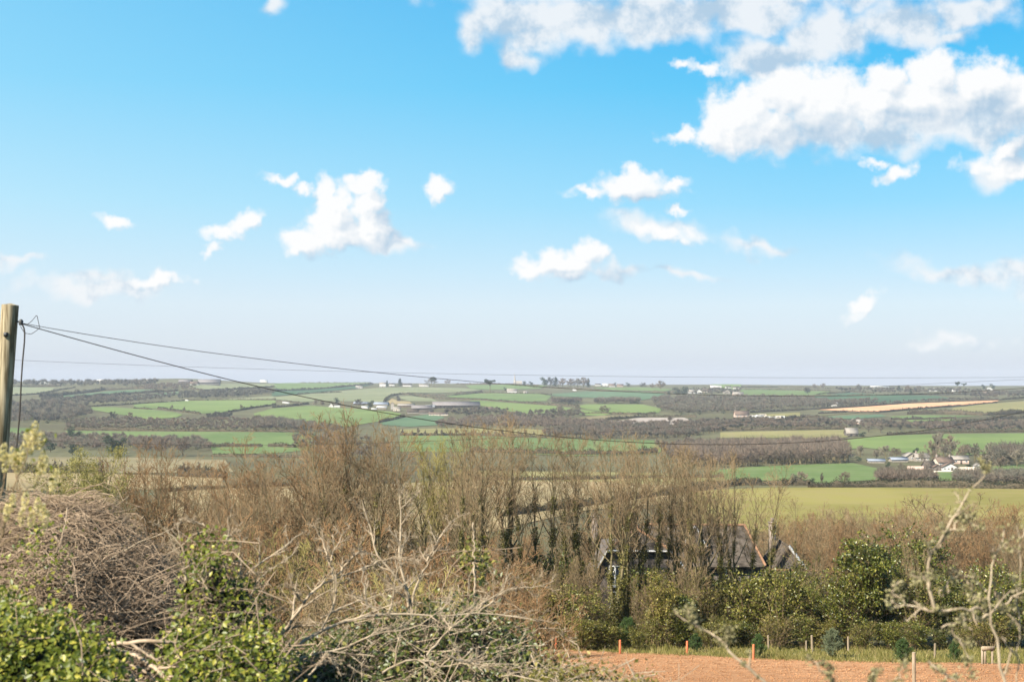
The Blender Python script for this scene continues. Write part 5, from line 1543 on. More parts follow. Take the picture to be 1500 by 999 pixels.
def near_tree(seed, kind, leafy=False):
    """returns trunk, twigs, ivy meshes of a tree with its real size in metres"""
    rng = np.random.default_rng(seed)
    trunk, crown, ivy = MB(), MB(), MB()
    if kind == 'tall':
        h, ns = 12.0, 1 + seed % 2
        c1, c2, c3, c4_ = 14, 6, 4, 3
        base = [(rng.normal() * 0.3 * k, rng.normal() * 0.3 * k, -0.3) for k in range(ns)]
        lean = rng.normal(size=(ns, 2)) * 0.6
        spread, up1 = 30, 0.10
    elif kind == 'spread':
        h, ns = 11.0, 3 + seed % 3
        c1, c2, c3, c4_ = 12, 6, 5, 3
        base = [(rng.normal() * 0.35, rng.normal() * 0.35, -0.3) for k in range(ns)]
        an = np.arange(ns) * 2 * PI / ns + rng.uniform(0, 6)
        lean = np.stack([np.cos(an), np.sin(an)], 1) * rng.uniform(1.2, 3.2, (ns, 1))
        spread, up1 = 40, 0.09
    else:                                   # scrub
        h, ns = 5.5, 9
        c1, c2, c3, c4_ = 8, 5, 4, 2
        base = [(rng.normal() * 0.45, rng.normal() * 0.45, -0.3) for k in range(ns)]
        an = np.arange(ns) * 2 * PI / ns + rng.uniform(0, 6)
        lean = np.stack([np.cos(an), np.sin(an)], 1) * rng.uniform(0.5, 2.0, (ns, 1))
        spread, up1 = 38, 0.08
    K = 9
    t = np.linspace(0, 1, K)
    S_, Rr = [], []
    r0 = {'tall': 0.16, 'spread': 0.14, 'scrub': 0.045}[kind]
    for k in range(ns):
        hh = h * rng.uniform(0.82, 1.0)
        wob = np.cumsum(rng.normal(size=(K, 2)) * 0.10 * h / 12, axis=0)
        S_.append(np.stack([base[k][0] + lean[k, 0] * t**1.3 + wob[:, 0], base[k][1] + lean[k, 1] * t**1.3 + wob[:, 1], -0.3 + (hh + 0.3) * t], 1))
        Rr.append(r0 * rng.uniform(0.75, 1.1) * (1 - 0.93 * t**0.8))
    S_, Rr = np.array(S_), np.array(Rr)
    trunk.add(*tubes(S_, Rr, 7))
    low = {'tall': 0.44, 'spread': 0.30, 'scrub': 0.18}[kind]
    P1, R1 = grow(S_, Rr, c1, low, 0.98, spread, 9, 0.29 if kind == 'tall' else 0.44, 6, up1, 0.09, rng, rf=0.62, tip=0.3, taper_len=0.42 if kind == 'tall' else 0.60)
    trunk.add(*tubes(P1, np.maximum(R1, 0.010), 5))
    P2, R2 = grow(P1, R1, c2, 0.22, 1.0, 34, 10, 0.52, 5, 0.07, 0.12, rng, rf=0.6, tip=0.35)
    crown.add(*tubes(P2, np.maximum(R2, 0.009), 4))
    P3, R3 = grow(P2, R2, c3, 0.2, 1.0, 34, 12, 0.60, 4, 0.05, 0.14, rng, rf=0.6, tip=0.4)
    crown.add(*tubes(P3, np.maximum(R3, 0.0065), 3))
    P4, _ = grow(P3, R3, c4_, 0.25, 1.0, 34, 12, 0.62, 2, 0.03, 0.1, rng)
    v, f = spikes(P4[:, 0], P4[:, 1], 0.017, rng)
    crown.add(v, f)
    # ivy climbing the stems
    n = {'tall': 3400, 'spread': 1300, 'scrub': 500}[kind]
    k = rng.integers(0, ns, n)
    tt = rng.beta(1.1, 1.5, n) * {'tall': 0.80, 'spread': 0.6, 'scrub': 0.7}[kind]
    tt = np.where(np.sin(tt * 37 + k * 2.1) > -0.75 + tt, tt, tt * 0.6)
    x = tt * (K - 1)
    i = np.clip(x.astype(int), 0, K - 2)
    fr = (x - i)[:, None]
    C = S_[k, i] * (1 - fr) + S_[k, i + 1] * fr
    e = norm(rng.normal(size=(n, 3)) * [1, 1, 0.3])
    rr = (0.11 + 0.26 * rng.uniform(size=n) ** 1.5) * np.interp(tt, [0, 0.3, 0.7], [1.25, 1.0, 0.6]) * (h / 12) ** 0.5
    ivy.add(*leaves(C + e * rr[:, None], 0.125, rng, N=e))
    if leafy:                               # new leaves and catkins all through the crown
        q = P4.reshape(-1, 3)
        ivy = MB().add(*leaves(q[rng.integers(0, len(q), 15000)] + rng.normal(size=(15000, 3)) * 0.14, 0.10, rng))
    return trunk, crown, ivy


def tree_kit(seed, kind, twig, ivy='ivy'):
    leafy = 'willow' in kind
    t, c, v = near_tree(seed, kind.replace('willow_', ''), leafy)
    return (t.mesh('trunk', M['bark'], True), c.mesh('crown', M[twig]), v.mesh('leaves' if leafy else 'ivy', M['bush_leaf' if leafy else ivy]))


KIT = {}
for k in range(5):
    KIT['tall%d' % k] = tree_kit(100 + k, 'tall', ['twig_brown', 'twig_brown', 'twig_brown', 'twig_brown', 'twig_brown'][k], 'trunk_ivy')
for k in range(4):
    KIT['spread%d' % k] = tree_kit(200 + k, 'spread', ['twig_red', 'twig_brown', 'twig_red', 'twig_brown'][k])
KIT['willow0'] = tree_kit(250, 'willow_spread', 'twig_olive')
KIT['willow1'] = tree_kit(251, 'willow_tall', 'twig_olive')
for k in range(4):
    KIT['scrub%d' % k] = tree_kit(300 + k, 'scrub', ['twig_brown', 'twig_red', 'twig_brown', 'twig_red'][k], 'shrub_leaf')
KIT['scrub4'] = tree_kit(304, 'scrub', 'twig_olive', 'bush_leaf')
KH = {'tall': 12.0, 'spread': 11.2, 'willow': 11.2, 'scrub': 5.2}


def plant_tree(key, px_, top, Y, label, group=None, ivy=True, wide=1.0, name='bare_tree', cat='tree'):
    x = float(at(px_, 500, Y)[0])
    z = float(ground(x, Y))
    zt = float(at(px_, top, Y)[2])
    h = zt - z
    s = h / KH[key.rstrip('0123456789')]
    o = thing(name, label, cat, (x, Y, z), random.uniform(0, 6.28), group)
    o.scale = (s * wide, s * wide, s)
    a, b, c = KIT[key]
    link('trunk', a, o)
    link('crown', b, o)
    if ivy:
        link('leaves' if 'willow' in key else 'ivy', c, o)
    return o


ROW = [(664, 652), (684, 660), (700, 648), (716, 655), (733, 640), (752, 636), (770, 660), (790, 646), (806, 655), (826, 664), (843, 650), (862, 660), (880, 668), (898, 660), (916, 672), (934, 664), (952, 672), (970, 666), (986, 678),
       (1004, 676), (1024, 700), (1040, 690), (1058, 694), (1076, 684), (1096, 694), (1114, 690), (1168, 742), (1186, 752)]
ROW += [(908, 668), (926, 676), (945, 660), (963, 682), (996, 670), (1033, 676), (1068, 682)]
ROW.sort()
for k, (x, top) in enumerate(ROW):
    plant_tree('tall%d' % ((k * 3 + k // 5) % 5), x, top + 4, 83 + (k * 7 % 13), ORD[k] + ' ivy-clad tree of the row above the red soil, counting from the dead branches', 'row of ivy-clad trees above the red soil', True, 0.85 + 0.25 * (k % 3) / 2, 'ivy_clad_tree')
LEFT = [('spread1', 196, 668, 98, 1.0), ('spread0', 228, 664, 96, 1.05), ('spread2', 262, 668, 100, 1.0), ('spread3', 303, 690, 104, 1.0), ('spread1', 338, 692, 99, 1.1), ('spread0', 372, 676, 95, 1.0),
        ('spread2', 408, 660, 97, 1.1), ('spread3', 440, 654, 94, 1.0), ('spread0', 474, 640, 97, 1.0), ('tall1', 505, 634, 92, 1.15), ('spread2', 532, 622, 95, 1.0), ('tall3', 556, 632, 90, 1.1),
        ('spread1', 584, 640, 94, 0.9), ('tall0', 604, 652, 90, 1.0), ('tall3', 678, 664, 88, 1.1), ('spread0', 154, 700, 102, 1.0), ('spread3', 352, 716, 88, 1.0), ('spread1', 452, 690, 86, 1.0)]
for k, (key, x, top, Y, wd) in enumerate(LEFT):
    plant_tree(key, x, top + 4, Y, ORD[k] + ' spreading bare tree from the pale willow towards the ivy-clad row', 'spreading bare trees beyond the brush pile', k % 3 != 1, wd, 'bare_tree')
plant_tree('willow0', 122, 664, 88, 'pale yellow-green willow standing in front of the straw-coloured field', None, True, 1.0, 'willow_tree')
plant_tree('willow0', 640, 674, 96, 'yellow-green willow among the bare trees behind the dead branches', None, False, 0.85, 'willow_tree')
plant_tree('willow1', 620, 664, 92, 'narrow yellow-twigged willow beside the wider yellow-green one', None, False, 1.0, 'willow_tree')
plant_tree('willow1', 656, 672, 93, 'second narrow yellow-twigged willow nearest the ivy-clad row', None, False, 0.9, 'willow_tree')

rng = np.random.default_rng(5)
BACK = []
for k in range(46):
    x = 1118 + (k % 23) * 17.5 + rng.uniform(-8, 8)
    Y = rng.uniform(118, 150) if k < 23 else rng.uniform(150, 195)
    BACK.append((x, 752 + rng.uniform(-4, 20) + max(0, (1180 - x) * 0.2) + (20 if k < 23 else 0), Y))
for k in range(40):
    x = 30 + (k % 40) * 26.5 + rng.uniform(-10, 10)
    BACK.append((x, (782 if x > 660 else 770) + rng.uniform(-12, 14) - (40 if x < 90 else 0), rng.uniform(122, 145)))
for k, (x, top, Y) in enumerate(BACK):
    lab = 'rusty bare scrub tree packed in the thicket behind the tree belt'
    plant_tree('scrub%d' % rng.integers(0, 4), x, top, Y, lab, 'scrub trees of the thicket behind the tree belt', False, rng.uniform(0.8, 1.15), 'scrub_tree')
plant_tree('scrub0', 1400, 742, 140, 'domed grey bare tree rising over the thicket behind the lichened branches', None, False, 1.3, 'domed_tree')

SL = []
for k in range(20):
    SL.append((90 + k * 35 + rng.uniform(-12, 12), (830 if k < 5 else 800 if k < 14 else 838) + rng.uniform(-20, 20), rng.uniform(48, 72)))
for k in range(12):
    SL.append((230 + k * 48 + rng.uniform(-15, 15), 868 + rng.uniform(-14, 18), rng.uniform(30, 44)))
for k, (x, top, Y) in enumerate(SL):
    plant_tree('scrub%d' % rng.integers(0, 5), x, top, Y, 'leafless brown bush on the slope between the dead branches and the tree belt', 'bushes on the slope below the dead branches', True, rng.uniform(0.9, 1.3), 'bare_bush', 'bush')


# leafy shrubs along the foot of the tree belt
def shrub_kit(seed, leaf, n, h, w, lsize, twig='twig_brown', dense=0.5):
    rng = np.random.default_rng(seed)
    t = MB()
    ns = 10
    an = rng.uniform(0, 2 * PI, ns)
    K = 6
    u = np.linspace(0, 1, K)
    S_ = np.stack([np.stack([0.12 * np.cos(a) + w * 0.36 * np.cos(a) * rng.uniform(0.3, 1) * u, 0.12 * np.sin(a) + w * 0.36 * np.sin(a) * rng.uniform(0.3, 1) * u, -0.2 + (h * rng.uniform(0.7, 1) + 0.2) * u], 1) for a in an])
    Rr = np.tile(0.03 * (1 - 0.8 * u), (ns, 1))
    P1, R1 = grow(S_, Rr, 9, 0.2, 1.0, 42, 12, 0.42, 4, 0.06, 0.12, rng)
    P2, R2 = grow(P1, R1, 6, 0.2, 1.0, 42, 12, 0.5, 3, 0.04, 0.12, rng)
    t.add(*tubes(S_, Rr, 5)).add(*tubes(P1, np.maximum(R1, 0.008), 4)).add(*tubes(P2, np.maximum(R2, 0.005), 3))
    pts = P2.reshape(-1, 3)
    cl = pts[rng.integers(0, len(pts), 46)]
    k = rng.integers(0, 46, n)
    C = cl[k] + rng.normal(size=(n, 3)) * [0.2, 0.2, 0.17]
    m = rng.uniform(size=n) < dense
    C[m] = pts[rng.integers(0, len(pts), int(m.sum()))] + rng.normal(size=(int(m.sum()), 3)) * 0.07
    C = C[C[:, 2] > 0.02]
    lf = MB().add(*leaves(C, lsize, rng, up=0.4))
    return t.mesh('stems', M[twig]), lf.mesh('leaves', M[leaf])


SHR = {}
for k, (lf, n, h, w, ls) in enumerate([('shrub_leaf', 3400, 3.6, 3.0, 0.14), ('ivy', 3600, 3.4, 3.0, 0.145), ('holly_leaf', 3800, 3.8, 2.8, 0.145), ('shrub_leaf', 1700, 3.4, 3.2, 0.13), ('ivy_dark', 3200, 3.0, 3.0, 0.15), ('ivy', 2200, 3.6, 3.2, 0.14)]):
    SHR['shrub%d' % k] = shrub_kit(500 + k, lf, n, h, w, ls, 'twig_brown')
SHR['holly0'] = shrub_kit(520, 'holly_leaf', 13000, 6.0, 5.6, 0.17, dense=0.55)
SHR['holly1'] = shrub_kit(521, 'holly_leaf', 7000, 6.0, 3.4, 0.16, dense=0.6)
SH_H = {'shrub': 3.9, 'holly': 6.4}


def plant_shrub(key, px_, top, Y, label, group=None, wide=1.0, name='shrub', cat='shrub'):
    x = float(at(px_, 500, Y)[0])
    z = float(ground(x, Y))
    s = (float(at(px_, top, Y)[2]) - z) / SH_H[key.rstrip('0123456789')]
    o = thing(name, label, cat, (x, Y, z), random.uniform(0, 6.28), group)
    o.scale = (s * wide, s * wide, s)
    link('stems', SHR[key][0], o)
    link('leaves', SHR[key][1], o)
    return o


for k in range(34):
    x = 690 + k * 25.5 + rng.uniform(-7, 7)
    plant_shrub('shrub%d' % rng.integers(0, 6), x, (900 if 862 < x < 940 or 1050 < x < 1076 else 850) + rng.uniform(-22, 22), rng.uniform(80.5, 84), 'leafy evergreen shrub in the thick undergrowth at the foot of the tree belt', 'shrubs at the foot of the tree belt', rng.uniform(0.8, 1.1))
for k in range(34):
    x = 696 + k * 15.2 + rng.uniform(-9, 9)
    if 858 < x < 945 or 1048 < x < 1078:
        continue
    plant_shrub('shrub%d' % rng.integers(0, 6), x, 834 + rng.uniform(-22, 24), rng.uniform(85, 96), 'taller half-leafy shrub behind the undergrowth of the tree belt', 'taller shrubs inside the tree belt', rng.uniform(0.8, 1.2))
for k in range(24):
    x = 690 + k * 34 + rng.uniform(-9, 9)
    plant_shrub('shrub%d' % rng.integers(0, 6), x, 906 + rng.uniform(-14, 12), rng.uniform(79.2, 80.6), 'low leafy bush at the grass edge in front of the undergrowth', 'low bushes at the grass edge', rng.uniform(1.1, 1.7), 'low_bush', 'bush')
for k in range(26):
    x = 700 + k * 19 + rng.uniform(-7, 7) + (160 if k > 22 else 0)
    if 872 < x < 930 or 1040 < x < 1180:
        continue
    plant_tree('scrub%d' % (2 * rng.integers(0, 2)), x, 838 + rng.uniform(-26, 30), rng.uniform(82, 87), 'thin-stemmed brown sapling standing in the leafy tree belt', 'saplings in the tree belt', True, rng.uniform(0.4, 0.6), 'bare_sapling')
plant_shrub('holly0', 1260, 780, 82, 'large rounded evergreen bush behind the grey-green young pine', None, 1.05, 'evergreen_bush', 'bush')
plant_shrub('holly1', 1340, 768, 88, 'tall narrow evergreen tree beside the large rounded evergreen bush', None, 1.0, 'evergreen_tree', 'tree')
plant_shrub('holly0', 1440, 858, 84, 'spreading evergreen bush behind the lichened branches and the wooden hurdle', None, 1.15, 'evergreen_bush', 'bush')
plant_shrub('holly1', 1376, 840, 90, 'yellow-green leafy bush beyond the upright lichened branch', None, 1.5, 'evergreen_bush', 'bush')

for x, top, Y, wd, lab in [(1176, 846, 84, 1.2, 'leafy evergreen bush below the chimney end of the house'), (1208, 866, 83, 1.3, 'low dense evergreen bush between the house and the large rounded one'), (1306, 812, 85, 1.0, 'upright evergreen bush between the large rounded one and the tall narrow one'),
                           (1404, 866, 83, 1.3, 'dense evergreen bush under the horizontal lichened branch'), (1484, 838, 86, 1.2, 'evergreen bush at the far end of the tree belt beyond the hurdle'), (822, 866, 83, 1.1, 'ivy-smothered bush at the dead-branch end of the house'), (980, 852, 83, 1.2, 'ivy-smothered bush in front of the middle of the house')]:
    plant_shrub('holly1', x, top, Y, lab, None, wd, 'evergreen_bush', 'bush')

# ------------------------------------------------------------------ verge: grass, posts, young pines
g = MB()
n = 15000
q = np.stack([rng.uniform(620, 1560, n), rng.uniform(934, 974, n)], 1)
q = q[inside(q[:, 0], q[:, 1], [(620, 930), (770, 934), (900, 938), (1100, 944), (1300, 948), (1600, 952), (1600, 979), (1400, 974.5), (1300, 974), (1200, 971.5), (1100, 968), (1000, 963), (900, 959.5), (830, 955), (770, 950), (620, 945)])]
b = land(q[:, 0], q[:, 1])
tuft = 0.55 + 0.45 * np.sin(b[:, 0] * 1.7) * np.sin(b[:, 0] * 0.63 + 2)
hgt = rng.uniform(0.10, 0.34, len(b)) * (0.55 + 0.9 * tuft)
for rep in range(3):
    bb = b + np.stack([rng.normal(size=len(b)) * 0.12, rng.normal(size=len(b)) * 0.25, 0 * hgt], 1)
    tip = bb + np.stack([rng.normal(size=len(b)) * 0.13, rng.normal(size=len(b)) * 0.13, hgt], 1)
    g.add(*spikes(bb, tip, 0.05, rng))
tag(g.obj('grass', M['grass_blade']), 'tawny tufted grass along the edge of the red soil', 'grass', kind='stuff')

cl = MB()                                        # clods of the ploughed soil
n = 6500
q = np.stack([rng.uniform(760, 1540, n), rng.uniform(955, 1010, n)], 1)
b = land(q[:, 0], q[:, 1])
keep = (q[:, 1] > np.interp(q[:, 0], [760, 830, 900, 1000, 1100, 1200, 1300, 1400, 1560], [950, 955, 959, 962.5, 968, 971, 973, 974, 978]))
b = b[keep]
e = rng.uniform(0.02, 0.06, len(b))
oc = np.array([[1, 0, 0], [0, 1, 0], [-1, 0, 0], [0, -1, 0], [0, 0, 0.9], [0, 0, -0.5]], float)
V = b[:, None, :] + oc[None] * e[:, None, None] * rng.uniform(0.6, 1.3, (len(b), 6, 1)) + np.array([0, 0, 0.11])
i = np.arange(len(b) * 6).reshape(-1, 6)
cl.add(V, np.concatenate([i[:, [a, (a + 1) % 4, 4]] for a in range(4)] + [i[:, [(a + 1) % 4, a, 5]] for a in range(4)]))
tag(cl.obj('soil_clods', M['soil']), 'small clods scattered over the red ploughed soil', 'clods', kind='stuff')


def post(name, label, px_, top, bot, dia, mat, cat='post', group=None, lean=0.0, cap=True, Y=None):
    b = land(px_, bot)[0] if Y is None else np.array([float(at(px_, 500, Y)[0]), Y, float(ground(float(at(px_, 500, Y)[0]), Y))])
    zt = float(at(px_, top, b[1])[2])
    h = zt - b[2]
    mb = MB()
    k = 8
    pts = np.array([[[lean * t * h, 0, -0.4 + (h + 0.4) * t] for t in np.linspace(0, 1, 5)]])
    v, f = tubes(pts, np.full((1, 5), dia / 2) * np.array([[1.05, 1.02, 1, 1, 0.96]]), k)
    mb.add(v, f)
    top_i = np.arange(len(v) - k, len(v))
    mb.add(np.concatenate([v[top_i], v[top_i].mean(0, keepdims=True) + [[0, 0, 0.02]]]), [(j, (j + 1) % k, k) for j in range(k)])
    o = mb.obj(name, M[mat])
    o.location = b
    return tag(o, label, cat, group)


for k, (x, t_, b_) in enumerate([(814, 931, 954), (908.5, 937, 960), (1006, 938.5, 960.5), (1103, 943.5, 968)]):
    post('marker_post', ORD[k] + ' orange marker post at the soil edge, counting from the dead branches', x, t_, b_, 0.13, 'orange_paint', 'post', 'orange marker posts along the soil edge', [0.02, -0.01, 0.03, 0.04][k])
for k, (x, t_, b_, dm) in enumerate([(857, 917, 941, 0.10), (884, 926, 942, 0.08), (1042, 932, 950, 0.20), (1126, 930, 954, 0.11), (1181, 938, 955, 0.09), (1190, 930, 955, 0.14), (1242.5, 932, 955, 0.12), (1369, 942, 967, 0.12)]):
    post('fence_post', ORD[k] + ' wooden fence post in the grass verge, counting from the dead branches', x, t_, b_, dm, 'post', 'post', 'wooden fence posts in the verge', random.uniform(-0.04, 0.04))
post('field_stake', 'pale round stake standing alone in the red soil', 1339, 955, 1012, 0.15, 'post', 'stake', None, 0.0)
b0 = land(1447, 975)[0]
o = thing('wooden_hurdle', 'small wooden hurdle with a pale top board at the soil edge', 'hurdle', b0)
sc_ = b0[1] / F_PX
for x in (-8, -4, 6.5):
    mb = MB()
    box(mb, x * sc_ - 0.045, x * sc_ + 0.045, -0.045, 0.045, -0.3, 28 * sc_)
    mb.obj('leg', M['post'], o)
mb = MB()
box(mb, -9 * sc_, 9.5 * sc_, -0.085, -0.048, 23 * sc_, 29 * sc_)
mb.obj('board', M['post'], o)


def pine_kit(seed, leaf):
    rng = np.random.default_rng(seed)
    t, nd = MB(), MB()
    st = np.array([[[0, 0, -0.1], [0.01, 0, 0.35], [0, 0.01, 0.7], [0, 0, 1.0]]])
    t.add(*tubes(st, np.array([[0.03, 0.022, 0.014, 0.005]]), 6))
    P1, R1 = grow(st, np.array([[0.03, 0.022, 0.014, 0.005]]), 46, 0.10, 0.98, 62, 8, 0.52, 5, 0.11, 0.05, rng, taper_len=0.8)
    t.add(*tubes(P1, np.maximum(R1 * 0.5, 0.003), 4))
    P2, R2 = grow(P1, R1, 4, 0.3, 0.95, 40, 8, 0.4, 3, 0.1, 0.05, rng)
    both = np.concatenate([P1[:, 1:].reshape(-1, 3), P2[:, 1:].reshape(-1, 3)])
    C = np.repeat(both, 22, 0) + rng.normal(size=(len(both) * 22, 3)) * 0.012
    e = norm(rng.normal(size=C.shape) + [0, 0, 0.5])
    nd.add(*spikes(C, C + e * rng.uniform(0.05, 0.11, len(C))[:, None], 0.010, rng))
    return t.mesh('trunk', M['bark']), nd.mesh('needles', M[leaf])


PK = {'green': pine_kit(1, 'pine_leaf'), 'dull': pine_kit(2, 'pine_leaf'), 'grey': pine_kit(3, 'blue_pine_leaf')}
for kind, x, t_, b_, wd, lab in [('dull', 826, 920, 953, 1.0, 'dark young pine next to the first orange post'), ('dull', 919, 905, 951, 0.9, 'tall loose young pine behind the second orange post'),
                                 ('dull', 1020, 928, 956, 1.0, 'young pine beside the third orange post'), ('dull', 1110, 929, 966, 0.8, 'narrow young pine beside the fourth orange post'),
                                 ('grey', 1219, 922, 965, 1.0, 'grey-green young pine with upswept shoots'), ('green', 1322, 936, 972, 1.0, 'bright green bushy young pine at the soil edge'),
                                 ('dull', 1398, 938, 970, 0.8, 'young pine behind the lichened branch near the hurdle')]:
    b = land(x, b_)[0]
    h = (float(at(x, t_, b[1])[2]) - b[2]) / 1.06
    o = thing('young_pine', lab, 'pine', b, random.uniform(0, 6))
    o.scale = (h * wd * 1.0, h * wd * 1.0, h)
    link('trunk', PK[kind][0], o)
    link('needles', PK[kind][1], o)


# ------------------------------------------------------------------ the house behind the trees
HOUSE_Y = 100.0
hb = np.array([float(at(940, 500, HOUSE_Y)[0]), HOUSE_Y, float(ground(float(at(940, 500, HOUSE_Y)[0]), HOUSE_Y))])
house = thing('slate_house', 'slate-roofed house half hidden behind the ivy-clad trees', 'house', hb)


def H(px_, row, Y):
    return at(px_, row, Y) - hb


def quadstrip(mb, pts, th=0.0, mi=0):
    p = np.array(pts)
    n = len(p)
    nn = norm(np.cross(p[1] - p[0], p[2] - p[0]))
    if nn[2] < 0:
        p = p[::-1]
        nn = -nn
    v = np.concatenate([p, p - nn * 0.14])
    mb.add(v, [(0, k, k + 1) for k in range(1, n - 1)] + [(n, n + k + 1, n + k) for k in range(1, n - 1)], mi)
    mb.add(v, [(k, n + k, n + (k + 1) % n, (k + 1) % n) for k in range(n)], mi)


def bar(name, a, b, w, mat, parent):
    a, b = np.array(a), np.array(b)
    p = np.stack([a, a + (b - a) / 3, a + (b - a) * 2 / 3, b])[None]
    mb = MB().add(*tubes(p, np.full((1, 4), w), 4))
    return mb.obj(name, M[mat], parent)


# gable wing towards the viewer, with a clipped top
Yg, Ym, Yr = 100.0, 104.6, 108.5
wl, wr = H(868, 850, Yg), H(1014, 850, Yg)
tl, tr = H(889, 805, Yg), H(982, 806, Yg)
base_z = -1.5
mb = MB()
prism(mb, [(wl[0] + 0.15, base_z), (wr[0] - 0.15, base_z), (wr[0] - 0.15, wr[2]), (tr[0], tr[2]), (tl[0], tl[2]), (wl[0] + 0.15, wl[2])], 0.0, 7.0, 'y')
m0, m1 = H(900, 828, Ym), H(1120, 828, Ym)
prism(mb, [(m0[1] + 0.3, base_z), (m0[1] + 8.0, base_z), (m0[1] + 8.0, m0[2]), (m0[1] + 0.3, m0[2])], wr[0] - 0.147, m1[0] - 0.2, 'x')
mb.obj('wall', M['dark_wall'], house)
rf = MB()
ap, apb = H(934, 776, Yg + 3.0), H(934, 770, Yr)
ov = np.array([0, -0.35, 0])
bl, br = wl + [-0.25, 7.5, -0.1], wr + [0.25, 7.5, -0.1]
quadstrip(rf, [wl + ov + [-0.25, 0, -0.1], tl + ov, ap, apb, bl])
quadstrip(rf, [tr + ov, wr + ov + [0.25, 0, -0.1], br, apb, ap])
quadstrip(rf, [tl + ov + [0, 0, 0.01], tr + ov + [0, 0, 0.01], ap + [0, 0, 0.01]])
e0, e1 = H(985, 830, Ym - 0.3), H(1122, 830, Ym - 0.3)
r0_, r1_ = H(940, 769, Yr), H(1091, 770, Yr)
k0, k1 = e0 + [0, 9.2, 0], e1 + [0, 9.2, 0]
quadstrip(rf, [e0, e1, r1_, r0_])
quadstrip(rf, [e1, k1, r1_])
quadstrip(rf, [k1, k0, r0_, r1_])
roof = rf.obj('roof', M['slate'], house)
for a, b in [(r0_, r1_), (r1_, e1), (ap, apb), (ap, tl + ov), (ap, tr + ov)]:
    bar('ridge_tiles', a + [0, 0, 0.06], b + [0, 0, 0.06], 0.11, 'ridge', roof)
for a, b in [(wl + ov + [-0.25, -0.08, -0.12], tl + ov + [0, -0.08, -0.02]), (tl + ov + [0, -0.085, -0.02], tr + ov + [0, -0.085, -0.02]), (tr + ov + [0, -0.08, -0.02], wr + ov + [0.25, -0.08, -0.12]), (wl + ov + [-0.25, 0, -0.15], H(868, 862, Yg) + ov + [-0.25, 0, 0])]:
    bar('bargeboard', a, b, 0.075, 'fascia', house)
# dormer on the main roof
d0, d1, d2 = H(1003, 798, Ym + 0.6), H(1032, 798, Ym + 0.6), H(1018, 771, Ym + 0.6)
mb = MB()
prism(mb, [(d0[0], d0[2] - 0.6), (d1[0], d1[2] - 0.6), (d1[0], d1[2]), (d2[0], d2[2]), (d0[0], d0[2])], d0[1], d0[1] + 3.0, 'y')
dm = mb.obj('dormer', M['slate'], house)
bar('bargeboard', d2 + [0, -0.1, 0.05], d1 + [0.15, -0.1, -0.1], 0.07, 'fascia', dm)
bar('bargeboard', d2 + [0, -0.1, 0.05], d0 + [-0.15, -0.1, -0.1], 0.07, 'fascia', dm)
# low wing with the small dark gable
s0, s1, s2 = H(1136, 834, 106), H(1176, 832, 106), H(1154, 800, 106)
mb = MB()
prism(mb, [(s0[0], base_z), (s1[0], base_z), (s1[0], s1[2]), (s2[0], s2[2]), (s0[0], s0[2])], s0[1], s0[1] + 5, 'y')
mb.obj('gable_wing', M['dark_wall'], house)
mb = MB()
quadstrip(mb, [s2 + [0, -0.3, 0.15], s1 + [0.35, -0.3, -0.2], s1 + [0.35, 5, -0.2], s2 + [0, 5, 0.15]])
quadstrip(mb, [s0 + [-0.35, -0.3, -0.2], s2 + [0, -0.3, 0.15], s2 + [0, 5, 0.15], s0 + [-0.35, 5, -0.2]])
mb.obj('roof', M['slate'], house)
bar('bargeboard', s2 + [0, -0.35, 0.1], s1 + [0.4, -0.35, -0.3], 0.12, 'fascia', house)
l0, l1 = H(1118, 835, 105.2), H(1200, 837, 105.2)
f0, f1 = H(1118, 862, 103), H(1200, 864, 103)
mb = MB()
quadstrip(mb, [f0, f1, l1, l0])
mb.obj('lean_to_roof', M['slate'], house)
bar('ridge_tiles', l0 + [0, 0, 0.05], l1 + [0, 0, 0.05], 0.10, 'ridge', house)
mb = MB()
prism(mb, [(f0[1] + 0.2, base_z - 0.5), (l0[1] + 0.4, base_z - 0.5), (l0[1] + 0.4, l0[2] - 0.15), (f0[1] + 0.2, f0[2] - 0.1)], f0[0] + 0.2, f1[0] - 0.2, 'x')
mb.obj('lean_to_wall', M['stone_wall'], house)
for x0, x1, t_, b_, Y in [(867, 877, 757, 800, 106.5), (1126.5, 1136, 766, 815, 108)]:
    a, b = H(x0, t_, Y), H(x1, b_, Y)
    mb = MB()
    box(mb, a[0], b[0], a[1] - 0.25, a[1] + 0.25, b[2], a[2])
    box(mb, a[0] - 0.05, b[0] + 0.05, a[1] - 0.3, a[1] + 0.3, a[2] + 0.002, a[2] + 0.1)
    box(mb, (a[0] + b[0]) / 2 - 0.1, (a[0] + b[0]) / 2 + 0.1, a[1] - 0.1, a[1] + 0.1, a[2] + 0.102, a[2] + 0.4)
    mb.obj('chimney', M['chimney'], house)


def house_window(x0, x1, t_, b_, Y, off):
    a, b = H(x0, t_, Y), H(x1, b_, Y)
    y = a[1] - off
    w = b[0] - a[0]
    fr = MB()
    t = 0.09
    for xa, xb, za, zb in [(a[0], b[0], a[2] - t, a[2]), (a[0], b[0], b[2], b[2] + t), (a[0], a[0] + t, b[2] + t, a[2] - t), (b[0] - t, b[0], b[2] + t, a[2] - t), (a[0] + w / 2 - t * 0.7, a[0] + w / 2 + t * 0.7, b[2] + t, a[2] - t)]:
        box(fr, xa, xb, y - 0.06, y + 0.06, za, zb)
    f = fr.obj('window', M['frame'], house)
    mb = MB()
    box(mb, a[0] + t, b[0] - t, y - 0.01, y + 0.02, b[2] + t, a[2] - t)
    mb.obj('pane', M['glass'], f)
    mb = MB()
    box(mb, a[0] - 0.08, b[0] + 0.08, y - 0.16, y + 0.05, b[2] - 0.09, b[2] - 0.002)
    mb.obj('sill', M['frame'], f)


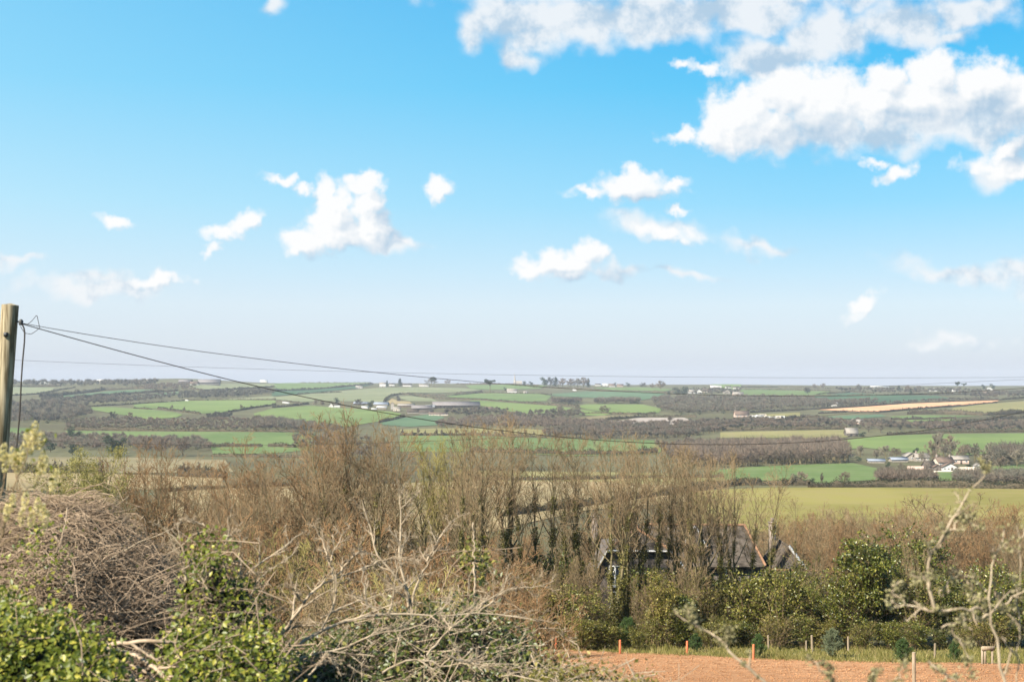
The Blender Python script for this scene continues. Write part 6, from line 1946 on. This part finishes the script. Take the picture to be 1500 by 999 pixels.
house_window(892, 910, 828, 858, Yg, 0.08)
house_window(894, 911, 866, 888, Yg, 0.08)
house_window(1057, 1069, 832, 860, Ym + 0.3, 0.08)

# ------------------------------------------------------------------ the telegraph pole and its wires
PY = 20.0
p_top, p_low = at(15.0, 447, PY), at(-2.0, 668, PY)
slope = (p_top - p_low) / (p_top[2] - p_low[2])
zb = float(ground(p_low[0], PY)) - 0.6
pole = thing('telegraph_pole', 'leaning weathered wooden telegraph pole carrying the overhead wires', 'pole', p_top + slope * (zb + 0.6 - p_top[2]))
pl = np.array(pole.location)
zs = np.linspace(zb, p_top[2], 9)
axis = np.stack([p_top + slope * (z - p_top[2]) for z in zs])[None] - pl
rr = np.linspace(0.150, 0.118, 9)[None]
v, f = tubes(axis, rr, 20)
mb = MB().add(v, f)
k = 20
rim = v[-k:]
mb.add(np.concatenate([rim, rim.mean(0, keepdims=True) + [[0.01, 0, 0.025]]]), [(j, (j + 1) % k, k) for j in range(k)])
mb.obj('shaft', M['pole'], pole, smooth=True)
hook = at(31.5, 473, PY) - pl
mb = MB()
mb.add(*tubes(np.stack([line([hook + [-0.12, 0.0, 0.005], hook + [-0.04, -0.02, 0.03], hook + [0.0, -0.02, 0.0]], 5)]), np.full((1, 5), 0.014), 6))
mb.obj('bracket', M['iron'], pole)
mb = MB()
mb.add(*tubes(np.stack([line([hook + [0.0, -0.02, -0.035], hook + [0.0, -0.02, 0.0], hook + [0.0, -0.02, 0.05]], 6)]), np.array([[0.02, 0.034, 0.028, 0.034, 0.028, 0.012]]), 10))
mb.obj('insulator', M['iron'], pole)
mb = MB()
nail = at(8, 490, PY - 0.14) - pl
box(mb, nail[0] - 0.025, nail[0] + 0.025, nail[1] - 0.01, nail[1] + 0.03, nail[2] - 0.03, nail[2] + 0.03)
mb.obj('bolt_plate', M['iron'], pole)


def wire(label, px_rows, Y0, Y1, rad, name='overhead_wire', extend=None):
    """a sagging wire: a parabola in a straight vertical plane, fitted to where the photograph shows it"""
    q = np.array(px_rows, float)
    A0, A1 = at(q[0, 0], 500, Y0), at(q[-1, 0], 500, Y1)
    pts = []
    for x, r in q:
        a, c = ray(x, r)                      # plan position on the line A0-A1
        d = A1 - A0
        t = (a * A0[1] - A0[0]) / (d[0] - a * d[1])
        y = A0[1] + t * d[1]
        pts.append((t, c * y))
    pts = np.array(pts)
    k = np.polyfit(pts[:, 0], pts[:, 1], 2 if len(pts) < 6 else 3)
    t = np.linspace(0 if extend is None else extend[0], 1.15 if extend is None else extend[1], 90)
    z = np.polyval(k, t)
    if extend is None:
        z = z + (pts[0, 1] - np.polyval(k, 0)) * np.clip(1 - t / 0.12, 0, 1) ** 2
    line_ = np.stack([A0[0] + t * (A1 - A0)[0], A0[1] + t * (A1 - A0)[1], z], 1)
    mb = MB().add(*tubes(line_[None], np.full((1, len(t)), rad), 6))
    return tag(mb.obj(name, M['wire']), label, 'wire', 'overhead wires across the valley')


wire('lower thick wire sagging from the pole across the far fields', [(34, 475), (120, 496.5), (200, 516), (350, 556), (450, 583), (520, 600), (700, 628), (850, 641), (1000, 650), (1100, 651), (1200, 646), (1300, 637), (1400, 622), (1500, 603)], PY, 30, 0.0070)
wire('upper wire from the pole running along the skyline', [(34, 474), (120, 490), (200, 502), (300, 517), (450, 536), (590, 550), (740, 560), (900, 572), (1050, 579), (1200, 581), (1300, 579), (1500, 568)], PY, 31, 0.0048)
wire('faint high wire crossing the sky just above the ridge', [(-60, 524), (40, 528), (400, 541.5), (750, 549), (1100, 553), (1300, 553.5), (1520, 552.5)], 52, 58, 0.005, extend=(-0.1, 1.1))
wire('faint low wire sagging over the brown woods', [(-40, 640), (90, 646), (320, 650), (540, 649), (750, 643), (920, 631), (1100, 614), (1300, 602), (1500, 586)], 44, 50, 0.0055, extend=(-0.1, 1.1))
wire('faint wire dropping in from the far end of the skyline', [(1150, 575), (1300, 565), (1400, 561), (1520, 555)], 52, 58, 0.005, extend=(0.3, 1.2))
# the cable hanging down the pole and the jumper loops
mb = MB()
c = [at(x, r, PY - 0.16) for x, r in [(33, 476), (36.5, 480), (36, 500), (33, 530), (31, 560), (29.5, 600), (26, 640), (20, 690)]]
mb.add(*tubes(line(c, 40)[None], np.full((1, 40), 0.011), 5))
tag(mb.obj('service_cable', M['wire']), 'black service cable hanging beside the telegraph pole', 'cable')
for lab, pts in [('thin jumper wire looping up above the insulator', [(38, 477), (47, 470), (54, 461), (56, 470), (58, 480)]), ('thin jumper wire looping below the insulator', [(30, 478), (36, 488), (46, 489.5), (54, 484), (58, 480)])]:
    mb = MB()
    mb.add(*tubes(line([at(x, r, PY - 0.05) for x, r in pts], 26)[None], np.full((1, 26), 0.0045), 4))
    tag(mb.obj('jumper_wire', M['wire']), lab, 'wire')

# ------------------------------------------------------------------ foreground hedge bank
def lump(a, b):
    return (np.sin(a * 1.0 + 0.7 * np.sin(b * 0.9)) * np.sin(b * 1.3 + 0.4) + 0.5 * np.sin(a * 2.3 + 1.1) * np.sin(b * 2.9 + 2.0) + 0.3 * np.sin(a * 5.1 + b * 3.3)) / 1.8


def leaf_mound(name, label, cat, outline, Y0, depth, bottom, n, size, leaf, core='wood_dark', stems=0, lumps=0.22, jit=0.9, seed=1, gaps=0.15, rough=9.0):
    """a bank of foliage: outline is its top edge in the photograph, at the far side of a mound that swells towards the viewer"""
    rng = np.random.default_rng(seed)
    ox, oy = [p[0] for p in outline], [p[1] for p in outline]

    def surf(x, t, inset=0.0):
        top = np.interp(x, ox, oy) + rough * lump(x / 11.0 + 5, x * 0.013 + 1)
        r = top + (bottom - top) * np.clip(t, 0, None)
        Y = Y0 + depth * np.maximum(1 - np.clip(t, 0, 1), 0) ** 1.4 + inset - lumps * lump(x / 24.0, t * 6.0)
        back = np.clip(-t, 0, None)
        Y = Y + back * depth * 1.2
        p = at(x, r, Y)
        p[..., 2] -= back ** 1.5 * depth * 1.3
        return p
    o = thing(name, label, cat, (0, 0, 0))
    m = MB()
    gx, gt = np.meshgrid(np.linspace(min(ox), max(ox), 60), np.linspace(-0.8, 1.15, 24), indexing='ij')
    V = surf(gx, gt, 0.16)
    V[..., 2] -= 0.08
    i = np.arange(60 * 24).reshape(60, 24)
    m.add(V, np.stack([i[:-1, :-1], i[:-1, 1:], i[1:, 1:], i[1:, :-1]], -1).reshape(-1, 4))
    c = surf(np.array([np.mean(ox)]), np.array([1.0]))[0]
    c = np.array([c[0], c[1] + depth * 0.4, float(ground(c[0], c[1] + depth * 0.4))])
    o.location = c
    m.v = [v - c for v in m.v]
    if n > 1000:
        m.obj('undergrowth', M['shaded_litter'], o, smooth=True)  # dark backing sheet: the mound's inner shade is put into its colour
    x = rng.uniform(min(ox), max(ox), n)
    t = rng.uniform(-0.35, 1.12, n)
    hole = lump(x / 13.0 + 3, t * 11.0 + 1) + 0.35 * rng.normal(size=n)
    keep = hole > -1.0 + gaps * 2.2
    x, t = x[keep], t[keep]
    C = surf(x, t) + rng.normal(size=(len(x), 3)) * [0.06, 0.13, 0.07] - c
    lf = MB().add(*leaves(C, size, rng, N=np.array([-0.25, -0.75, 0.75]), jit=jit))
    lf.obj('leaves', M[leaf], o)
    if stems:
        x = rng.uniform(min(ox), max(ox), stems)
        t = rng.uniform(-0.2, 1.0, stems)
        a = surf(x, t)
        d = norm(rng.normal(size=(stems, 3)) * [1, 0.6, 0.6] + [0.2, -0.3, 0.45])
        L = rng.uniform(0.25, 0.9, stems)[:, None]
        k = np.linspace(0, 1, 5)[None, :, None]
        bend = rng.normal(size=(stems, 1, 3)) * 0.12
        Pp = (a - d * L * 0.6)[:, None] + d[:, None] * L[:, None] * k + bend * (k * (1 - k)) * 4 * L[:, None] + rng.normal(size=(stems, 5, 3)) * 0.012 - c
        st = MB().add(*tubes(Pp, rng.uniform(0.0022, 0.0055, (stems, 1)) * np.linspace(1, 0.5, 5)[None], 4))
        st.obj('stems', M['dead_wood' if stems > 160 else 'twig_grey'], o)
    return o


leaf_mound('ivy_bush', 'glossy green ivy bush at the foot of the brush pile', 'ivy bush', [(-60, 872), (0, 884), (30, 896), (60, 902), (95, 905), (120, 928), (150, 940), (172, 985), (178, 1010)], 8.2, 1.1, 1060, 6200, 0.046, 'ivy_light', stems=30, seed=3, gaps=0.32, lumps=0.34)
leaf_mound('ivy_bush', 'small ivy tuft lying against the lower edge of the brush pile', 'ivy bush', [(-50, 862), (0, 866), (18, 874), (30, 888), (34, 905)], 10.2, 0.5, 930, 700, 0.045, 'ivy_light', stems=6, seed=4)
leaf_mound('ivy_bush', 'sunny yellow-green ivy bush between the brush pile and the dead branches', 'ivy bush', [(236, 985), (250, 935), (268, 900), (290, 930), (320, 945), (350, 935), (380, 915), (400, 935), (415, 965), (424, 1010)], 8.8, 1.3, 1070, 5200, 0.045, 'ivy_light', stems=80, seed=5, rough=20, gaps=0.32, lumps=0.3)
leaf_mound('ivy_bush', 'upper ivy clump climbing the dead stems beside the brush pile', 'ivy bush', [(262, 872), (272, 835), (290, 842), (306, 800), (322, 795), (332, 840), (352, 850), (372, 862), (392, 876), (400, 915)], 10.4, 0.9, 975, 3000, 0.042, 'ivy_light', stems=110, seed=6, rough=26, gaps=0.42, lumps=0.3)
leaf_mound('ivy_tuft', 'leafy tuft at the top of the dead stems beside the brush pile', 'ivy tuft', [(278, 800), (290, 792), (310, 790), (328, 792), (334, 800)], 10.9, 0.25, 826, 320, 0.045, 'ivy_light', stems=10, seed=16, gaps=0.3, lumps=0.08)
leaf_mound('ivy_hedge', 'dark ivy and bramble hedge below the dead branches', 'hedge', [(398, 985), (420, 958), (450, 945), (500, 925), (550, 908), (600, 895), (650, 885), (690, 884), (730, 896), (760, 925), (785, 956), (806, 982), (840, 998), (870, 1008)], 11.2, 1.6, 1085, 13000, 0.047, 'ivy_dark', stems=620, seed=7, gaps=0.32, lumps=0.32)
leaf_mound('bramble_bush', 'olive bramble bush at the lower corner of the red soil', 'bramble', [(770, 990), (800, 978), (830, 978), (860, 985), (890, 993), (930, 1003), (960, 1010)], 10.0, 0.9, 1070, 3600, 0.038, 'shrub_leaf', stems=200, seed=8, gaps=0.2)
leaf_mound('ivy_tuft', 'tuft of green leaves on a broken stem above the dark ivy hedge', 'ivy tuft', [(680, 826), (690, 806), (700, 800), (706, 815), (716, 822)], 13.6, 0.3, 842, 240, 0.06, 'ivy', stems=14, seed=9, gaps=0.25, lumps=0.1)
leaf_mound('ivy_bush', 'green leafy shoots growing out of the top of the brush pile', 'ivy bush', [(20, 800), (50, 775), (66, 772), (84, 786), (100, 800)], 11.9, 0.3, 850, 380, 0.045, 'ivy_light', stems=20, seed=10, gaps=0.4, lumps=0.1)

# the brush pile: a mound of flailed grey twigs
rng = np.random.default_rng(21)
bc = np.array([float(at(70, 500, 13.4)[0]), 13.4])
bz = float(ground(*bc)) - 0.2
RX, RY, TOPZ = 1.95, 2.1, float(at(100, 752, 13.4)[2])


def pile(u, v):
    r = np.clip((np.abs(u) ** 2.2 + np.abs(v) ** 2.0), 0, 1)
    z = bz + (TOPZ - bz) * (1 - r) ** 0.85
    return np.stack([bc[0] + u * RX, bc[1] + v * RY, z + 0.10 * lump(u * 6, v * 6)], -1)


bp = thing('brush_pile', 'big heap of grey-brown cut twigs beside the telegraph pole', 'brush pile', (bc[0], bc[1], bz + 0.2))
bl_ = np.array(bp.location)
uu, vv = np.meshgrid(np.linspace(-1, 1, 50), np.linspace(-1, 1, 50), indexing='ij')
core = pile(uu, vv) - bl_ - [0, 0, 0.32]
i = np.arange(2500).reshape(50, 50)
MB().add(core, np.stack([i[:-1, :-1], i[1:, :-1], i[1:, 1:], i[:-1, 1:]], -1).reshape(-1, 4)).obj('packed_core', M['shaded_litter'], bp, smooth=True)  # core coloured dark to imitate the shade between the twigs
n = 24000
an, ra = rng.uniform(0, 2 * PI, n), np.sqrt(rng.uniform(0, 0.98, n))
u, v = ra * np.cos(an), ra * np.sin(an)
c0 = pile(u, v)
e = 0.02
nu, nv = pile(u + e, v) - c0, pile(u, v + e) - c0
nrm_ = norm(np.cross(nu, nv))
flow = 0.7 * lump(u * 4 + 2, v * 4) + rng.normal(size=n) * 0.55
want = norm(np.stack([np.cos(flow), np.sin(flow) * 0.8, 0.25 + rng.normal(size=n) * 0.45], 1))
d = norm(want - nrm_ * (want * nrm_).sum(1, keepdims=True) * 0.65)
L = (rng.uniform(0.12, 0.5, n) * np.where(rng.uniform(size=n) < 0.12, 1.8, 1))[:, None]
k = np.linspace(-0.5, 0.5, 5)[None, :, None]
dep = -0.26 + 0.36 * rng.uniform(size=n) ** 0.7 + 0.10 * lump(u * 9, v * 9)
Pp = c0[:, None] + nrm_[:, None] * dep[:, None, None] + d[:, None] * L[:, None] * k + rng.normal(size=(n, 1, 3)) * 0.16 * (0.25 - k * k) * 2 * (L[:, None] / 0.4) + rng.normal(size=(n, 5, 3)) * 0.010
MB().add(*tubes(Pp - bl_, rng.uniform(0.0019, 0.0055, (n, 1)) * np.linspace(1, 0.55, 5)[None], 4)).obj('twigs', M['twig_grey'], bp)
m = 900
an, ra = rng.uniform(0, 2 * PI, m), np.sqrt(rng.uniform(0.0, 0.95, m))
keep = lump(ra * np.cos(an) * 5, ra * np.sin(an) * 5 + 1) > 0.05
c1_ = pile(ra * np.cos(an), ra * np.sin(an))[keep] + rng.normal(size=(int(keep.sum()), 3)) * 0.04 + [0, 0, 0.05]
MB().add(*leaves(c1_ - bl_, 0.045, rng)).obj('leaves', M['ivy_light'], bp)
n = 70
an, ra = rng.uniform(0, 2 * PI, n), np.sqrt(rng.uniform(0.1, 0.9, n))
c0 = pile(ra * np.cos(an), ra * np.sin(an))
d = norm(np.stack([np.full(n, 0.9), rng.normal(size=n) * 0.3, 0.45 + rng.normal(size=n) * 0.35], 1))
L = rng.uniform(0.35, 1.2, n)[:, None]
k = np.linspace(-0.35, 0.65, 7)[None, :, None]
Pp = c0[:, None] + [0, 0, 0.05] + d[:, None] * L[:, None] * k + rng.normal(size=(n, 7, 3)) * 0.015
MB().add(*tubes(Pp - bl_, rng.uniform(0.004, 0.009, (n, 1)) * np.linspace(1, 0.4, 7)[None], 5)).obj('sticks', M['dead_wood'], bp)


# dead branches
def branchwork(name, label, cat, lines, mat='dead_wood', levels=((7, 40, 0.32), (5, 40, 0.45)), seed=1, knot=0.006, group=None, lichen=0, rmin=0.0022, up=0.05):
    """lines: (list of (column, row, depth), thick radius, thin radius) of the main limbs; finer twigs grow from them"""
    rng = np.random.default_rng(seed)
    o = None
    K = 14
    Ps, Rs = [], []
    for pts, r0, r1 in lines:
        p = line([at(x, r, Y) for x, r, Y in pts], K)
        p[1:-1] += rng.normal(size=(K - 2, 3)) * knot
        Ps.append(p)
        Rs.append(np.linspace(r0, r1, K))
    Ps, Rs = np.array(Ps), np.array(Rs)
    root = Ps[0][0].copy()
    o = thing(name, label, cat, root, 0, group)
    mb = MB().add(*tubes(Ps - root, Rs * (0.62 if lichen else 0.8), 7))
    tw = mb
    P0, R0 = Ps, Rs
    allp = [Ps.reshape(-1, 3)]
    for (nc, ang, lf) in levels:
        P0, R0 = grow(P0, R0, nc, 0.12, 1.0, ang, 14, lf, 6, up, 0.16, rng, rf=0.62, tip=0.4)
        R0 = np.maximum(R0, rmin)
        tw.add(*tubes(P0 - root, R0, 4))
        allp.append(P0[:, 1:].reshape(-1, 3))
    tw.obj('branches', M[mat], o, smooth=True)
    if lichen:
        pts = np.concatenate(allp)
        c = pts[rng.integers(0, len(pts), lichen)]
        k = 16
        C = np.repeat(c, k, 0) + rng.normal(size=(lichen * k, 3)) * np.repeat(rng.uniform(0.005, 0.018, lichen), k)[:, None]
        tag(MB().add(*leaves(C - root, 0.017, rng, jit=1.0)).obj('lichen', M['lichen'], o), kind='stuff')
    return o


branchwork('dead_shrub', 'bleached dead shrub with long arching branches over the dark ivy hedge', 'dead shrub', [
    ([(400, 985, 11.8), (414, 959, 11.8), (454, 929, 11.8), (482, 915, 11.9), (518, 909, 12), (566, 893, 12.1), (629, 903, 12.2), (693, 897, 12.3), (749, 897, 12.4), (790, 910, 12.4)], 0.021, 0.004),
    ([(396, 950, 12.2), (410, 935, 12.2), (444, 883, 12.2), (466, 855, 12.3), (490, 847, 12.3), (526, 835, 12.4)], 0.022, 0.006),
    ([(490, 847, 12.3), (482, 823, 12.3), (474, 795, 12.4), (458, 764, 12.4)], 0.013, 0.004),
    ([(482, 827, 12.3), (495, 795, 12.4), (512, 768, 12.5)], 0.010, 0.003),
    ([(490, 845, 12.3), (510, 823, 12.3), (526, 807, 12.3), (526, 787, 12.2)], 0.012, 0.004),
    ([(444, 883, 12.2), (426, 859, 12.1), (428, 840, 12.1)], 0.010, 0.004),
    ([(598, 900, 12.6), (598, 863, 12.6), (577, 843, 12.6), (550, 811, 12.6), (542, 771, 12.7), (530, 732, 12.7)], 0.017, 0.004),
    ([(602, 900, 12.7), (599, 865, 12.7), (585, 835, 12.7), (583, 807, 12.7), (587, 767, 12.8), (585, 724, 12.8)], 0.019, 0.006),
    ([(588, 745, 12.8), (600, 732, 12.8), (613, 722, 12.8)], 0.008, 0.003),
    ([(604, 900, 12.5), (605, 867, 12.5), (621, 831, 12.5), (637, 811, 12.5), (647, 795, 12.4)], 0.015, 0.004),
    ([(625, 822, 12.5), (653, 770, 12.6), (681, 751, 12.7)], 0.010, 0.003),
    ([(526, 835, 12.4), (570, 815, 12.5), (610, 822, 12.5), (650, 800, 12.6)], 0.010, 0.003),
    ([(430, 965, 11.6), (500, 950, 11.6), (560, 925, 11.7), (620, 915, 11.8), (660, 880, 11.8)], 0.012, 0.003),
    ([(625, 960, 11.6), (653, 927, 11.8), (689, 897, 11.9), (720, 876, 12.0), (738, 862, 12.0)], 0.012, 0.005),
    ([(655, 960, 11.2), (689, 971, 11.3), (733, 979, 11.4), (750, 985, 11.4)], 0.012, 0.004),
    ([(560, 985, 11.2), (610, 960, 11.3), (640, 975, 11.3), (720, 968, 11.4)], 0.012, 0.004),
    ([(700, 900, 12.4), (740, 862, 12.5), (790, 860, 12.5), (812, 850, 12.6)], 0.008, 0.003),
    ([(540, 890, 12.0), (530, 850, 12.0), (536, 830, 12.0), (529, 815, 12.0)], 0.011, 0.003),
    ([(450, 990, 11.0), (480, 960, 11.1), (500, 990, 11.1)], 0.011, 0.004),
    ([(470, 905, 12.3), (520, 880, 12.3), (560, 870, 12.4), (600, 850, 12.4)], 0.010, 0.003),
], levels=((8, 42, 0.32), (6, 42, 0.5), (3, 40, 0.5)), seed=31, rmin=0.0016)
branchwork('dead_shrub', 'pale upright dead stems rising behind the yellow-green ivy bush', 'dead shrub', [
    ([(336, 885, 11.2), (330, 844, 11.2), (327, 817, 11.2), (334, 786, 11.2), (334, 757, 11.2)], 0.014, 0.004),
    ([(334, 786, 11.2), (343, 778, 11.2), (352, 768, 11.2)], 0.008, 0.003),
    ([(345, 880, 11.3), (360, 839, 11.3), (393, 817, 11.4), (422, 796, 11.4), (440, 782, 11.5)], 0.014, 0.004),
    ([(310, 880, 11.0), (297, 846, 11.0), (273, 815, 11.0), (254, 786, 11.0), (240, 772, 11.0)], 0.013, 0.004),
    ([(272, 850, 11.0), (268, 830, 11.0), (255, 800, 11.0), (247, 784, 11.0)], 0.010, 0.003),
    ([(352, 880, 11.4), (351, 848, 11.4), (350, 822, 11.4), (351, 789, 11.4)], 0.011, 0.003),
    ([(365, 880, 11.2), (375, 850, 11.2), (410, 825, 11.2), (430, 812, 11.3)], 0.009, 0.003),
    ([(300, 770, 11.1), (288, 764, 11.1), (268, 760, 11.1), (262, 768, 11.1)], 0.008, 0.003),
], levels=((7, 38, 0.32), (5, 40, 0.5), (3, 40, 0.5)), seed=32, rmin=0.0016)
branchwork('cut_branch', 'thick freshly cut branches lying below the brush pile', 'branch', [
    ([(150, 946, 9.8), (172, 943, 9.8), (191, 942, 9.8), (210, 937, 9.8), (234, 938, 9.8), (264, 944, 9.9)], 0.022, 0.014),
    ([(160, 952, 9.6), (191, 956, 9.6), (215, 970, 9.5), (246, 994, 9.4), (262, 1010, 9.4)], 0.022, 0.016),
    ([(155, 945, 9.7), (172, 970, 9.6), (187, 987, 9.5), (206, 1003, 9.4)], 0.021, 0.016),
    ([(192, 943, 9.7), (215, 957, 9.7), (232, 968, 9.7), (250, 975, 9.7)], 0.014, 0.008),
    ([(200, 975, 9.5), (225, 992, 9.5), (232, 1005, 9.4)], 0.013, 0.010),
    ([(150, 980, 9.6), (175, 972, 9.6), (215, 980, 9.6), (240, 975, 9.6)], 0.014, 0.008),
], mat='cut_wood', levels=((3, 30, 0.3),), seed=33, knot=0.004)
branchwork('lichened_branch', 'blurred lichen-covered branch reaching over the red soil', 'branch', [
    ([(1128, 1012, 6.4), (1118, 1000, 6.4), (1100, 980, 6.4), (1078, 963, 6.4), (1059, 939, 6.45), (1034, 925, 6.5), (1010, 912, 6.5), (991, 899, 6.5)], 0.0125, 0.005),
    ([(1020, 918, 6.5), (1012, 903, 6.5), (1007, 893, 6.5)], 0.006, 0.004),
    ([(1062, 941, 6.45), (1070, 930, 6.4), (1064, 922, 6.4)], 0.005, 0.003),
], levels=((4, 45, 0.14),), seed=34, lichen=40, rmin=0.002)
branchwork('lichened_shrub', 'lichen-covered thorny shrub with a long branch reaching up past the hamlet', 'shrub', [
    ([(1480, 1040, 6.6), (1472, 999, 6.6), (1459, 942, 6.6), (1446, 898, 6.6), (1448, 864, 6.6), (1457, 820, 6.6), (1467, 789, 6.6), (1471, 770, 6.6)], 0.013, 0.004),
    ([(1444, 893, 6.6), (1402, 892, 6.5), (1369, 893, 6.5), (1330, 888, 6.5), (1301, 888, 6.5)], 0.012, 0.005),
    ([(1369, 893, 6.5), (1363, 883, 6.5), (1358, 849, 6.5), (1357, 823, 6.5), (1371, 802, 6.5), (1381, 771, 6.5), (1397, 750, 6.5), (1410, 732, 6.5), (1428, 712, 6.5), (1447, 692, 6.5)], 0.012, 0.004),
    ([(1372, 805, 6.5), (1385, 786, 6.5), (1400, 770, 6.5), (1412, 757, 6.5), (1432, 770, 6.5)], 0.008, 0.004),
    ([(1448, 900, 6.6), (1435, 906, 6.6), (1402, 912, 6.5), (1379, 919, 6.5)], 0.009, 0.005),
    ([(1446, 866, 6.6), (1430, 852, 6.6), (1415, 846, 6.6), (1392, 844, 6.6), (1384, 858, 6.6), (1377, 874, 6.6)], 0.007, 0.004),
    ([(1452, 897, 6.6), (1475, 880, 6.6), (1498, 867, 6.6), (1530, 860, 6.6)], 0.008, 0.005),
    ([(1452, 850, 6.6), (1464, 880, 6.7), (1480, 905, 6.7), (1510, 930, 6.7)], 0.008, 0.005),
    ([(1330, 888, 6.5), (1312, 872, 6.5), (1306, 858, 6.5), (1322, 850, 6.5)], 0.006, 0.004),
    ([(1358, 850, 6.5), (1345, 845, 6.5), (1336, 842, 6.5)], 0.007, 0.004),
    ([(1390, 915, 6.5), (1405, 935, 6.5), (1418, 962, 6.5), (1426, 990, 6.5)], 0.006, 0.003),
    ([(1415, 846, 6.6), (1428, 868, 6.6), (1440, 885, 6.6)], 0.006, 0.004),
    ([(1490, 1010, 6.9), (1496, 940, 6.9), (1490, 880, 6.9), (1497, 820, 6.9), (1489, 770, 6.9)], 0.006, 0.003),
    ([(1360, 968, 6.3), (1375, 982, 6.3), (1400, 996, 6.3), (1415, 1012, 6.3)], 0.010, 0.006),
], levels=((5, 48, 0.20), (3, 45, 0.42)), seed=35, lichen=170, rmin=0.002)
branchwork('bramble', 'bramble stem arching over the lower corner of the red soil', 'bramble', [
    ([(770, 975, 9.8), (800, 950, 9.8), (825, 948, 9.8), (850, 965, 9.8), (880, 980, 9.8), (930, 994, 9.8), (960, 1004, 9.8)], 0.005, 0.003),
    ([(870, 975, 9.8), (889, 963, 9.8), (905, 980, 9.8), (915, 994, 9.8)], 0.004, 0.002),
], mat='twig_brown', levels=((5, 50, 0.10),), seed=36)
branchwork('thorn_bush', 'low thorny twigs poking up in front of the red soil', 'twig', [
    ([(1240, 1030, 6.0), (1222, 999, 6.0), (1205, 984, 6.0), (1182, 958, 6.0)], 0.007, 0.004),
    ([(1222, 1010, 6.0), (1214, 985, 6.0), (1208, 968, 6.0)], 0.004, 0.002),
    ([(1262, 1020, 6.0), (1275, 995, 6.0), (1290, 978, 6.0)], 0.005, 0.003),
    ([(1300, 1020, 6.0), (1318, 985, 6.0), (1326, 972, 6.0)], 0.005, 0.003),
], levels=((4, 45, 0.2),), seed=37, lichen=40, rmin=0.002)
branchwork('broken_sapling', 'broken pale stem standing up through the dark ivy hedge', 'stem', [
    ([(694, 905, 13.4), (695, 870, 13.4), (695.5, 835, 13.4)], 0.016, 0.013),
    ([(694, 800, 13.6), (694, 780, 13.6), (693, 765, 13.6)], 0.010, 0.008),
    ([(694.5, 840, 13.5), (694.2, 820, 13.55), (694, 800, 13.6)], 0.012, 0.010),
], levels=((2, 40, 0.2),), seed=38)

# the catkin sapling beside the pole
o = branchwork('willow_sapling', 'willow sapling with fluffy yellow catkins in front of the telegraph pole', 'sapling', [
    ([(-10, 830, 7.2), (0, 790, 7.2), (14, 740, 7.1), (26, 700, 7.0), (38, 668, 7.0), (50, 640, 7.0)], 0.007, 0.003),
    ([(14, 740, 7.1), (30, 722, 7.1), (52, 712, 7.1), (64, 690, 7.1), (62, 678, 7.1)], 0.004, 0.002),
    ([(-8, 760, 7.2), (2, 720, 7.2), (8, 690, 7.2), (6, 665, 7.2)], 0.005, 0.002),
    ([(0, 800, 7.3), (25, 785, 7.3), (50, 765, 7.3), (72, 730, 7.3), (82, 704, 7.3)], 0.005, 0.002),
    ([(-10, 790, 7.0), (15, 765, 7.0), (35, 752, 7.0), (58, 752, 7.0)], 0.005, 0.002),
    ([(22, 712, 7.0), (24, 695, 7.0), (22, 676, 7.0)], 0.004, 0.002),
], mat='twig_brown', levels=((4, 40, 0.22),), seed=39, rmin=0.0018)
root = np.array(o.location)
rng = np.random.default_rng(9)
CT = [(51, 630), (48, 641), (39, 643), (60, 645), (33, 663), (33, 676), (22, 674), (18, 668), (26, 682), (62, 674), (58, 684), (66, 680), (82, 700), (77, 708), (5, 662), (8, 678), (18, 736), (37, 733), (55, 742), (62, 750), (32, 757), (46, 760), (10, 750), (67, 760), (52, 648), (44, 652)]
cm = MB()
lf = MB()
for x, r in CT:
    c = at(x, r, 7.05) - root
    n = 130
    t = rng.uniform(-1, 1, n)
    e = norm(rng.normal(size=(n, 3)) * [1, 1, 0.2])
    C = c + np.stack([t * 0.004, 0 * t, t * 0.044], 1) + e * (0.016 * np.sqrt(1 - 0.9 * t * t))[:, None]
    cm.add(*leaves(C, 0.012, rng, N=e))
    C = c + rng.normal(size=(2, 3)) * 0.03
    lf.add(*leaves(C, 0.032, rng))
cm.obj('catkins', M['catkin'], o)
lf.obj('leaves', M['ivy_light'], o)

# ------------------------------------------------------------------ haze in the air of the valley
hz = MB()
box(hz, -9000, 9000, -66, 4700, -125, 22)
haze = hz.mesh('haze', [])
mh, bh = material('valley_haze')
vol = bh.n('ShaderNodeVolumePrincipled')
vol.inputs['Color'].default_value = (0.84, 0.91, 1.0, 1)
vol.inputs['Density'].default_value = 0.00007
vol.inputs['Anisotropy'].default_value = 0.0
oo = bh.n('ShaderNodeOutputMaterial')
bh.t.links.new(vol.outputs[0], oo.inputs['Volume'])
haze.materials.append(mh)
tag(link('haze', haze), 'pale blue haze lying over the valley', 'haze', kind='stuff')
